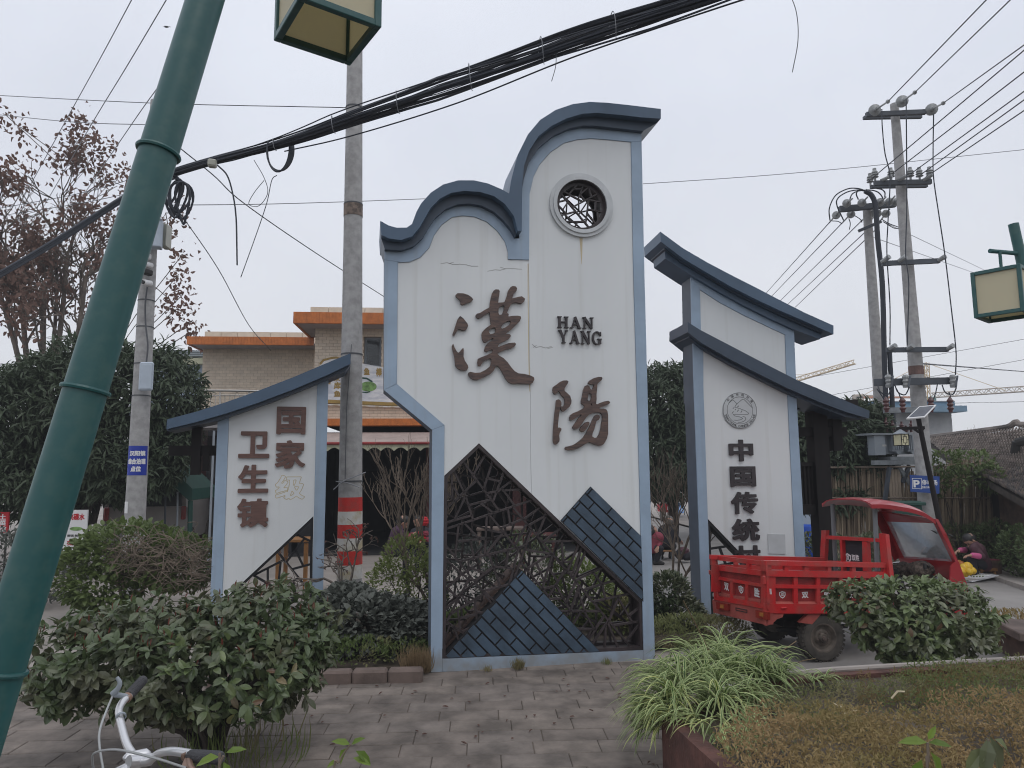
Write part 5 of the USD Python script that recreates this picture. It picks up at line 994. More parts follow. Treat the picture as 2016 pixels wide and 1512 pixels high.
# grey block behind the transformer
FGY = Frame(at(1885, 900, 22) * (1, 1, 0), 3)
gy = thing("grey_building", "flat-roofed building of stained grey cement with a faded blue parapet slab", "building", FGY.O)
part(gy, "wall", bx2(FGY, 1500, 812, 1884, 1090, -6, 0), M["greywall"])
part(gy, "parapet_slab", bx2(FGY, 1490, 799, 1904, 811, -6.5, 0.5), M["parapet"]); part(gy, "parapet", bx2(FGY, 1490, 791, 1880, 798.9, -6.3, 0.2), M["parapet"])
part(gy, "coping", bx2(FGY, 1490, 789.5, 1880, 790.9, -6.35, 0.25), M["greywall"])
FW = Frame(at(1560, 900, 19) * (1, 1, 0), 3)
wb = thing("blue_grey_house", "blue grey house with a teal window, seen behind the dark timber frame", "house", FW.O)
part(wb, "wall", bx2(FW, 1480, 798, 1622, 1090, -2, 0), M["paleblue"]); part(wb, "roof", bx2(FW, 1470, 791, 1626, 797.5, -2.2, .5), M["rooftile"])
wn = part(wb, "window", bx2(FW, 1578, 816, 1606, 836, 0, 0.04), M["paper"])
M["teal"] = mat("teal_pane", (0.04, 0.13, 0.13), 0.2)
for k in range(3): part(wn, "pane", bx2(FW, 1579 + 9 * k, 818, 1587 + 9 * k, 834, 0.04, 0.05), M["teal"])
ac = part(wb, "air_conditioner", rbox(FW.at(1600, 838, 0.25), (0.5, 0.3, 0.22), 0.03), M["paper"])
# ================================================================== the old tiled house at the right edge
c00, c10, c01, c11 = at(1826, 866, 17.5), at(2075, 838, 14.6), at(1931, 938, 13.4), at(2075, 1020, 11.0)
oh = thing("old_house", "low old house with weathered tile roof and brown mud walls", "house", np.array([7.5, 13.5, 0]))
S = lambda s, t: (c00 * (1 - s) + c10 * s) * (1 - t) + (c01 * (1 - s) + c11 * s) * t - np.array([0, 0, 0.10]) * 4 * t * (1 - t)
gs = [[S(i / 12, j / 8) for j in range(9)] for i in range(13)]
V = np.array([p for r in gs for p in r]); V2 = V - (0, 0, 0.12); F = []
for i in range(12):
    for j in range(8): a = i * 9 + j; F += [(a, a + 1, a + 10), (a, a + 10, a + 9)]
nV = len(V); F = F + [(x + nV, z + nV, y + nV) for x, y, z in F]
edge = [i * 9 for i in range(13)] + [12 * 9 + j for j in range(1, 9)] + [i * 9 + 8 for i in range(11, -1, -1)] + [j for j in range(7, 0, -1)]
for a, b in zip(edge, edge[1:] + edge[:1]): F += [(a, a + nV, b), (b, a + nV, b + nV)]
rf = part(oh, "roof", (np.vstack([V, V2]), np.array(F)), M["barkdark"])
NU, NT = 44, 26; tl = []
TR = [mat(f"roof_tile_{k}", c, 0.85, var=0.3, scale=6, bump=0.2) for k, c in enumerate([(0.27, 0.225, 0.195), (0.20, 0.178, 0.165), (0.32, 0.255, 0.215), (0.16, 0.148, 0.142)])]
for i in range(NU):
    for j in range(NT):
        s0, s1 = (i + 0.03) / NU, (i + 0.985) / NU; t0, t1 = j / NT, (j + 1.25) / NT; v = []
        lift = RNG.uniform(0, 0.012)
        for t, up in ((t0, 0.012), (min(t1, 1.01), 0.055)):
            for k in range(5):
                x = k / 4; p = S(s0 + (s1 - s0) * x, t); v.append(p + (0, 0, up + lift + 0.055 * math.sin(math.pi * x)))
        v = np.array(v); v = np.vstack([v, v[5:] - (0, 0, 0.02)])
        f = [(k, k + 1, k + 6) for k in range(4)] + [(k, k + 6, k + 5) for k in range(4)] + [(5 + k, 6 + k, 11 + k) for k in range(4)] + [(5 + k, 11 + k, 10 + k) for k in range(4)]
        tl.append((np.linalg.norm(v[0] - (0, 0, EYE)) if i / NU < 0.8 else 99, (v, np.array(f)[:, ::-1])))
tl.sort(key=lambda q: q[0])
for _, m in tl[:299]: part(rf, "roof_tile", m, TR[RNG.integers(4)])
part(rf, "roof_tiles_beyond", [m for _, m in tl[299:]], TR[0], kind="stuff")
part(oh, "ridge", tube(spline([c00 + (0, 0, .06), S(0.5, 0) + (0, 0, .07), S(0.68, 0) + (0, 0, .09), S(0.74, 0) + (0, 0, .17), S(0.78, 0) + (0, 0, .10), c10 + (0, 0, .06)]), 0.065, 7), M["rooftile"])
part(oh, "vent_elbow", [cyl(S(0.68, 0.35), S(0.68, 0.35) + (0, -0.1, 0.28), 0.08, sides=10), cyl(S(0.68, 0.35) + (0, -0.1, 0.26), S(0.68, 0.35) + (0.14, -0.25, 0.32), 0.09, sides=10)], M["chassis"])
wl0, wl1 = c01 * (1, 1, 0) + (0.75, 1.1, 0), c11 * (1, 1, 0) + (0.75, 1.1, 0)
part(oh, "mud_wall", bar(wl0 + (0, 0, .9), wl1 + (0, 0, .7), 0.2, 1.7), M["mudwall"])
wd = (wl1 - wl0) / np.linalg.norm(wl1 - wl0)
for k in range(7): part(oh, "plank", bar(wl0 + wd * (0.15 * k) + (-.12, -.12, .1), wl0 + wd * (0.15 * k) + (-.12, -.12, 1.6), 0.135, 0.03, (1, 1, 0)), [M["timber"], M["tablewood"], M["mudwall"]][0 if k % 3 else 2])
part(oh, "plank", bar(wl0 + (-.16, -.16, 1.45), wl0 + wd + (-.16, -.16, 0.5), 0.08, 0.03, (1, 1, 0)), M["mudwall"])
# bamboo fence, cane by cane
bf = thing("bamboo_fence", "tall fence of dry upright bamboo canes with ragged tops along the roadside", "fence", at(1800, 1060, 14) * (1, 1, 0))
for k in range(290):
    x = 1640 + (k % 145) * 2.21 + RNG.uniform(-1, 1); lay = k // 145; d = 14.3 - 0.5 * (x - 1640) / 320 + 0.06 * lay
    yt = np.interp(x, [1640, 1680, 1750, 1800, 1870, 1900, 1958], [940, 925, 925, 930, 915, 903, 908]) + RNG.normal(0, 6)
    b = at(x, 1100, d) * (1, 1, 0); t = at(x + RNG.normal(0, 2.0) - 3, yt, d + 0.05); mid = (b + t) / 2 + RNG.normal(0, 0.012, 3)
    part(bf, "cane", tube([b, mid, t], [0.016, 0.014, 0.011], 5), M["bamboo"])
for z in (0.5, 1.3, 1.9):
    part(bf, "cross_rail", tube([at(1640, 1100, 14.27) * (1, 1, 0) + (0, 0, z), at(1958, 1100, 13.7) * (1, 1, 0) + (0, 0, z)], 0.02, 6), M["twig"])
part(bf, "board_panel", [rbox(at(1762 + k * 6 - 9, 955, 14.1), (0.055, 0.02, 0.62), 0.004) for k in range(4)], M["farbeige"], kind="stuff")
# ================================================================== cranes on the far building site
def truss(a, b, w, r, n, up=(0, 0, 1)):
    a, b = np.asarray(a, float), np.asarray(b, float); d = (b - a) / np.linalg.norm(b - a); s = np.cross(d, up); s /= np.linalg.norm(s); u = np.cross(s, d)
    o = [u * w, s * w * .55, -s * w * .55]; out = [tube([a + k, b + k], r, 4) for k in o]; P_ = [a + (b - a) * t for t in np.linspace(0, 1, n + 1)]
    for i in range(n):
        for p, q in ((0, 1), (1, 2), (2, 0)): out.append(tube([P_[i] + o[p], P_[i + 1] + o[q]] if i % 2 else [P_[i + 1] + o[p], P_[i] + o[q]], r * .7, 4))
    return out
CD = 135.0
cr1 = thing("tower_crane", "yellow tower crane with a level jib and counterweight beyond the transformer poles", "crane", at(1823, 900, CD) * (1, 1, 0))
part(cr1, "mast", truss(at(1823, 900, CD) * (1, 1, 0), at(1823, 778, CD), 0.9, .11, 14, (1, 0, 0)), M["crane"], kind="stuff"); part(cr1, "tower_head", truss(at(1824, 778, CD), at(1822, 714, CD), 0.7, .10, 6, (1, 0, 0)), M["crane"], kind="stuff")
part(cr1, "jib", truss(at(1834, 783, CD), at(2090, 766, CD - 20), 0.9, .09, 26), M["farbeige"], kind="stuff")
part(cr1, "counter_jib", [bar(at(1683, 783, CD), at(1820, 782, CD), 1.2, .3)], M["orange"]); part(cr1, "counterweight", [rbox(at(1689, 783.5, CD), (1.8, 1.2, 1.3), .1), rbox(at(1712, 780.5, CD), (1.6, 1.0, .5), .1)], M["farbeige"])
part(cr1, "cab", rbox(at(1834, 789, CD), (1.2, 1.3, 1.5), .1), mat("cab_teal", (0.05, 0.25, 0.22), 0.5)); part(cr1, "tie_bar", tube([at(1822, 714, CD), at(1700, 778, CD)], .05, 4), M["crane"]); part(cr1, "tie_bar", tube([at(1822, 714, CD), at(1980, 769, CD - 14)], .05, 4), M["crane"])
cr2 = thing("tower_crane", "yellow crane jib rising at a slant behind the lower curved roof", "crane", at(1500, 900, CD + 20) * (1, 1, 0))
part(cr2, "jib", truss(at(1545, 758, CD + 20), at(1684, 716, CD + 10), 0.85, .085, 18), M["crane"], kind="stuff"); part(cr2, "mast", truss(at(1500, 900, CD + 20) * (1, 1, 0), at(1500, 765, CD + 20), 0.9, .11, 14, (1, 0, 0)), M["crane"], kind="stuff")
part(cr2, "cab", rbox(at(1505, 770, CD + 20), (1.4, 1.4, 1.6), .1), M["crane"]); part(cr2, "rear_jib", bar(at(1545, 758, CD + 20), at(1470, 768, CD + 22), 1.0, .4), M["crane"]); part(cr2, "tie_bar", tube([at(1566, 738, CD + 20), at(1600, 735, CD + 18), at(1672, 716, CD + 10)], .04, 4), M["crane"])
# ================================================================== left background: awning, van, boards
FGA = Frame(at(345, 1000, 14.6) * (1, 1, 0), 8)
ga = thing("lean_to_awning", "dark green sloping canopy on thin posts beside the maroon column", "awning", FGA.O)
pg = [(300, 905), (316, 915), (331, 917), (378, 962), (378, 984), (372, 986), (330, 948), (300, 922)]
part(ga, "canopy", FGA.ext(Polygon(FGA.uvs(pg)).buffer(0), -1.8, 0.0), M["awndark"])
for px, y0, m in ((350, 968, "trafo"), (326, 950, "ironarm"), (375, 986, "awndark")): part(ga, "post", cyl(FGA.at(px, y0, -.1), FGA.at(px - 2, 1100, -.1) * (1, 1, 0), 0.02 if m != "awndark" else .05, sides=8), M[m])
vb = at(282, 1100, 16.0) * (1, 1, 0)
van = thing("parked_van", "grey van parked under the dark green canopy behind the left pole", "van", vb)
vx = lambda x, y, z: vb + rotz(0.25) @ np.array([x, y, z])
pv = Polygon([(-0.85, .35), (-0.85, 1.1), (-0.78, 1.75), (-0.66, 1.92), (0.66, 1.92), (0.78, 1.75), (0.85, 1.1), (0.85, .35)])
m_ = trimesh.creation.extrude_polygon(pv, 3.6, engine="earcut"); v = np.array(m_.vertices); v = np.stack([v[:, 0], v[:, 2], v[:, 1]], 1) @ rotz(0.25).T + vb
part(van, "body", (v, np.array(m_.faces)[:, ::-1]), M["van"])
gw = Polygon([(-0.74, 1.15), (-0.69, 1.68), (0.69, 1.68), (0.74, 1.15)]); m_ = trimesh.creation.extrude_polygon(gw, 0.02, engine="earcut"); v = np.array(m_.vertices); v = np.stack([v[:, 0], v[:, 2] - .021, v[:, 1]], 1) @ rotz(0.25).T + vb
part(van, "rear_window", (v, np.array(m_.faces)[:, ::-1]), M["darkglass"])
part(van, "roof_trim", tube([vx(-.66, -.03, 1.92), vx(.66, -.03, 1.92), vx(.8, -.03, 1.7), vx(.86, -.03, 1.12)], .025, 6), M["paper"])
for x in (-.78, .78):
    part(van, "tail_lamp", rbox(vx(x, -.02, 1.0), (.1, .05, .3), .02, rotz(.25)), M["lampred"])
    for y in (.6, 2.9): part(van, "wheel", cyl(vx(x - .1, y, .32), vx(x + .1, y, .32), .32, sides=20), M["tyre"])
def board(name, label, px0, py0, px1, py1, d, m, lines_):
    fr = Frame(at((px0 + px1) / 2, 1100, d) * (1, 1, 0), -4); t = thing(name, label, "sign", fr.O)
    part(t, "panel", bx2(fr, px0, py0, px1, py1, -0.03, 0), M[m])
    for px in (px0 + 3, px1 - 3): part(t, "leg", cyl(fr.at(px, py1, -.02), fr.at(px, py1, -.02) * (1, 1, 0), .018, sides=6), M["chassis"])
    for txt, x0, y0, x1, y1, mm in lines_: part(t, "lettering", text_in(fr, txt, x0, y0, x1, y1, 0, 0.004, 5), M[mm])
    return t, fr
t_, fr_b = board("menu_board", "white standing board with red characters behind the leaning green lamp pole", 124, 1004, 170, 1092, 13.0, "paper", [("飞碟水", 134, 1011, 167, 1024, "redcloth"), ("鲜活 美味", 132, 1052, 160, 1057, "line"), ("农家豆花", 131, 1064, 166, 1074, "redcloth")])
part(t_, "side_strip", bx2(fr_b, 118, 1020, 124, 1092, -0.03, 0.002), M["orange"]); part(t_, "print", fr_b.ext(affinity.scale(Point(*fr_b.uv(150, 1041)).buffer(.1, 12), 1.2, .35), 0, .004), M["printgreen"])
board("red_notice", "red notice with white characters at the very left edge", -22, 1008, 16, 1049, 13.0, "redcloth", [("土", -2, 1012, 12, 1023, "paper"), ("菜", -2, 1024, 12, 1035, "paper"), ("馆", -2, 1036, 12, 1047, "paper")])
# ================================================================== red cargo tricycle
FK = Frame(ground(1622, 1302), 10)
tk = thing("cargo_tricycle", "red open-bed cargo tricycle with a curved canopy and windscreen, parked behind the right bush", "tricycle", FK.O)
K = lambda pts, o0, o1, fr=FK: fr.ext(Polygon(fr.uvs(pts, o1)).buffer(0), o0, o1)
KR_O = FK.at(1510, 1207, 0.03); KR_O[2] = 0
FKR = Frame(KR_O, -80)                       # tailgate plane
def lin(y0, y1, x, x0=1508.0, x1=1752.0): return y0 + (y1 - y0) * (x - x0) / (x1 - x0)
def side_panel(parent, fr, o, sgn, near):
    a, b = (o - 0.02, o + 0.02)
    part(parent, "top_rail", K([(1506, 1104), (1752, 1109), (1752, 1118), (1506, 1113)], a - .012, b + .012), M["red"])
    for x0, x1 in ((1507, 1519), (1545, 1552.5), (1584, 1592), (1630, 1637), (1678, 1685), (1740, 1752)):
        part(parent, "rail_post", K([(x0, lin(1112.5, 1117.5, x0)), (x1, lin(1112.5, 1117.5, x1)), (x1, lin(1123, 1127, x1)), (x0, lin(1123, 1127, x0))], a, b), M["red"])
    part(parent, "upper_bar", K([(1507, 1122.5), (1752, 1126.5), (1752, 1139), (1507, 1135)], a - .008, b + .008), M["red"])
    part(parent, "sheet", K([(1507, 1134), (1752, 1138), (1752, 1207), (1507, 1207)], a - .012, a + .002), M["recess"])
    part(parent, "middle_bar", K([(1526, 1151), (1752, 1154), (1752, 1161), (1526, 1158)], a + .0025, b), M["red"])
    part(parent, "lower_bar", K([(1507, 1189), (1752, 1190), (1752, 1207.5), (1507, 1207.5)], a - .006, b + .004), M["red"])
    for x0, x1 in ((1507, 1527), (1563, 1571), (1608, 1615), (1653, 1660), (1698, 1705), (1744, 1752)):
        part(parent, "rib", K([(x0, 1135.5), (x1, 1136.5), (x1, 1188.8), (x0, 1188.8)], a + .003, b - .002), M["red"])
    for x0, x1 in ((1527, 1563), (1571, 1608), (1615, 1653), (1660, 1698), (1705, 1744)):
        c = [fr.at(x, y, z) for x, y, z in ((x0, 1184, a + .003), (x1, 1184, a + .003), (x1 - 1, 1189, b + .001), (x0 + 1, 1189, b + .001))]
        part(parent, "ledge", (np.array(c + [fr.at(x0, 1189, a), fr.at(x1, 1189, a)]), np.array([(0, 3, 2), (0, 2, 1), (0, 4, 3), (1, 2, 5), (3, 4, 5), (3, 5, 2)])), M["dustred"])
bed = part(tk, "side_gate", K([(1507, 1205.5), (1752, 1206.5), (1752, 1209), (1507, 1209)], -0.02, 0.045), M["red"], label="near side of the cargo bed")
side_panel(bed, FK, 0.03, 1, True)
def shield(fr, x0, y0, x1, y1, o):
    s = Polygon([(0, .85), (.25, .88), (.5, 1), (.75, .88), (1, .85), (1, .45), (.85, .2), (.5, 0), (.15, .2), (0, .45)])
    a, b = fr.uv(x0, y1, o), fr.uv(x1, y0, o); w = b[0] - a[0]
    g = fit(s, a[0], a[1], b[0], b[1]); i_ = g.buffer(-w * .12); l_ = fit(glyph("双", 3), a[0] + w * .25, a[1] + (b[1] - a[1]) * .3, b[0] - w * .25, b[1] - (b[1] - a[1]) * .25)
    return fr.ext(unary_union([g.difference(i_), l_]), o, o + .0016)
os_ = 0.0125
part(tk, "badge", shield(FK, 1534.5, 1163, 1546, 1178.5, os_), M["paper"], kind="stuff")
for c, x0, x1 in (("双", 1579, 1591), ("胜", 1622, 1634), ("双", 1667, 1679)): part(tk, "lettering", text_in(FK, c, x0, 1165, x1, 1178, os_, os_ + .0016, 5), M["paper"])
for k in range(3): part(tk, "reflector_stripe", K([(1513 + 2 * k, 1159), (1514.3 + 2 * k, 1159), (1515.3 + 2 * k, 1170), (1514 + 2 * k, 1170)], .0485, .05), M["paper"])
part(tk, "latch", [rbox(FK.at(1543, 1197, .06), (.06, .02, .012), .004, rotz(math.radians(10)))], M["red"])
part(tk, "rear_skirt", K([(1508, 1207.5), (1543, 1207.5), (1541, 1215), (1530, 1219), (1520, 1229), (1508, 1232)], 0.0, .045), M["dustred"])
part(tk, "fender_bracket", K([(1592, 1209), (1617, 1209), (1599, 1229), (1574, 1226)], -.02, .03), M["dustred"])
# tailgate
T_ = lambda x, y: (1380 + x * .17857, 970 + y * .17857)
KT = lambda pts, o0, o1: K([T_(*p) for p in pts], o0, o1, FKR)
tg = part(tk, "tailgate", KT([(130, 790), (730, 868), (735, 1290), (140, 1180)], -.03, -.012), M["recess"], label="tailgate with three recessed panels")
for nm, q, m in (("top_rail", [(110, 688), (712, 758), (714, 806), (112, 738)], "red"), ("upper_bar", [(118, 790), (722, 866), (724, 925), (124, 850)], "red"), ("middle_bar", [(185, 925), (660, 1005), (660, 1040), (185, 958)], "red"), ("lower_bar", [(140, 1130), (735, 1225), (735, 1288), (142, 1180)], "red"),
                 ("end_post", [(112, 738), (162, 745), (190, 1140), (142, 1130)], "red"), ("end_post", [(655, 798), (714, 806), (738, 1224), (662, 1212)], "red"), ("rib", [(320, 975), (350, 980), (350, 1165), (320, 1160)], "red"), ("rib", [(487, 1005), (515, 1010), (515, 1190), (487, 1185)], "red"), ("rail_post", [(498, 782), (535, 786), (535, 842), (498, 838)], "red")):
    part(tg, nm, KT(q, -.0125, .012), M[m])
for q in ([(190, 1105), (318, 1125), (318, 1158), (190, 1132)], [(352, 1130), (485, 1150), (485, 1183), (352, 1163)], [(517, 1155), (655, 1178), (655, 1210), (517, 1188)]):
    part(tg, "ledge", KT(q, -.0122, .006), M["dustred"])
part(tg, "hinge", [rbox(FKR.at(*T_(700, 965), .02), (.03, .04, .08), .006), rbox(FKR.at(*T_(105, 880), .02), (.03, .05, .05), .006)], M["red"])
for t, q in (("双", (258, 1000, 303, 1070)), ("胜", (588, 1060, 642, 1140))):
    x0, y0 = T_(q[0], q[1]); x1, y1 = T_(q[2], q[3]); part(tk, "lettering", text_in(FKR, t, x0, y0, x1, y1, -.0118, -.010, 5), M["paper"])
x0, y0 = T_(420, 1030); x1, y1 = T_(466, 1105); part(tk, "badge", shield(FKR, x0, y0, x1, y1, -.0118), M["paper"], kind="stuff")
for k in range(3): part(tk, "reflector_stripe", KT([(133 + 8 * k, 965), (138 + 8 * k, 966), (146 + 8 * k, 1018), (141 + 8 * k, 1017)], .0125, .014), M["paper"])
part(tk, "rear_apron", KT([(125, 1180), (735, 1288), (740, 1455), (690, 1452), (135, 1322)], -.05, .004), M["dustred"])
for q, in (([(165, 1205), (300, 1228), (298, 1302), (170, 1280)],), ([(600, 1295), (735, 1318), (735, 1405), (602, 1375)],)):
    lm = part(tk, "tail_lamp", KT(q, .003, .03), M["lampred"]); (xa, ya), (xb, yb) = q[0], q[2]
    part(lm, "amber_lens", KT([(xa + 45, ya + 25), (xa + 85, ya + 32), (xa + 83, ya + 72), (xa + 45, ya + 64)], .0305, .036), M["lampamber"])
part(tk, "plate_slot", FKR.ext((lambda p: p.difference(p.buffer(-.008)))(Polygon(FKR.uvs([T_(388, 1265), T_(515, 1290), T_(515, 1325), T_(390, 1298)]))), .0042, .008), M["chassis"])
# far side of the bed, floor, headboard
part(tk, "far_gate", [K([(1400, 1093), (1625, 1098), (1625, 1106), (1400, 1101.5)], -1.0, -.95), K([(1402, 1112), (1625, 1114), (1625, 1160), (1402, 1165)], -.995, -.965)] + [K([(x, 1101), (x + 8, 1101), (x + 8, 1113), (x, 1113)], -.99, -.96) for x in (1401, 1446, 1490, 1530, 1575, 1614)], M["red"], label="far side of the cargo bed")
uB0, uB1 = FK.uv(1510, 1200, .03)[0], FK.uv(1750, 1200, .03)[0]; zF = 0.52
part(tk, "bed_floor", FK.box(uB0 + .01, zF, uB1, zF + .02, -.96, .0), M["dustred"])
part(tk, "chassis_rail", [FK.box(uB0 + .1, .36, uB1 + .9, .44, -.75, -.68), FK.box(uB0 + .1, .36, uB1 + .9, .44, -.28, -.21), FK.box(-.05, .2, .05, .28, -.95, -.05)], M["chassis"])
part(tk, "leaf_spring", FK.box(-.38, .27, .38, .30, -.2, -.14), M["chassis"]); part(tk, "leaf_spring", FK.box(-.38, .27, .38, .30, -.86, -.8), M["chassis"])
part(tk, "differential", sphere(FK.W(0, .23, -.5), .11, 2), M["chassis"])
HO = FK.at(1745, 1130, .02); HO[2] = 0; FH = Frame(HO, -80)
KH = lambda pts, o0, o1: K(pts, o0, o1, FH)
hb = part(tk, "headboard", KH([(1624, 1054), (1742, 1061), (1742, 1068), (1624, 1061)], -.02, .02), M["red"], label="red tubular headboard behind the driver's seat")
for q in ([(1617, 1044), (1626, 1044), (1622, 1126), (1613, 1124)], [(1730, 1050), (1743, 1052), (1753, 1142), (1737, 1138)], [(1653, 1062), (1657, 1062), (1660, 1128), (1656, 1128)], [(1697, 1066), (1706, 1067), (1709, 1133), (1699, 1133)]):
    part(hb, "upright", KH(q, -.022, .022), M["red"])
part(hb, "lower_bar", KH([(1620, 1103), (1740, 1109), (1740, 1116), (1620, 1110)], -.018, .018), M["red"])
sb = part(tk, "seat_back", KH([(1657, 1063), (1697, 1065), (1699, 1132), (1661, 1128)], -.08, -.021), M["darkcloth"])
part(sb, "badge", [shield(FH, 1663, 1090, 1675, 1107, -.0208)], M["paper"], kind="stuff")
for t, x0, x1 in (("双", 1677, 1683.5), ("胜", 1684.5, 1691)): part(sb, "lettering", text_in(FH, t, x0, 1093, x1, 1103, -.0208, -.0195, 4), M["paper"])
part(tk, "seat", rbox(FK.at(1720, 1140, -.45), (.35, .55, .1), .03, rotz(math.radians(10))), M["darkcloth"])
# posts and canopy
part(tk, "canopy_post", cyl(FK.at(1722, 992, -.1), FK.at(1728, 1140, -.1), .024, sides=10), M["greypost"]); part(tk, "canopy_post", cyl(FK.at(1639, 992, -.9), FK.at(1646, 1132, -.9), .024, sides=10), M["greypost"])
near = [(1716, 993, .03), (1740, 993, .03), (1766, 996.5, .03), (1796, 1002, .03), (1820, 1010, .02), (1842, 1024, .0)]
far = [(1618, 991, -1.03), (1650, 987, -1.03), (1680, 988, -1.03), (1708, 992, -1.03), (1732, 999, -1.02), (1748, 1010, -1.0)]
A_, B_ = spline([FK.at(x, y, o) for x, y, o in near], 4), spline([FK.at(x, y, o) for x, y, o in far], 4); n, mW = len(A_), 11
V = []
for lay in (0, 1):
    for i in range(n):
        for j in range(mW):
            t = j / (mW - 1); V.append(A_[i] * (1 - t) + B_[i] * t + np.array([0, 0, 0.055 * (1 - (2 * t - 1) ** 4) - lay * (.012 + (.03 if j in (0, mW - 1) else 0))]))
V = np.array(V); F = []; nn = n * mW
for i in range(n - 1):
    for j in range(mW - 1):
        a = i * mW + j; F += [(a, a + mW, a + mW + 1), (a, a + mW + 1, a + 1), (nn + a, nn + a + mW + 1, nn + a + mW), (nn + a, nn + a + 1, nn + a + mW + 1)]
for i in range(n - 1):
    for j, s in ((0, 1), (mW - 1, -1)):
        a, b = i * mW + j, (i + 1) * mW + j; F += [(a, nn + a, nn + b), (a, nn + b, b)] if s < 0 else [(a, nn + b, nn + a), (a, b, nn + b)]
for i in (0, n - 1):
    for j in range(mW - 1): a = i * mW + j; F += [(a, a + 1, nn + a + 1), (a, nn + a + 1, nn + a)]
part(tk, "canopy", (V, np.array(F)), M["darkred"], smooth=40, label="curved red canopy over the cab")
def slab(pts, d, th):
    p = [np.asarray(x, float) for x in pts]; n = len(p); q = [x + np.asarray(d) * th for x in p]; F = []
    for i in range(1, n - 1): F += [(0, i, i + 1), (n, n + i + 1, n + i)]
    for i in range(n): j = (i + 1) % n; F += [(i, n + i, n + j), (i, n + j, j)]
    return np.array(p + q), np.array(F)
fwd = FK.U
TL, TR, BR, BL = FK.at(1746, 1027, -.93), FK.at(1838, 1030, -.1), FK.at(1876, 1108, -.06), FK.at(1780, 1098, -.9)
part(tk, "windscreen", slab([TL, TR, BR, BL], fwd, .004), M["screen"])
o_tl, o_tr = FK.at(1733, 1006, -1.0), FK.at(1841, 1022, .0); o_br, o_bl = FK.at(1897, 1150, .02), FK.at(1797, 1152, -.98)
wf = part(tk, "front_fairing", slab([o_tl, o_tr, TR, TL], fwd, .03), M["darkred"], label="dark red front fairing round the windscreen")
part(wf, "near_pillar", slab([o_tr, FK.at(1858, 1052, .01), FK.at(1881, 1106, .02), BR, TR], fwd, .035), M["darkred"]); part(wf, "far_pillar", slab([o_tl, TL, BL, FK.at(1768, 1098, -.98)], fwd, .035), M["darkred"])
part(wf, "front_panel", slab([FK.at(1768, 1098, -.98), BL, BR, FK.at(1881, 1106, .02), o_br, o_bl], fwd, .04), M["darkred"]); part(wf, "lower_panel", slab([o_bl, o_br, FK.at(1909, 1235, .0), FK.at(1812, 1225, -.96)], fwd, .04), M["darkred"])
part(wf, "side_wrap", slab([FK.at(1718, 1008, -1.0), o_tl, FK.at(1768, 1098, -.985), FK.at(1760, 1104, -1.0), FK.at(1748, 1066, -1.0)], FK.N, .015), M["darkred"])
part(wf, "side_wrap", slab([o_br, FK.at(1881, 1106, .025), FK.at(1872, 1115, .025), FK.at(1868, 1170, .025), FK.at(1884, 1240, .02), FK.at(1909, 1235, .02)], -FK.N, .015), M["darkred"])
part(tk, "wiper", cyl(FK.at(1806, 1026, -.45) - fwd * .01, FK.at(1846, 1050, -.1) - fwd * .01, .006, sides=5), M["chassis"])
part(tk, "mirror_arm", [cyl(FK.at(1866, 1052, .03), FK.at(1876, 1056, .06), .01, sides=6)], M["chassis"])
part(tk, "dash_lining", slab([FK.at(1782, 1099, -.88), FK.at(1830, 1103, -.5), FK.at(1830, 1113, -.5), FK.at(1784, 1108, -.88)], -fwd, .01), M["paper"], label="pale paper lying along the foot of the windscreen")
hl = part(tk, "headlamp", lathe([(0, -.02), (.10, -.02), (.115, .02), (.105, .05), (.09, .03), (0, .01)], FK.at(1843, 1134, -.42), 24, (-fwd)), M["chrome"], smooth=40)
st = part(tk, "handlebar", tube(spline([FK.at(1762, 1116, -.85), FK.at(1775, 1112, -.75), FK.at(1800, 1120, -.5), FK.at(1818, 1114, -.25), FK.at(1830, 1116, -.15)]), .013, 8), M["chassis"])
def lump(c, s, seed, sub=3, amp=.18, fr=4.0):
    m = trimesh.creation.icosphere(sub, 1.0); v = np.array(m.vertices); d = meshkit.fbm(v * fr + seed * 7.3, 3, seed) - .5
    return v * (1 + amp * 2 * d[:, None]) * s @ rotz(math.radians(10)).T + np.asarray(c), np.array(m.faces)
part(st, "fur_cover", lump(FK.at(1782, 1122, -.6), (.15, .13, .085), 3), M["fur"], smooth=True); part(st, "fur_cover", lump(FK.at(1814, 1120, -.28), (.13, .11, .085), 5), M["fur"], smooth=True)
part(st, "brake_lever", cyl(FK.at(1757, 1108, -.8), FK.at(1771, 1107, -.78), .012, sides=8), M["chrome"]); part(st, "switch", rbox(FK.at(1821, 1115, -.06), (.035, .03, .06), .008), M["chassis"])
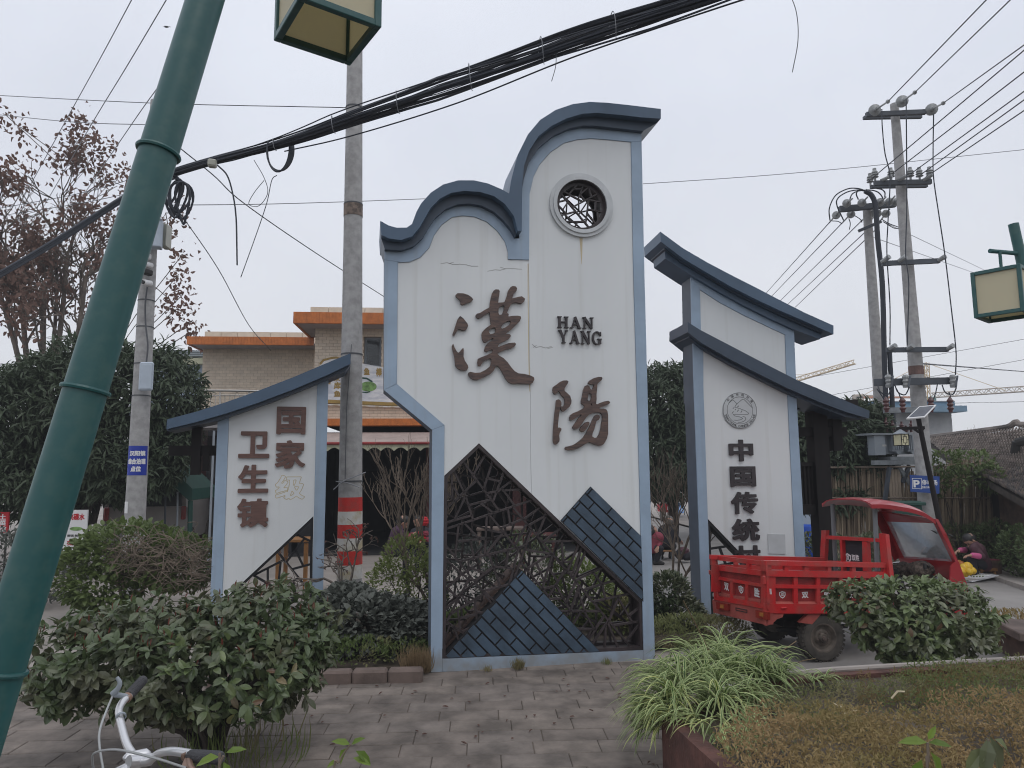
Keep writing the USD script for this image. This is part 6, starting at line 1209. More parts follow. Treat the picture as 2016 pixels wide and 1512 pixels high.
def wheel(parent, c, r, w, axis, name="wheel"):
    a = np.asarray(axis, float)
    ty = part(parent, name, lathe([(r * .62, -w * .40), (r * .80, -w * .5), (r * .94, -w * .48), (r, -w * .3), (r, w * .3), (r * .94, w * .48), (r * .80, w * .5), (r * .62, w * .40)], c, 40, a), M["tyre"], smooth=35)
    kn = [];  x = np.cross(a, (0, 0, 1.0)); x /= np.linalg.norm(x); y = np.cross(a, x)
    for k in range(34):
        g = 2 * math.pi * k / 34
        for s in (-1, 1):
            p = np.asarray(c) + (x * math.cos(g + s * .05) + y * math.sin(g + s * .05)) * (r * 1.005) + a * s * w * .3
            t = -x * math.sin(g) + y * math.cos(g); kn.append(box(p, (r * .11, w * .3, r * .07), np.stack([t, a, np.cross(t, a)], 1)))
    part(ty, "tread_block", kn, M["tyre"], kind="stuff")
    part(ty, "rim", lathe([(r * .63, w * .42), (r * .58, w * .40), (r * .5, w * .15), (r * .36, w * .12), (r * .30, w * .25), (r * .2, w * .28), (r * .16, w * .46), (0, w * .46)], c, 32, a), M["dirtmetal"], smooth=35)
    part(ty, "inner_rim", lathe([(r * .63, -w * .42), (r * .3, -w * .2), (0, -w * .2)], c, 24, a), M["dirtmetal"])
    for k in range(5):
        g = 2 * math.pi * k / 5 + .3; p = np.asarray(c) + (x * math.cos(g) + y * math.sin(g)) * r * .25; part(ty, "wheel_nut", cyl(p + a * w * .2, p + a * w * .36, r * .035, sides=6), M["kerb"])
    part(ty, "hub_cap", lathe([(0, 0), (r * .1, 0), (r * .09, w * .12), (0, w * .14)], np.asarray(c) + a * w * .44, 12, a), M["kerb"])
R_ = 0.226
wheel(tk, FK.W(0, R_, -.03), R_, .12, FK.N); wheel(tk, FK.W(0.0, R_, -.95), R_, .12, -FK.N); wheel(tk, FK.W(1.42, R_, -.48), R_, .1, FK.N)
part(tk, "fork", [cyl(FK.W(1.42, R_, -.40), FK.W(1.2, .8, -.44), .02, sides=8), cyl(FK.W(1.42, R_, -.56), FK.W(1.2, .8, -.52), .02, sides=8)], M["chassis"])
part(tk, "mudguard", lathe([(R_ + .05, -.07), (R_ + .052, -.07), (R_ + .052, .07), (R_ + .05, .07)], FK.W(1.42, R_ + .02, -.48), 24, FK.N), M["darkred"])
# far cargo tricycle down the street
fd = 26.0; fb = at(1322, 1100, fd) * (1, 1, 0); FF = Frame(fb, 0)
ft = thing("far_tricycle", "small red cargo tricycle seen from behind far down the street", "tricycle", fb)
part(ft, "bed", [FF.box(-.27, .33, .27, .62, -.9, 0)], M["redcloth"]); part(ft, "rail", [FF.box(-.27, .74, .27, .78, -.03, 0), FF.box(-.27, .62, -.23, .78, -.03, 0), FF.box(.23, .62, .27, .78, -.03, 0)], M["redcloth"])
part(ft, "number_plate", FF.box(-.09, .42, .13, .54, 0, .01), M["paper"]); part(ft, "load", rbox(FF.W(-.05, .86, -.5), (.35, .4, .3), .06), M["redcloth"])
for u in (-.24, .24): part(ft, "wheel", cyl(FF.W(u - .03, .22, -.3), FF.W(u + .03, .22, -.3), .22, sides=18), M["tyre"])
um = thing("blue_tarp", "bright blue tarpaulin slung over the street stalls beyond the far tricycle", "tarpaulin", at(1334, 1100, 28) * (1, 1, 0))
tp = [at(x, y, d) for x, y, d in ((1318, 990, 28), (1326, 984, 28.5), (1337, 989, 28.5), (1347, 998, 29), (1346, 1010, 27.5), (1330, 1012, 27.4), (1320, 1005, 27.5))]
part(um, "sheet", slab(tp, (0, 1, 0), .02), mat("tarp_blue", (0.03, 0.17, 0.5), 0.5, col2=(0.25, 0.42, 0.6), scale=2.5))
for p in (tp[0], tp[3]): part(um, "pole", cyl(p, p * (1, 1, 0), .02, sides=6), M["steel"])
# ================================================================== people
def person(label, J, jacket, trousers, hair, face, group=None, cuff=None, collar=None, shoes="chassis", longhair=False):
    "J: joints in the place. Head 0.22 m; the body is one skin surface, clothes are its children"
    base = np.array([*J["pelvis"][:2], 0.0]); t = thing("person", label, "person", base)
    g = lambda k: np.asarray(J[k], float)
    face = np.asarray(face, float); face /= np.linalg.norm(face); up = g("head") - g("neck"); up /= np.linalg.norm(up)
    fw = face - up * (face @ up); fw /= np.linalg.norm(fw); sd = np.cross(fw, up); h = g("head")
    S_ = [hull([(h + up * .025, .085), (h + up * .02 - fw * .03, .088), (h - up * .055 + fw * .035, .052), (h - up * .085 + fw * .055, .026)], 18),
          hull([(h + fw * .088 - up * .012, .009), (h + fw * .102 - up * .035, .015), (h + fw * .075 - up * .035, .02)], 8), hull([(g("neck"), .052), (h - up * .06 - fw * .01, .05)])]
    for s in (-1, 1): S_.append(hull([(h + sd * s * .079 - fw * .005 + up * .012, .012), (h + sd * s * .081 - fw * .008 - up * .03, .01), (h + sd * s * .08 + fw * .006 - up * .01, .012)], 8))
    ch = g("neck") * .75 + g("pelvis") * .25; be = g("neck") * .3 + g("pelvis") * .7
    lat = g("shR") - g("shL"); lat /= np.linalg.norm(lat)
    def torso(k): return [hull([(ch + lat * .09, .105 * k), (ch - lat * .09, .105 * k), (be + lat * .07, .10 * k), (be - lat * .07, .10 * k)]), hull([(be + lat * .07, .10 * k), (be - lat * .07, .10 * k), (g("pelvis") + lat * .08, .105 * k), (g("pelvis") - lat * .08, .105 * k)]),
                          hull([(g("shR"), .062 * k), (g("shL"), .062 * k), (ch, .10 * k)]), hull([(g("shR"), .058 * k), (g("shL"), .058 * k), (g("neck"), .056 * k)])]
    def arms(k, end=1.0):
        o = []
        for s in "RL":
            w = g("el" + s) + (g("wr" + s) - g("el" + s)) * end; o += [hull([(g("sh" + s), .055 * k), (g("el" + s), .042 * k)]), hull([(g("el" + s), .041 * k), (w, .031 * k)])]
        return o
    def legs(k): return sum([[hull([(g("pelvis") + lat * (.08 if s == "R" else -.08), .092 * k), (g("kn" + s), .06 * k)]), hull([(g("kn" + s), .06 * k), (g("an" + s), .042 * k)])] for s in "RL"], [])
    S_ += torso(.85) + arms(.85) + legs(.85)
    for s in "RL":                                     # hands: a palm and five separate bent fingers
        w, d = g("wr" + s), np.asarray(J.get("hand" + s, g("wr" + s) - g("el" + s)), float); d = d / np.linalg.norm(d); n_ = np.cross(d, lat); n_ /= np.linalg.norm(n_); q = np.cross(n_, d)
        if n_[2] > 0: n_ = -n_
        S_.append(hull([(w, .026), (w + d * .085 + q * .03, .014), (w + d * .085 - q * .03, .014), (w + d * .04, .02)], 8))
        for i, (o_, L_) in enumerate(((-.031, .055), (-.011, .072), (.011, .068), (.031, .052))):
            a = w + d * .088 + q * o_; b = a + d * L_ * .55 + n_ * .01; c = b + d * L_ * .4 + n_ * .022; S_ += [hull([(a, .0092), (b, .0085)], 8), hull([(b, .0085), (c, .0075)], 8)]
        sg = -1 if s == "R" else 1; a = w + d * .03 + q * .028 * sg; b = a + d * .035 + q * .032 * sg + n_ * .01; c = b + d * .03 + q * .004 * sg + n_ * .012; S_ += [hull([(a, .013), (b, .0105)], 8), hull([(b, .0105), (c, .009)], 8)]
    def uni(ms): return manifold3d.Manifold.batch_boolean(ms, manifold3d.OpType.Add)
    def soft(m, n=2):
        mm = m.refine_to_length(.03).to_mesh(); tm = trimesh.Trimesh(mm.vert_properties[:, :3], mm.tri_verts); trimesh.smoothing.filter_taubin(tm, iterations=4 * n); return np.array(tm.vertices), np.array(tm.faces)
    b = part(t, "body", uni(S_), M["skin"], smooth=50)
    part(b, "jacket", soft(uni(torso(1.12) + arms(1.28, .93))), M[jacket], smooth=60)
    part(b, "trousers", soft(uni(legs(1.12) + [hull([(g("pelvis") + lat * .08, .112), (g("pelvis") - lat * .08, .112)])])), M[trousers], smooth=60)
    if cuff:
        for s in "RL": v = g("wr" + s) - g("el" + s); part(b, "sleeve_cover", hull([(g("el" + s) + v * .35, .052), (g("el" + s) + v * .94, .044)]), M[cuff], smooth=50)
    hr = [hull([(h + up * .035 - fw * .012, .093), (h + up * .0 - fw * .045, .085)], 18)] + ([hull([(h - fw * .06 - up * .02, .07), (h - fw * .06 - up * .09, .05)])] if longhair else [])
    cut = manifold3d.Manifold.batch_hull([manifold3d.Manifold.sphere(.001, 4).translate([float(x) for x in h + fw * a + up * c_ + sd * s]) for a, c_ in ((.045, .06), (.3, .12), (.3, -.4), (.01, -.4), (.015, -.03)) for s in (-.3, .3)])
    part(b, "hair", uni(hr) - cut, M[hair], smooth=50)
    for s in (-1, 1): part(b, "eye", sphere(h + fw * .083 + sd * s * .032 + up * .005, .009, 1), M["hair"]); part(b, "eyebrow", hull([(h + fw * .09 + sd * s * .02 + up * .026, .004), (h + fw * .082 + sd * s * .048 + up * .024, .003)], 6), M["hair"])
    part(b, "mouth", hull([(h + fw * .083 + sd * .018 - up * .066, .005), (h + fw * .083 - sd * .018 - up * .066, .005), (h + fw * .088 - up * .065, .006)], 6), M["darkpink"])
    for s in "RL":
        f_ = np.asarray(J.get("toe" + s, fw * (1, 1, 0)), float); f_ = f_ * (1, 1, 0); f_ /= np.linalg.norm(f_); a = g("an" + s)
        part(b, "shoe", hull([(a - f_ * .03 + (0, 0, -.03), .045), (a + f_ * .13 + (0, 0, -.045), .034), (a + (0, 0, .0), .045)]), M[shoes], smooth=50)
    return t
# vendor squatting at the kerb, reaching to the left
D = 12.5
def v_(px, py, dd=0.0): return at(px, py, D + dd)
person("person in a maroon jacket with pink cuffs stooping over fruit at the roadside",
       dict(pelvis=v_(1938, 1112, .15), neck=v_(1921, 1072), head=v_(1909, 1064), shL=v_(1917, 1079, -.16), shR=v_(1917, 1077, .2), elL=v_(1934, 1096, -.22), wrL=v_(1914, 1093, -.25), elR=v_(1903, 1083, .15), wrR=v_(1890, 1083, .05),
            knL=v_(1912, 1100, -.14), knR=v_(1908, 1098, .16), anL=np.array([*v_(1922, 1130, -.14)[:2], .06]), anR=np.array([*v_(1918, 1128, .16)[:2], .06]), toeL=(-1, -.1, 0), toeR=(-1, -.1, 0), handR=(-1, -.2, -.35), handL=(-1, 0, -.1)),
       "maroon", "darkcloth", "hair", (-1, -.15, -.5), cuff="pink")
single("low_stool", [rbox(np.array([*v_(1938, 1112, .15)[:2], .13]), (.3, .25, .05), .01)] + [cyl(np.array([*v_(1938, 1112, .15)[:2], .11]) + (x, y, 0), np.array([*v_(1938, 1112, .15)[:2], 0]) + (x * 1.1, y * 1.1, 0), .02, sides=6) for x in (-.11, .11) for y in (-.08, .08)], M["tablewood"], "low wooden stool under the stooping fruit vendor", "stool")
vg = lambda px, py: ground(px, py) * (1, 1, 0)
bk = thing("wooden_bucket", "brown round wooden bucket standing at the kerb right of the fruit vendor", "bucket", vg(1957, 1134)); c = vg(1957, 1134)
part(bk, "tub", lathe([(0, .01), (.115, 0), (.135, .25), (.142, .25), (.145, .28), (.125, .28), (.11, .05), (0, .05)], c, 24), M["bucket"], smooth=30); part(bk, "hoop", lathe([(.135, .2), (.145, .2), (.146, .24), (.136, .24)], c, 24), M["mudwall"]); part(bk, "rim_contents", lathe([(0, .29), (.1, .285), (.11, .26), (0, .26)], c, 20), M["darkpink"])
bgc = vg(1937, 1124) + (0, 0, .27); bgm = lump(bgc, (.085, .06, .10), 9, 3, .35, 2.5); single("plastic_bag", bgm, M["bag"], "crumpled white plastic bag leaning on the wooden bucket", "bag", smooth=True)
GP = "yellow pomelos heaped beside the fruit vendor"
for k, (px, py, r, z) in enumerate(((1905, 1117, .085, .17), (1897, 1119, .075, .15), (1915, 1124, .06, .06), (1900, 1128, .07, .07), (1892, 1125, .07, .07), (1908, 1126, .06, .06))):
    p = at(px, py, D - .35 - .03 * k); m = lathe([(0, -r * .95), (r * .5, -r * .85), (r * .95, -r * .25), (r, 0), (r * .85, r * .5), (r * .4, r * .98), (0, r * 1.08)], p, 16)
    single("pomelo", m, M["pomelo"], ["large yellow pomelo on top of the heap", "yellow pomelo at the upper left of the heap", "yellow pomelo lying apart at the right of the heap", "yellow pomelo in the middle of the bottom row", "yellow pomelo at the left end of the bottom row", "smaller yellow pomelo in front of the heap"][k] + " beside the vendor", "pomelo", smooth=True, group=GP)
sc_ = vg(1918, 1133); single("produce_sheet", [bar(at(1893, 1133, 12.15) * (1, 1, 0) + (0, 0, .02), at(1945, 1128, 12.4) * (1, 1, 0) + (0, 0, .07), .34, .02)], M["bag"], "white sheet spread on the kerb under the pomelos", "sheet")
for k in range(9):
    a = at(1912 + k * 3, 1130 + (k % 3), 12.0) * (1, 1, 0) + (0, 0, .10); single("leek", tube([a, a + (.16, .05, .012), a + (.3, .08, 0)], [.012, .011, .006], 6), L["grass"] if k % 2 else M["bag"], "one of the white-stemmed green leeks laid beside the pomelos", "vegetable", group="leeks laid out beside the pomelos")
def basket(name, lab, px, py, d, n, m, fruit, flab, r=.2):
    c = at(px, 1100, d) * (1, 1, 0) + (0, 0, max(0.0, at(px, py, d)[2] - .14)); t = thing(name, lab, "basket", c)
    part(t, "tray", lathe([(0, .02), (r * .8, .0), (r, .12), (r * 1.05, .12), (r * .85, .03), (0, .035)], c, 20), M[m]); part(t, "stand", [cyl(c + (math.cos(a) * r * .6, math.sin(a) * r * .6, .02), (c + (math.cos(a) * r * .6, math.sin(a) * r * .6, 0)) * (1, 1, 0), .015, sides=6) for a in (0.5, 2.6, 4.7)] if c[2] > .03 else [lathe([(0, 0), (r * .5, 0), (r * .5, .01), (0, .01)], c, 12)], M[m])
    for k in range(n):
        a = k * 2.4; rr = r * .62 * math.sqrt(k / n); single(fruit, sphere(c + (math.cos(a) * rr, math.sin(a) * rr, .12 + .03 * (1 - k / n)), .045, 2, (1, 1, .9)), M["orangefruit"], flab, "fruit", smooth=True, group=flab)
basket("fruit_basket", "basket of oranges nearer the fence, seen through the tricycle windscreen", 1836, 1082, 13.0, 12, "bucket", "orange", "one of the oranges in the basket nearer the fence")
basket("fruit_basket", "basket of oranges nearer the vendor, seen through the tricycle windscreen", 1862, 1092, 12.8, 9, "bucket", "orange", "one of the oranges in the basket nearer the vendor", .17)
basket("fruit_basket", "yellow plastic basket under the vendor's reaching hand", 1888, 1108, 12.6, 4, "pomelo", "orange", "one of the oranges in the yellow basket under the vendor's hand", .14)
# two people at the table in the eatery entrance
D2 = 13.2; e_ = lambda px, py, dd=0.0: at(px, py, D2 + dd)
person("person in a patterned purple jacket with red sleeves bending over a basin", dict(pelvis=e_(770, 1085), neck=e_(786, 1037), head=e_(795, 1028), shL=e_(783, 1043, .17), shR=e_(786, 1044, -.17), elL=e_(797, 1060, .12), wrL=e_(812, 1052, .02), elR=e_(796, 1062, -.14), wrR=e_(811, 1054, -.06), knL=e_(800, 1086, .1), knR=e_(800, 1088, -.1), anL=np.array([*e_(797, 1130, .1)[:2], .07]), anR=np.array([*e_(797, 1130, -.1)[:2], .07]), toeL=(1, 0, 0), toeR=(1, 0, 0)),
       "purple", "darkcloth", "hair", (1, .1, -.45), cuff="darkpink", longhair=True)
D3 = 14.2; e3 = lambda px, py, dd=0.0: at(px, py, D3 + dd)
person("person with short black hair in dark clothes facing the basin", dict(pelvis=e3(842, 1082, .1), neck=e3(829, 1040), head=e3(823, 1027), shL=e3(815, 1047, -.1), shR=e3(844, 1047, .1), elL=e3(812, 1064, -.2), wrL=e3(821, 1066, -.4), elR=e3(846, 1066, 0), wrR=e3(832, 1066, -.35), knL=e3(822, 1084, -.3), knR=e3(842, 1086, -.3), anL=np.array([*e3(822, 1130, -.35)[:2], .07]), anR=np.array([*e3(842, 1130, -.35)[:2], .07]), toeL=(-.3, -1, 0), toeR=(-.2, -1, 0)),
       "darkcloth", "darkcloth", "hair", (-.5, -.7, -.25))
c = e_(812, 1064, .05); bs = thing("basin", "orange basin on a small stand between the two people at the eatery", "basin", c * (1, 1, 0))
part(bs, "bowl", lathe([(0, -.06), (.10, -.06), (.155, .035), (.175, .04), (.165, .05), (.14, .04), (.09, -.045), (0, -.045)], c, 22), M["tablewood"], smooth=30); part(bs, "stand", [cyl(c + (math.cos(a) * .09, math.sin(a) * .09, -.05), (c + (math.cos(a) * .11, math.sin(a) * .11, 0)) * (1, 1, 0), .014, sides=6) for a in (.4, 2.5, 4.6)], M["timber"])
c = e_(835, 1026, -.3); pm = thing("red_pompom", "round red flower ornament on a stem in front of the person in dark clothes", "ornament", c * (1, 1, 0))
part(pm, "petal", [sphere(c + .062 * np.array([math.cos(a) * math.cos(b), math.sin(a) * math.cos(b), math.sin(b)]), .028, 1) for a in np.arange(0, 6.2, .7) for b in (-1, -.4, .3, .95)], M["redcloth"], kind="stuff"); part(pm, "stem", cyl(c, c * (1, 1, 0), .012, sides=6), M["timber"])
for k, (px, py, r) in enumerate(((828, 1052, .07), (838, 1050, .06), (832, 1060, .07), (840, 1062, .06))): single("flower", lump(e_(px, py, -.3), (r, r, r * .8), 30 + k, 2, .4, 2.5), M["darkpink" if k % 2 else "redcloth"], "one of the red flowers bunched below the round red ornament", "flower", group="red flowers bunched below the ornament")
# seated person right of the tall sign
D4 = 15.2; e4 = lambda px, py, dd=0.0: at(px, py, D4 + dd)
person("person seen from behind on a low stool, in dark clothes, right of the tall sign", dict(pelvis=e4(1311, 1070), neck=e4(1316, 1036), head=e4(1317, 1027), shL=e4(1305, 1041, .05), shR=e4(1326, 1041, -.05), elL=e4(1303, 1058, .1), wrL=e4(1312, 1064, .3), elR=e4(1331, 1056, 0), wrR=e4(1338, 1064, .2), knL=e4(1307, 1075, .35), knR=e4(1326, 1075, .35), anL=np.array([*e4(1301, 1093, .2)[:2], .07]), anR=np.array([*e4(1320, 1092, .3)[:2], .07]), toeL=(-.3, 1, 0), toeR=(.3, 1, 0)),
       "darkcloth", "darkcloth", "greyhair", (.1, 1, -.1))
c = e4(1311, 1080) * (1, 1, 0); st_ = thing("metal_stool", "low stool with thin metal legs under the seated person", "stool", c); part(st_, "seat", rbox(c + (0, 0, .2), (.3, .28, .03), .01), M["tablewood"])
for x in (-.12, .12):
    for y in (-.11, .11): part(st_, "leg", cyl(c + (x, y, .19), c + (x * 1.2, y * 1.2, 0), .01, sides=6), M["steel"])
D5 = 14.6; e5 = lambda px, py, dd=0.0: at(px, py, D5 + dd)
person("person in red crouching at the edge of the tall sign, mostly hidden", dict(pelvis=e5(1284, 1078), neck=e5(1292, 1052), head=e5(1284, 1044), shL=e5(1283, 1056, .1), shR=e5(1297, 1056, -.1), elL=e5(1284, 1068, .1), wrL=e5(1294, 1074, .1), elR=e5(1300, 1068, -.1), wrR=e5(1296, 1076, -.2), knL=e5(1292, 1078, .2), knR=e5(1300, 1080, -.2), anL=np.array([*e5(1286, 1100, .1)[:2], .07]), anR=np.array([*e5(1292, 1100, -.1)[:2], .07]), toeL=(1, 0, 0), toeR=(1, 0, 0)), "darkpink", "darkcloth", "hair", (1, .3, -.3))
for k, (px, py) in enumerate(((1345, 1086), (1340, 1092), (1350, 1094))): single("ground_bundle", lump(e4(px, py, -.4), (.12, .12, .1), 40 + k, 2, .3, 2.0), M["darkcloth"] if k else M["maroon"], ["maroon cloth bundle", "left dark bundle", "right dark bundle"][k] + " on the ground beside the seated person", "bundle", smooth=True)
# tables at the eatery
def table(lab, px, py, d, w, m):
    c = at(px, 1100, d) * (1, 1, 0); z = at(px, py, d)[2]; t = thing("wooden_table", lab, "table", c); part(t, "top", rbox(c + (0, 0, z), (w, .5, .05), .008), M[m])
    for x in (-1, 1):
        for y in (-1, 1): part(t, "leg", rbox(c + (x * (w / 2 - .05), y * .2, z / 2 - .02), (.06, .06, z - .04), .006), M[m])
table("orange wooden table behind the slant-roofed sign's lattice", 582, 1062, 12.0, .55, "tablewood"); table("grey brown table glimpsed through the tall sign's lattice", 985, 1040, 14.0, .9, "kerb"); table("low brown table further right, glimpsed through the tall sign's lattice", 1060, 1052, 14.6, .7, "brickred")
c = at(1588, 1118, 12.6) * (1, 1, 0); dr = thing("blue_drum", "bright blue plastic drum beside the bamboo fence behind the timber frame", "drum", c); part(dr, "barrel", lathe([(0, 0), (.27, 0), (.29, .05), (.29, .3), (.3, .32), (.29, .34), (.29, .6), (.3, .62), (.29, .64), (.28, .86), (.27, .9), (0, .9)], c, 26), M["blueplastic"], smooth=30)
# a small bird in the sky
b0 = at(328, 53, 30.0); bd = thing("bird", "small dark bird flying in the sky left of the lantern", "bird", b0)
part(bd, "body", sphere(b0, .05, 2, (2.2, .8, .8)), M["hair"], smooth=True); part(bd, "wing", slab([b0 + (.03, 0, .02), b0 + (-.06, 0, .02), b0 + (-.16, .12, .12), b0 + (-.09, .1, .11)], (0, 0, 1), .008), M["hair"]); part(bd, "wing", slab([b0 + (.03, 0, .02), b0 + (-.06, 0, .02), b0 + (-.1, -.14, -.06), b0 + (-.02, -.1, -.02)], (0, 0, 1), .008), M["hair"]); part(bd, "tail", slab([b0 + (.09, 0, 0), b0 + (.17, .03, .0), b0 + (.17, -.03, .0)], (0, 0, 1), .006), M["hair"])
# ================================================================== plants
def unit(v): return v / (np.linalg.norm(v, axis=-1, keepdims=True) + 1e-12)
def leaves(pos, d, up, ln, wd, droop=0.15, fold=0.12):
    "N folded, drooping leaves -> (N, 8, 3) vertices"
    n = len(pos); d = unit(d); s = unit(np.cross(d, up)); nn = np.cross(s, d); ln = np.broadcast_to(ln, (n,))[:, None]; wd = np.broadcast_to(wd, (n,))[:, None] / 2
    P_ = lambda x, y, z: pos + d * ln * x + s * wd * y + nn * ln * z
    f = fold
    return np.stack([P_(0, 0, 0), P_(.36, .92, f * .7 - droop * .1), P_(.36, 0, -droop * .1), P_(.36, -.92, f * .7 - droop * .1), P_(.72, .72, f * .5 - droop * .5), P_(.72, 0, -droop * .5), P_(.72, -.72, f * .5 - droop * .5), P_(1, 0, -droop)], 1)
LF = np.array([(0, 2, 1), (0, 3, 2), (1, 2, 5), (1, 5, 4), (2, 3, 6), (2, 6, 5), (4, 5, 7), (5, 6, 7)])
def oval(pos, d, up, ln, wd, droop=0.15, fold=0.12):
    "N rounder leaves -> (N, 11, 3) vertices"
    n = len(pos); d = unit(d); s = unit(np.cross(d, up)); nn = np.cross(s, d); ln = np.broadcast_to(ln, (n,))[:, None]; wd = np.broadcast_to(wd, (n,))[:, None] / 2
    Q = lambda x, y, z: pos + d * ln * x + s * wd * y + nn * ln * z
    f = fold; return np.stack([Q(0, 0, 0)] + [Q(x, y * w, (f * .6 * w if y else 0) - droop * x * x) for x, w in ((.24, .72), (.52, 1.0), (.80, .70)) for y in (1, 0, -1)] + [Q(1, 0, -droop)], 1)
OF = np.array([(0, 2, 1), (0, 3, 2), (1, 2, 5), (1, 5, 4), (2, 3, 6), (2, 6, 5), (4, 5, 8), (4, 8, 7), (5, 6, 9), (5, 9, 8), (7, 8, 10), (8, 9, 10)])
def leafmesh(v):
    n, k = v.shape[:2]; f = LF if k == 8 else OF; return v.reshape(-1, 3), (f[None] + k * np.arange(n)[:, None, None]).reshape(-1, 3)
def rnd(n): return unit(RNG.normal(size=(n, 3)))
def shell_pts(ells, n, inner=0.7, lump=0.22, seed=1, zmin=0.03):
    "points in the outer part of a union of ellipsoids, with an uneven outline"
    vol = np.array([np.prod(r) ** (2 / 3) for c, r in ells]); idx = RNG.choice(len(ells), 3 * n, p=vol / vol.sum()); C = np.array([c for c, r in ells], float)[idx]; Rr = np.array([r for c, r in ells], float)[idx]
    u = rnd(3 * n); k = (inner + (1.03 - inner) * RNG.uniform(0, 1, 3 * n) ** .6)[:, None]
    nz = (meshkit.fbm(C * .9 + u * Rr * 2.2 + seed, 3, seed) - .5)[:, None]
    p = C + u * Rr * (k + lump * 2 * nz); ok = p[:, 2] > zmin
    for i, (c, r) in enumerate(ells):            # drop what lies deep inside another lobe
        q = (((p - np.array(c)) / np.array(r)) ** 2).sum(1); ok &= (q > .45) | (idx == i)
    p, u, Rr = p[ok][:n], u[ok][:n], Rr[ok][:n]
    return p, unit(u / Rr)
def stems(base, pts, r0, r1, n=6, bend=.15):
    out = []
    for p in pts:
        b = np.asarray(base) + np.array([*RNG.normal(0, r0 * 1.2, 2), 0]); m = (b + p) / 2 + RNG.normal(0, bend, 3) * np.linalg.norm(p - b) * .5 + (0, 0, .1 * np.linalg.norm(p - b))
        out.append(tube(spline([b, b * .6 + m * .4 + (0, 0, .04), m, p], 3), np.linspace(r0, r1, 10), 6))
    return out
def foliage(t, pos, dirs, up, ln, wd, m, split=0, name="foliage", droop=.15, fold=.12, shape=leaves):
    v = shape(pos, dirs, up, ln, wd, droop, fold)
    if split:
        c = v.mean(1); q = unit(np.cross(v[:, 1] - v[:, 0], v[:, 3] - v[:, 0])); view = unit(np.array([0, 0, EYE]) - c)
        score = np.linalg.norm(c - (0, 0, EYE), axis=1) - .35 * np.abs((q * view).sum(1)); o = np.argsort(score)[:split]
        for i in o: part(t, "leaf", (v[i], LF if v.shape[1] == 8 else OF), m)
        v = np.delete(v, o, 0)
    return part(t, name, leafmesh(v), m, kind="stuff")
def shrub(name, label, cat_, ells, base, n, ln, wd, m, split=0, droop=.2, fold=.12, ups=.35, rand=.7, inner=.65, lump=.22, nst=10, r0=.018, seed=1, bark="barkdark", group=None, zmin=.03, per=1):
    t = thing(name, label, cat_, (*base[:2], 0), group=group); p, nr = shell_pts(ells, n // per, inner, lump, seed, zmin)
    if per > 1: p, nr = np.repeat(p, per, 0) + RNG.normal(0, ln * .12, (len(p) * per, 3)), np.repeat(nr, per, 0)
    d = unit(nr + rand * rnd(len(p)) + np.array([0, 0, ups])); up = unit(nr * .5 + np.array([0, 0, 1.0]) + .45 * rnd(len(p)))
    if per > 1: d = unit(nr * .45 + rnd(len(p)) + (0, 0, -.12)); up = unit(nr * 1.0 + (0, 0, .65) + .4 * rnd(len(p)))
    l_ = ln * RNG.uniform(.65, 1.2, len(p)); foliage(t, p, d, up, l_, wd * l_ / ln, m, split, droop=droop, fold=fold, shape=oval if per > 1 else leaves)
    if nst:
        for s in stems(base, p[RNG.choice(len(p), nst)] * .8 + np.array(base) * .2 + (0, 0, .05), r0, r0 * .25): part(t, "stem", s, M[bark])
    return t, p, nr
# ---- big photinia left of the pavement
def A(px, py, d): return at(px, py, d)
B = at(415, 1440, 5.05) * (1, 1, 0)
el = [(A(330, 1270, 5.0), (.62, .5, .34)), (A(500, 1240, 5.15), (.55, .5, .32)), (A(210, 1290, 4.95), (.45, .45, .30)), (A(430, 1320, 4.8), (.62, .5, .30)), (A(150, 1345, 4.85), (.3, .32, .2)), (A(560, 1300, 5.0), (.3, .35, .28)), (A(300, 1360, 4.75), (.3, .3, .2))]
t_, p_, n_ = shrub("photinia_bush", "broad dark green bush with glossy oval leaves and red shoots, left foreground", "bush", el, B, 7000, .084, .040, L["photinia"], 300, nst=26, r0=.026, seed=3, lump=.32, zmin=.34, inner=.45, per=7, rand=1.0, ups=.05, droop=.3)
top = p_[(n_[:, 2] > .35)]; top = top[RNG.choice(len(top), 170)]
part(t_, "red_shoots", leafmesh(leaves(top + (0, 0, .02), rnd(len(top)) * .35 + (0, 0, 1), rnd(len(top)), .055, .012)), L["redtip"], kind="stuff")
# ---- photinia in front of the tricycle
B = at(1775, 1330, 6.25) * (1, 1, 0)
el = [(A(1790, 1195, 6.25), (.50, .45, .22)), (A(1690, 1195, 6.2), (.25, .35, .19)), (A(1880, 1200, 6.3), (.34, .4, .22)), (A(1770, 1240, 6.1), (.40, .4, .20)), (A(1850, 1250, 6.2), (.36, .4, .18)), (A(1925, 1245, 6.25), (.16, .25, .13)), (A(1800, 1168, 6.3), (.48, .4, .10)), (A(1770, 1285, 6.2), (.14, .25, .12))]
t_, p_, n_ = shrub("photinia_bush", "dense dark green bush standing in front of the red tricycle", "bush", el, B, 5600, .075, .036, L["photinia"], 300, nst=20, r0=.024, seed=8, lump=.3, zmin=.2, inner=.5, per=7, rand=1.0, ups=.05, droop=.3)
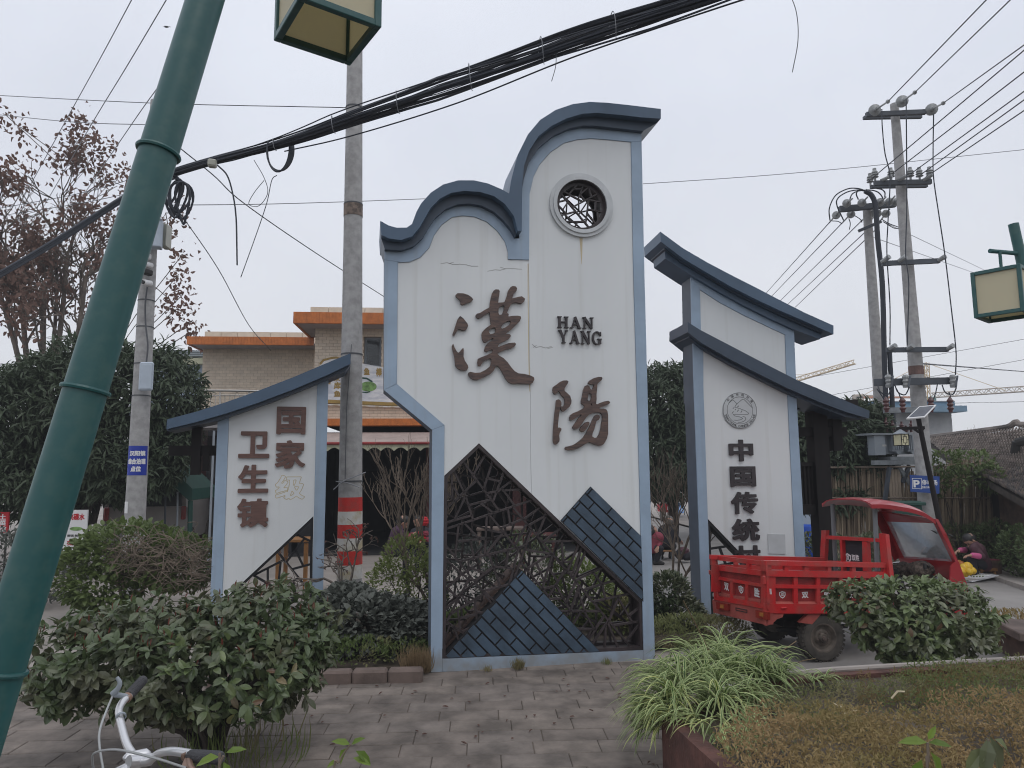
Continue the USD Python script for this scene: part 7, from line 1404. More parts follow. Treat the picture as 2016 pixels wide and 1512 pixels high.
# ---- mound of climber-covered shrub, left middle
B = at(255, 1195, 9.6) * (1, 1, 0)
el = [(A(260, 1090, 9.6), (.72, .6, .42)), (A(350, 1110, 9.5), (.52, .5, .36)), (A(180, 1130, 9.5), (.42, .45, .42)), (A(210, 1160, 9.35), (.45, .4, .3))]
t_, p_, n_ = shrub("mound_shrub", "rounded climber-covered shrub with tangled bare twigs below, beside the left pole", "shrub", el, B, 4600, .085, .055, L["bright"], nst=12, r0=.02, seed=5, bark="twig", lump=.2, droop=.35)
tw = []
for k in range(420):
    a = A(RNG.uniform(225, 405), RNG.normal(1105, 22), 9.1 + RNG.uniform(-.15, .3)); d = rnd(1)[0] * (1, .5, .6) * .22; tw.append(tube(spline([a - d, a - d * .3 + RNG.normal(0, .06, 3), a + d * .4 + RNG.normal(0, .06, 3), a + d], 3), .0042, 4))
part(t_, "bare_twigs", tw, M["twig"], kind="stuff")
# ---- hedge at the left edge
B = at(20, 1175, 10.4) * (1, 1, 0)
shrub("edge_hedge", "dull green hedge at the left edge behind the leaning pole", "hedge", [(A(-40, 1105, 10.4), (.8, .6, .45)), (A(30, 1110, 10.3), (.4, .5, .42)), (A(100, 1150, 10.6), (.45, .5, .22))], B, 3000, .07, .035, L["dusty"], nst=5, seed=6)
# ---- dusty low shrubs between the left sign and the tall sign
for k, (cs, n, lab) in enumerate((([(A(720, 1245, 7.7), (.48, .45, .36)), (A(680, 1215, 7.9), (.36, .4, .3)), (A(790, 1250, 7.7), (.34, .4, .34))], 3600, "dusty grey green shrub with broad leaves in front of the banded pole"),
                                  ([(A(690, 1290, 7.2), (.5, .3, .16)), (A(790, 1290, 7.3), (.3, .3, .16)), (A(640, 1280, 7.2), (.3, .3, .15))], 2600, "low fine-leaved green plants along the kerb"),
                                  ([(A(800, 1110, 8.9), (.3, .35, .34)), (A(830, 1160, 8.8), (.3, .3, .4)), (A(775, 1150, 8.8), (.3, .3, .3))], 2600, "upright yellow green shrub at the left edge of the tall sign"))):
    base = np.mean([c for c, r in cs], 0) * (1, 1, 0); shrub("bed_shrub", lab, "shrub", cs, base, n, (.085, .045, .06)[k], (.06, .022, .028)[k], L[("dusty", "grass", "bright")[k]], nst=6, seed=20 + k, droop=(.4, .1, .1)[k], zmin=.1)
# ---- shrubs behind the tall sign, seen through its lattice
for k, (x, y, d, r, lab, mm) in enumerate(((930, 1150, 8.9, (.46, .4, .54), "leafy shrub behind the left half of the tall sign's lattice", "dusty"), (1040, 1140, 9.0, (.5, .4, .52), "leafy shrub behind the middle of the tall sign's lattice", "photinia"), (1140, 1180, 8.9, (.45, .4, .5), "leafy shrub behind the right half of the tall sign's lattice", "bright"), (920, 1250, 8.3, (.36, .3, .25), "low shrub at the lower left behind the tall sign's lattice", "bright"), (1215, 1225, 8.5, (.3, .35, .3), "low shrub at the lower right behind the tall sign's lattice", "grass"))):
    c = A(x, y, d); shrub("bed_shrub", lab, "shrub", [(c, r), (c + (.2, .1, -.1), np.array(r) * .8), (c + (-.2, .1, -.15), np.array(r) * .8)], c * (1, 1, 0), 2100, .07, .034, L[mm], nst=5, seed=30 + k, zmin=.1)
# ---- right of the tall sign
c = A(1318, 1175, 8.9); shrub("bed_shrub", "dark green shrub between the tall sign and the stepped sign", "shrub", [(c, (.26, .35, .3)), (c + (.05, -.2, -.18), (.32, .35, .22))], c * (1, 1, 0), 2400, .07, .036, L["photinia"], nst=5, seed=41, zmin=.08)
c = A(1360, 1240, 8.1); shrub("low_ground_plants", "low bright green plants at the foot of the stepped sign", "plants", [(c, (.5, .35, .15)), (c + (.25, .0, -.02), (.4, .3, .15)), (c + (-.3, -.1, -.03), (.3, .3, .13))], c * (1, 1, 0), 4200, .045, .014, L["grass"], nst=0, seed=42, zmin=.02)
# ---- roadside hedge behind the vendor and under the fence
cs = [(A(2012, 1085, 12.25), (.36, .3, .44)), (A(2060, 1092, 11.7), (.4, .4, .45)), (A(1965, 1070, 13.3), (.36, .25, .38)), (A(1930, 1072, 13.6), (.34, .25, .36)), (A(1882, 1072, 13.8), (.4, .25, .36))]
shrub("roadside_hedge", "dark green clipped hedge behind the stooping vendor", "hedge", cs, cs[0][0] * (1, 1, 0), 5200, .07, .03, L["hedge"], nst=5, seed=43)
cs = [(A(1640, 1095, 11.6), (.5, .4, .3)), (A(1720, 1085, 11.9), (.35, .4, .3)), (A(1600, 1090, 11.4), (.2, .3, .3))]
shrub("roadside_shrub", "green shrub behind the tricycle's headboard", "shrub", cs, cs[0][0] * (1, 1, 0), 2800, .075, .036, L["photinia"], nst=4, seed=44)
cs = [(A(1915, 910, 13.4), (.40, .3, .20)), (A(1860, 912, 13.5), (.28, .3, .22)), (A(1950, 940, 13.3), (.22, .3, .25)), (A(1885, 945, 13.4), (.16, .2, .2)), (A(1846, 940, 13.7), (.12, .2, .35))]
shrub("climber", "bright green leafy climber spilling over the bamboo fence", "climber", cs, at(1890, 1100, 13.9) * (1, 1, 0), 1100, .10, .05, L["bright"], nst=6, seed=45, droop=.4, zmin=.6)
# ---- evergreen trees with leaf rosettes
def evergreen(label, base, ells, nclump, per, ln, wd, m, trunk, seed, group=None, lump=.25):
    t = thing("evergreen_tree", label, "tree", base, group=group); c, nr = shell_pts(ells, nclump, .6, lump, seed, .25)
    p = np.repeat(c, per, 0) + RNG.normal(0, ln * .18, (len(c) * per, 3)); n2 = np.repeat(nr, per, 0); d = unit(n2 * .55 + rnd(len(p)) + (0, 0, -.12)); up = unit(n2 * .6 + (0, 0, .9) + .35 * rnd(len(p)))
    l_ = ln * RNG.uniform(.6, 1.2, len(p)); part(t, "crown", leafmesh(leaves(p, d, up, l_, wd * l_ / ln, .35, .1)), L[m], kind="stuff")
    tips = c[RNG.choice(len(c), 16)] * .85 + np.mean([e[0] for e in ells], 0) * .15; fork = np.asarray(base) + (0, 0, trunk[1])
    part(t, "trunk", tube(spline([base, np.asarray(base) + (.05, 0, trunk[1] * .5), fork], 4), np.linspace(trunk[0] * 1.25, trunk[0], 9), 10), M["barkdark"], smooth=40)
    for s in stems(fork, tips, trunk[0] * .55, .02): part(t, "limb", s, M["barkdark"])
    return t
D = 14.0
evergreen("large dense dark evergreen with drooping leaves behind the left pole", at(150, 1150, D) * (1, 1, 0), [(A(180, 800, D), (1.5, 1.3, 1.35)), (A(300, 790, D), (.95, 1.0, 1.15)), (A(60, 830, D), (1.2, 1.2, 1.2)), (A(-60, 860, D), (1.2, 1.2, 1.25)), (A(240, 900, D - .2), (1.15, 1.0, .85)), (A(90, 940, D - .2), (1.1, 1.0, .75)), (A(330, 860, D), (.5, .7, .75))], 4300, 9, .19, .05, "mango", (.14, .9), 51)
evergreen("dark evergreen rising between the tall sign and the stepped sign", at(1325, 1090, 19) * (1, 1, 0), [(A(1318, 800, 19), (1.05, 1.0, 1.15)), (A(1290, 880, 19), (.95, 1.0, 1.1)), (A(1360, 850, 19.2), (1.0, 1.0, 1.2)), (A(1320, 930, 19), (.9, 1.0, .7))], 2300, 8, .24, .06, "mango", (.12, 1.2), 52)
D = 14.9
evergreen("dark evergreen between the timber frame and the transformer poles", at(1670, 1080, D) * (1, 1, 0), [(A(1690, 850, D), (.62, .6, .62)), (A(1640, 900, D), (.85, .7, .75)), (A(1700, 930, D), (.55, .6, .6)), (A(1590, 880, D), (.6, .6, .8)), (A(1660, 985, D - .2), (.7, .5, .35))], 2100, 8, .20, .05, "mango", (.09, 1.0), 53)
# ---- bare trees
def grow(p, d, r, ln, depth, out, tips, spread=.5, up=.12, shrink=.72, kids=(2, 3)):
    q = [p]; n = 4
    for k in range(n): d = unit(d + RNG.normal(0, .13, 3) + (0, 0, up * .3)); q.append(q[-1] + d * ln / n)
    out.append((tube(q, np.linspace(r, r * .68, n + 1), 6 if r > .02 else 4), r))
    if depth == 0: tips.append(q[-1]); return
    for _ in range(RNG.integers(kids[0], kids[1] + 1)):
        a = unit(d + rnd(1)[0] * spread + (0, 0, up)); grow(q[-1] if RNG.uniform() < .7 else q[-2], a, r * RNG.uniform(.55, .75), ln * RNG.uniform(shrink - .12, shrink + .12), depth - 1, out, tips, spread, up, shrink, kids)
def put_limbs(t, out, m, lim=0.02):
    big = [g for g, r in out if r > lim]; part(t, "trunk", big[0], m, smooth=40)
    for g in big[1:60]: part(t, "limb", g, m, smooth=40)
    part(t, "twigs", big[60:] + [g for g, r in out if r <= lim], m, kind="stuff")
D = 19.0; base = at(60, 1100, D) * (1, 1, 0); bt_ = thing("brown_leaved_tree", "tall half-bare tree with clinging dead brown leaves at the upper left", "tree", base)
out, tips = [], []
out.append((tube([base, base + (0, 0, 1.6), base + (.05, 0, 2.6)], [.2, .17, .15], 10), .2))
for (x, y), r in (((30, 420), .085), ((90, 470), .09), ((150, 380), .085), ((200, 430), .08), ((-40, 430), .08), ((250, 520), .06), ((120, 330), .06)):
    f0 = base + (.05, 0, 2.5); tgt = A(x, y, D + RNG.uniform(-1, 1)); m_ = f0 * .6 + tgt * .4 + (RNG.normal(0, .15), 0, .25)
    k0 = spline([f0, m_, f0 * .25 + tgt * .75], 4); out.append((tube(k0, np.linspace(r, r * .6, len(k0)), 8), r))
    for kk in (4, 6, 8): 
        for _ in range(2): grow(k0[min(kk, len(k0) - 1)], unit(unit(tgt - f0) + rnd(1)[0] * .75), r * .42, 1.1, 3, out, tips, .75, .1, .72)
put_limbs(bt_, out, M["bark"], .03)
tips = np.array(tips); keep = meshkit.fbm(tips * .55, 2, 4) > .50; px_ = 1008 + FPX * (tips @ CAM[:, 0] - EYE * CAM[2, 0]) / (tips @ CAM[:, 2] - EYE * CAM[2, 2]); tp_ = tips[keep & (px_ < 335)]
far_ = [A(x, y, D + RNG.uniform(-.8, .8)) for x, y in ((360, 500), (352, 540), (345, 610), (380, 630), (330, 440), (355, 420), (335, 590), (372, 655), (160, 230), (150, 250), (185, 270), (210, 290), (10, 225), (40, 250), (250, 330), (262, 360), (360, 580))]
for q in far_: bt_h = part(bt_, "twig", tube(spline([base + (1.5, 0, 3.6) if q[0] > -9.4 else tips[np.argmin(((tips - q) ** 2).sum(1))], (q + base + (0, 0, 3)) / 2 + (.3, 0, .2) if q[0] > -9.4 else q * .5 + .5 * tips[np.argmin(((tips - q) ** 2).sum(1))], q], 4), .012, 4), M["bark"])
cl_ = np.vstack([tp_, np.repeat(np.array(far_), 3, 0)]); per = 13
p = np.repeat(cl_, per, 0) + RNG.normal(0, .17, (len(cl_) * per, 3)) * (1, 1, 1.25) - (0, 0, .08); d = unit(rnd(len(p)) + (0, 0, -.7)); l_ = RNG.uniform(.10, .19, len(p))
part(bt_, "dead_leaves", leafmesh(leaves(p, d, rnd(len(p)), l_, l_ * .6, .3, .3)), L["brown"], kind="stuff")
def bare(label, base, starts, r, ln, depth, m, spread=.45, up=.2, cat_="tree", name="bare_tree", kids=(2, 3), lim=.006):
    t = thing(name, label, cat_, base); out, tips = [], []
    for d in starts: grow(np.asarray(base, float), unit(np.array(d, float)), r, ln, depth, out, tips, spread, up, .74, kids)
    put_limbs(t, out, M[m], lim); return t, np.array(tips)
bare("leafless tree with fine upswept branches at the left edge of the tall sign", at(862, 1120, 9.0) * (1, 1, 0), [(-.12, 0, 1), (-.3, -.05, 1), (0, .1, 1), (-.42, 0, 1)], .026, .66, 5, "twig", .36, .28)
bare("leafless young tree between the tall sign and the stepped sign", at(1330, 1120, 10.4) * (1, 1, 0), [(-.25, 0, 1), (.2, .05, 1), (.05, .1, 1)], .024, .62, 5, "twig", .42, .2)
t_, tp = bare("small leafless sapling with crooked twigs standing before the banded pole", at(699, 1190, 8.6) * (1, 1, 0), [(.02, 0, 1)], .03, .44, 4, "bark", .9, .02, kids=(3, 3), lim=.01)
c2 = at(690, 1045, 8.6); p = tp[RNG.choice(len(tp), min(260, len(tp)))]; part(t_, "dry_leaves", leafmesh(leaves(p, rnd(len(p)) + (0, 0, -.4), rnd(len(p)), .05, .03, .3, .3)), L["brown"], kind="stuff")
bare("far leafless branch tips above the old tiled roof", at(1905, 1000, 21) * (1, 1, 0), [(-.1, 0, 1), (.2, 0, 1)], .03, .95, 4, "twig", .5, .25)
# far low tree line so that the ground meets foliage, not a bare edge
far_t = thing("far_tree_line", "hazy far-off trees along the horizon", "trees", (0, 140, 0), kind="stuff")
n = 5200; x = RNG.uniform(-190, 190, n); z = RNG.uniform(0, 1, n) ** .8 * (3.2 + 2.6 * meshkit.fbm(np.stack([x * .06, 0 * x, 0 * x], 1), 3, 5)); p = np.stack([x, 150 + RNG.uniform(-6, 6, n), z], 1)
part(far_t, "foliage", leafmesh(leaves(p, rnd(n), rnd(n), 2.3, 1.6, .2, .2)), L["dusty"], kind="stuff")
# ---- grass tufts
def tuft(name, label, c, n, h, spread, m, group=None, w=.006):
    t = thing(name, label, "grass", c, group=group); a = RNG.uniform(0, 6.28, n); b = np.asarray(c) + np.stack([np.cos(a) * RNG.uniform(0, spread * .4, n), np.sin(a) * RNG.uniform(0, spread * .4, n), 0 * a], 1)
    d = np.stack([np.cos(a) * RNG.uniform(.1, 1.0, n), np.sin(a) * RNG.uniform(.1, 1.0, n), 1 + 0 * a], 1); part(t, "blades", leafmesh(leaves(b, d, rnd(n) * .2 + np.stack([np.cos(a), np.sin(a), 0 * a], 1), h * RNG.uniform(.5, 1.2, n), w, .35, .05)), L[m], kind="stuff"); return t
tuft("dry_grass", "clump of dry straw-coloured grass at the left foot of the tall sign", ground(822, 1325), 420, .22, .3, "drygrass")
for px, py, lab in ((1020, 1318, "small green grass tuft at the middle of the tall sign's base"), (1195, 1308, "tiny weed tuft under the right part of the tall sign's base"), (960, 1322, "tiny weed tuft under the left part of the tall sign's base")): tuft("grass_tuft", lab, ground(px, py), 60 if px != 1020 else 130, .10 if px == 1020 else .05, .14, "grass")
tuft("grass_tuft", "loose grass at the foot of the left foreground bush", at(470, 1470, 4.9) * (1, 1, 0), 130, .26, 1.1, "grass"); tuft("grass_tuft", "grass at the foot of the bush in front of the tricycle", at(1730, 1320, 6.1) * (1, 1, 0), 260, .16, .7, "grass")

fl_ = np.stack([RNG.uniform(-2.2, 1.2, 90), RNG.uniform(4.2, 7.0, 90), np.full(90, .004)], 1); single("fallen_leaves", leafmesh(oval(fl_, rnd(90) * (1, 1, .05), rnd(90) * .25 + (0, 0, 1), RNG.uniform(.02, .055, 90), RNG.uniform(.012, .028, 90), -.1, .3)), L["brown"], "scattered dead leaves lying on the paved foreground", "leaves", kind="stuff")
# ================================================================== planter with spider plant and dry hedge, bicycle, sprouts
PZ = 0.5
cor = ground(1302, 1408, PZ); cnr = ground(1470, 1560, PZ); fr1, fr2, fr3 = ground(1500, 1335, PZ), ground(1640, 1322, PZ), ground(2016, 1300, PZ)
out_ = [cor[:2], fr1[:2], fr2[:2], fr3[:2], (fr3[0] + 1.6, fr3[1] + .1), (fr3[0] + 1.6, .9), (cnr[0] + .12, .9), cnr[:2]]
pp = Polygon(out_); pl = thing("planter", "raised red-brown rendered planter at the lower right", "planter", (*cor[:2], 0))
m_ = trimesh.creation.extrude_polygon(pp.difference(pp.buffer(-.09)), PZ, engine="earcut"); part(pl, "wall", m_, M["planter"])
part(pl, "edging", tube([np.array([*p[:2], PZ + .012]) for p in (fr1, fr2, fr3, (fr3[0] + 1.6, fr3[1] + .1))], .02, 8), M["plaza"], label="pale rounded edging along the far side")
m_ = trimesh.creation.extrude_polygon(pp.buffer(-.091), .02, engine="earcut"); v = np.array(m_.vertices) + (0, 0, PZ - .05); part(pl, "soil", (v, np.array(m_.faces)), M["earth"])
# dry clipped hedge and green ground cover in the planter
inn = pp.buffer(-.10); hp = Polygon([ground(1430, 1470, .62)[:2], ground(1560, 1420, .62)[:2], ground(1720, 1410, .62)[:2], ground(2100, 1385, .62)[:2], (fr3[0] + 1.4, 1.0), (cnr[0] + .2, 1.0)]).buffer(0)
def scatter(poly, n):
    x0, y0, x1, y1 = poly.bounds; P_ = np.stack([RNG.uniform(x0, x1, 4 * n), RNG.uniform(y0, y1, 4 * n)], 1); P_ = P_[shapely.contains_xy(poly, P_[:, 0], P_[:, 1])]; return P_[:n]
def cover(name, label, poly, n, z, amp, ln, wd, m, seed, ups=.5, cat_="plants"):
    q = scatter(poly, n); nz = meshkit.fbm(np.stack([q[:, 0] * 3.2, q[:, 1] * 3.2, 0 * q[:, 0]], 1), 3, seed); hole = meshkit.fbm(np.stack([q[:, 0] * 2.4 + 9, q[:, 1] * 2.4, 0 * q[:, 0]], 1), 2, seed + 3)
    zz_ = z + amp * (nz - .5) - RNG.uniform(0, 1, len(q)) ** 2 * .14 - np.clip(.40 - hole, 0, 1) * 1.1; d = unit(rnd(len(q)) + (0, 0, ups)); t = thing(name, label, cat_, (*np.mean(q, 0), 0), kind="stuff")
    p = np.column_stack([q, zz_]); part(t, "leaves", leafmesh(leaves(p, d, rnd(len(q)) + (0, 0, .6), ln * RNG.uniform(.6, 1.3, len(q)), wd, .2, .15)), L[m], kind="stuff"); return p
cover("dry_hedge", "low clipped hedge turned dry brown, filling the planter at the lower right", hp.buffer(.05).intersection(pp.buffer(.05)), 76000, .71, .22, .026, .009, "dry", 3, cat_="hedge")
gp = inn.difference(hp.buffer(.05)); cover("ground_cover", "fine green and straw-coloured ground cover along the planter's far edge", gp, 30000, .57, .10, .030, .008, "grass", 9)
tgp = gp.intersection(Polygon([ground(1690, 1330, .5)[:2], ground(2200, 1290, .5)[:2], ground(2200, 1380, .5)[:2], ground(1690, 1390, .5)[:2]]).convex_hull); cover("ground_cover", "thin browned ground cover at the right end of the planter's far edge", tgp, 9000, .53, .05, .028, .007, "dry", 12)
for a, b in (((1640, 1385), (1690, 1420)), ((1755, 1375), (1780, 1362)), ((1650, 1410), (1705, 1404))): single("fallen_stalk", tube([ground(*a, .60), (ground(*a, .62) + ground(*b, .62)) / 2 + (0, 0, .02), ground(*b, .60)], .006, 5), M["stain"], {1640: "longest dry stalk lying on the hedge near the spider plant", 1755: "short dry stalk lying on the green ground cover", 1650: "lower short dry stalk lying beside the longest one"}[a[0]], "stalk")
# spider plant
sp = thing("spider_plant", "big clump of green and cream striped spider plant overflowing the planter corner", "plant", (*cor[:2], PZ))
def blade(b, az, ln, rise, w, nseg=7):
    u = np.array([math.cos(az), math.sin(az), 0]); s = np.array([-u[1], u[0], 0]); P_, a = [np.asarray(b, float)], rise
    for k in range(nseg): P_.append(P_[-1] + (u * math.cos(a) + np.array([0, 0, 1.0]) * math.sin(a)) * ln / nseg); a -= (rise + 1.1) / nseg * RNG.uniform(.8, 1.25)
    P_ = np.array(P_); wd = w * np.array([.75, .95, 1, 1, .92, .75, .45, .06])[:nseg + 1]; nrm = np.array([0, 0, .25])
    v = np.stack([P_ + s * wd[:, None] / 2 + nrm * wd[:, None], P_, P_ - s * wd[:, None] / 2 + nrm * wd[:, None]], 1).reshape(-1, 3); F_ = []
    for k in range(nseg):
        for j in range(2): i = k * 3 + j; F_ += [(i, i + 1, i + 4), (i, i + 4, i + 3)]
    return v, np.array(F_), np.tile([(0, 0), (.5, 0), (1, 0)], (nseg + 1, 1))
bl = []
hubs = [(1345, 1372, .50, 1.0), (1400, 1362, .5, 1.1), (1445, 1340, .5, 1.15), (1490, 1345, .5, 1.05), (1375, 1330, .5, 1.05), (1430, 1310, .5, 1.1), (1320, 1392, .5, .8), (1415, 1398, .5, .8), (1530, 1340, .5, .7), (1475, 1390, .48, .7), (1305, 1355, .46, .75)]
for x, y, z, k in hubs:
    c = ground(x, y, z)
    for i in range(70): bl.append(blade(c + (*RNG.normal(0, .03, 2), RNG.uniform(0, .05)), RNG.uniform(0, 6.28), k * RNG.uniform(.24, .5), RNG.uniform(.45, 1.55), RNG.uniform(.011, .018)))
for i in range(90):                                     # blades hanging over the left face near the corner and out to the left
    f = RNG.uniform(0, 1) ** 2; c = cor * (1 - f) + ground(1375, 1440, PZ) * f + (RNG.uniform(-.03, .1), RNG.uniform(-.02, .10), RNG.uniform(-.0, .06)); bl.append(blade(c, math.pi + RNG.normal(0, .8), RNG.uniform(.12, .22), RNG.uniform(-.1, .9), RNG.uniform(.009, .014)))
for i in range(260):
    c = cor + (RNG.uniform(-.04, .06), RNG.uniform(.02, .30), RNG.uniform(-.10, .06)); bl.append(blade(c, math.pi * .95 + RNG.normal(0, .8), RNG.uniform(.14, .32), RNG.uniform(-.3, .9), RNG.uniform(.007, .012)))
for i in range(120):
    c = ground(1440 + RNG.uniform(-30, 50), 1420 + RNG.uniform(-20, 40), .5) + (0, 0, RNG.uniform(-.05, .1)); bl.append(blade(c, -math.pi / 2 + RNG.normal(0, .9), RNG.uniform(.16, .30), RNG.uniform(-.5, .5), RNG.uniform(.007, .012)))
for x, y in ((1600, 1345), (1625, 1338)):
    for i in range(14): bl.append(blade(ground(x, y, PZ), RNG.uniform(0, 6.28), RNG.uniform(.12, .2), RNG.uniform(.5, 1.2), .012))
bl.sort(key=lambda q: np.linalg.norm(q[0].mean(0) - (0, 0, EYE)))
for v, f, uv in bl[:300]: part(sp, "leaf", (v, f), L["spider"], uv=uv)
rest_ = bl[300:]; VV = np.vstack([q[0] for q in rest_]); FF_ = np.vstack([q[1] + 24 * i for i, q in enumerate(rest_)]); part(sp, "leaves_beyond", (VV, FF_), L["spider"], uv=np.vstack([q[2] for q in rest_]), kind="stuff")
for (x0, y0), (x1, y1) in (((1500, 1340), (1568, 1262)), ((1540, 1335), (1606, 1296)), ((1420, 1330), (1345, 1182))): part(sp, "flower_stalk", tube(spline([ground(x0, y0, PZ), at((x0 + x1) / 2 - 4, (y0 + y1) / 2 - 10, ground(x0, y0, PZ)[1]), at(x1, y1, ground(x0, y0, PZ)[1])], 5), .003, 4), L["drygrass"])
# concrete slab bench end at the right edge, and its step
sb2 = thing("concrete_slab", "dark flat concrete slab end at the right edge beyond the planter", "slab", at(2010, 1300, 6.9) * (1, 1, 0))
part(sb2, "top", rbox(at(2040, 1258, 7.2) * (1, 1, 0) + (.2, 0, .29), (.9, .7, .08), .01, rotz(-.25)), M["kerb"]); part(sb2, "support", rbox(at(2040, 1258, 7.2) * (1, 1, 0) + (.22, 0, .12), (.8, .6, .25), .01, rotz(-.25)), M["mudwall"])
c = at(2010, 1235, 8.0); shrub("dry_shrub", "low reddish brown dry shrub at the right edge of the road", "shrub", [(c, (.5, .35, .16)), (c + (-.3, 0, -.05), (.3, .3, .12))], c * (1, 1, 0), 2600, .05, .016, L["dry"], nst=4, seed=61, bark="twig")
# ---- bicycle, its handlebar showing at the lower left
bc = thing("bicycle", "old silver bicycle whose handlebar with grey grips shows at the lower left", "bicycle", (-1.6, 2.2, 0))
stem_ = at(275, 1500, 2.38)
part(bc, "handlebar", [tube(spline([stem_, at(252, 1470, 2.44), at(240, 1432, 2.52), at(234, 1400, 2.58), at(243, 1380, 2.62), at(257, 1368, 2.66)], 6), .0125, 12), tube(spline([stem_, at(296, 1496, 2.36), at(312, 1484, 2.32), at(338, 1479, 2.26), at(376, 1484, 2.22)], 6), .0125, 12)], M["silver"], smooth=60)
for a, b in ((at(254, 1369, 2.655), at(284, 1336, 2.74)), (at(374, 1488, 2.22), at(436, 1492, 2.14))):
    d = unit(b - a); gr = part(bc, "grip", tube([a, a + d * .006, b - d * .008, b], [.0155, .0175, .0175, .013], 14), M["grip"], smooth=50)
    part(gr, "ridges", [lathe([(.0172, -.0016), (.0185, 0), (.0172, .0016)], a + d * k * .0062, 14, d) for k in range(2, int(np.linalg.norm(b - a) / .0062) - 1)], M["grip"], kind="stuff")
    part(bc, "clamp", tube([a - d * .02, a - d * .004], .0165, 14), M["clampbrown"])
part(bc, "brake_lever", [tube(spline([at(252, 1372, 2.64), at(236, 1369, 2.62), at(222, 1368, 2.6)], 4), [.009] * 9, 8), tube(spline([at(222, 1367, 2.6), at(232, 1356, 2.6), at(236, 1344, 2.6), at(230, 1333, 2.6)], 4), np.linspace(.011, .006, 13), 8)], M["trafo"], smooth=50)
part(bc, "brake_lever", [slab([at(364, 1492, 2.2), at(376, 1493, 2.2), at(368, 1508, 2.16), at(352, 1520, 2.14)], (0, .3, -1), .012), tube(spline([at(372, 1496, 2.2), at(378, 1515, 2.14), at(400, 1530, 2.1)], 4), .009, 8)], M["clampbrown"])
part(bc, "brake_cable", tube(spline([at(222, 1369, 2.6), at(206, 1408, 2.5), at(196, 1440, 2.42), at(196, 1470, 2.36), at(204, 1520, 2.3)], 6), .0035, 6), M["cablegrey"]); part(bc, "brake_cable", tube(spline([at(366, 1512, 2.14), at(310, 1494, 2.12), at(250, 1479, 2.14), at(215, 1476, 2.2), at(186, 1483, 2.26), at(182, 1500, 2.3), at(190, 1540, 2.36)], 6), .0035, 6), M["cablegrey"])
part(bc, "cable_ring", lathe([(.013, -.004), (.017, -.004), (.017, .004), (.013, .004)], at(238, 1411, 2.555), 14, unit(at(234, 1400, 2.58) - at(240, 1432, 2.52))), M["trafo"])
sd_ = stem_ + (0, 0, -.05); part(bc, "stem", [cyl(stem_ + (-.02, -.03, .012), stem_ + (.02, .03, -.004), .019, sides=14), tube([stem_, stem_ + (-.045, -.03, -.015), stem_ + (-.06, -.045, -.12)], [.017, .019, .016], 12), rbox(stem_ + (-.02, .02, .012), (.08, .035, .03), .012, rotz(.6))], M["silver"], smooth=50)
hd = stem_ + (-.06, -.045, -.1); dn = unit(np.array([.18, .14, -1.0])); fwd_ = unit(np.array([.7, .5, 0.])); axle = np.array([hd[0] + .26, hd[1] + .2, .33])
part(bc, "head_tube", cyl(hd, hd + dn * .17, .02, sides=14), M["cab"] if "cab" in M else M["trafo"])
sdv = np.array([-.58, .81, 0]); fc = hd + dn * .2
for s in (-1, 1): part(bc, "fork_blade", tube(spline([fc + sdv * s * .03, (fc + axle) / 2 + sdv * s * .05 + (-.02, 0, 0), axle + sdv * s * .05], 4), .011, 8), M["silver"])
part(bc, "front_wheel", lathe([(.30, -.018), (.325, -.018), (.335, 0), (.325, .018), (.30, .018), (.295, 0)], axle, 40, unit(sdv)), M["tyre"], smooth=40)
rear = axle - fwd_ * 1.02; part(bc, "rear_wheel", lathe([(.30, -.018), (.325, -.018), (.335, 0), (.325, .018), (.30, .018), (.295, 0)], rear, 40, unit(sdv)), M["tyre"], smooth=40)
bb = axle - fwd_ * .6 + (0, 0, -.04); sdl = bb - fwd_ * .18 + (0, 0, .42)
for nm, a, b, r in (("down_tube", fc, bb, .016), ("seat_tube", bb, sdl, .015), ("top_tube", hd + dn * .08, sdl - (0, 0, .1), .014), ("chain_stay", bb, rear, .010), ("seat_stay", sdl - (0, 0, .1), rear, .009)): part(bc, nm, cyl(a, b, r, sides=12), M["trafo"])
part(bc, "saddle", hull([(sdl + (0, 0, .05) - fwd_ * .1 + sdv * .05, .03), (sdl + (0, 0, .05) - fwd_ * .1 - sdv * .05, .03), (sdl + (0, 0, .05) + fwd_ * .13, .02)], 12), M["darkcloth"], smooth=50)
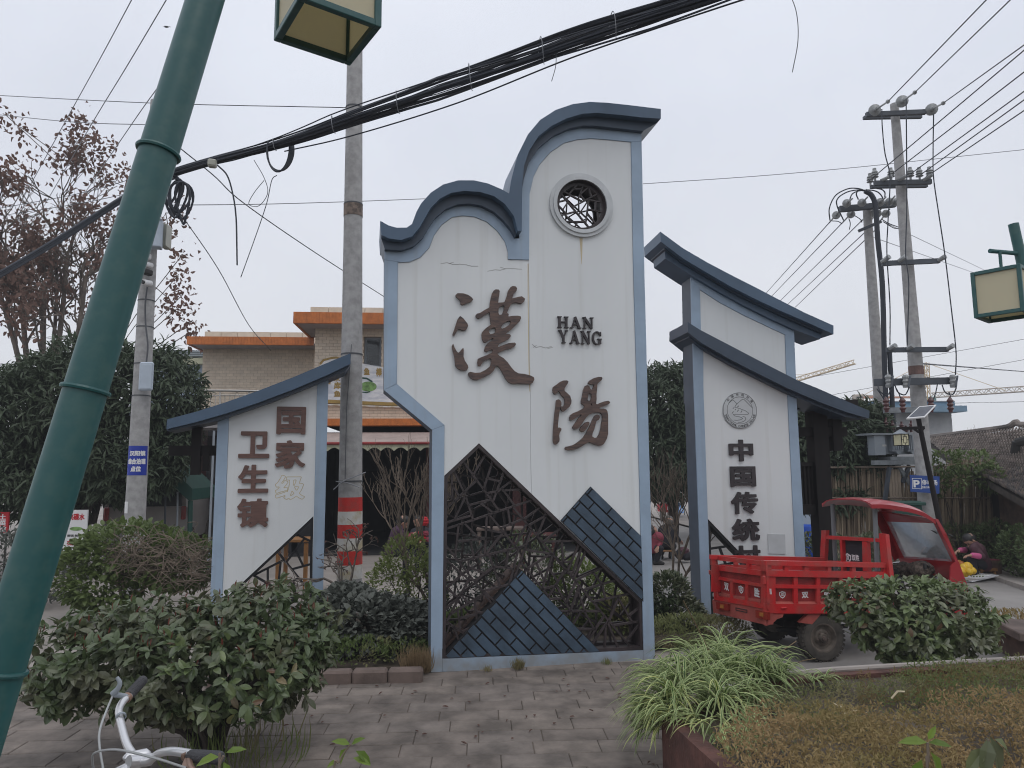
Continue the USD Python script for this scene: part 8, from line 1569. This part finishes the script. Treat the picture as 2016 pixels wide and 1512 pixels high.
# ---- sprouts poking up from below the frame
def sprout(label, pts, lv, m="sprout", group=None):
    s = [at(*p) for p in pts]; t = thing("young_sprout", label, "plant", s[0] * (1, 1, 0)); part(t, "stem", tube(spline([s[0] * (1, 1, 0)] + s, 5), .0035, 6), M["twig"])
    for px, py, d, dx, dz, ln in lv:
        v = leaves(np.array([at(px, py, d)]), np.array([[dx, RNG.normal(0, .25), dz]]), np.array([[0, -.6, .8]]), ln, ln * .42, .3, .12); part(t, "leaf", (v[0], LF), L[m])
sprout("young light green sprout at the bottom edge left of centre", [(655, 1560, 2.4), (668, 1500, 2.4), (690, 1465, 2.4)], [(690, 1466, 2.4, -.8, .35, .06), (692, 1466, 2.4, .6, .5, .05), (684, 1472, 2.4, -.5, -.7, .07), (700, 1478, 2.4, .7, -.5, .07), (665, 1500, 2.4, -.9, -.3, .05), (695, 1492, 2.4, .9, -.2, .06), (660, 1515, 2.4, -.6, -.6, .06)])
sprout("young light green sprout over the bicycle's near grip", [(430, 1560, 2.0), (432, 1510, 2.0), (440, 1488, 2.0)], [(445, 1482, 2.0, .9, .25, .05), (432, 1490, 2.0, -.9, -.15, .07), (434, 1508, 2.0, -.5, -.8, .08), (440, 1500, 2.0, .5, -.8, .05)])
sprout("young sprout in front of the dry hedge, with drooping pale green leaves", [(1830, 1580, 1.9), (1828, 1500, 1.9), (1826, 1462, 1.9)], [(1826, 1462, 1.9, -.9, .1, .065), (1828, 1462, 1.9, .85, .15, .05), (1828, 1456, 1.9, .2, .9, .04), (1832, 1480, 1.9, .45, -.9, .07), (1815, 1495, 1.9, -.35, -.9, .07)])
sprout("dark broad-leaved sprout in front of the dry hedge at the lower right", [(1955, 1580, 1.8), (1948, 1500, 1.8), (1945, 1455, 1.8)], [(1945, 1452, 1.8, -.35, -.95, .09), (1948, 1450, 1.8, .35, -.95, .10), (1940, 1470, 1.8, -.6, -.7, .08), (1958, 1455, 1.8, .8, -.5, .07)], "photinia")
# ================================================================== the hazy air
usdkit.material(stage, "/World/Looks/air", {"v": ("principled_volume", {"color": (0.90, 0.93, 0.97), "density": 0.0014, "anisotropy": 0.2})}, [], volume="v.volume")
single("haze", trimesh.creation.box(bounds=[(-325, -155, -1.2), (325, 335, 32)]), "/World/Looks/air", kind="stuff")
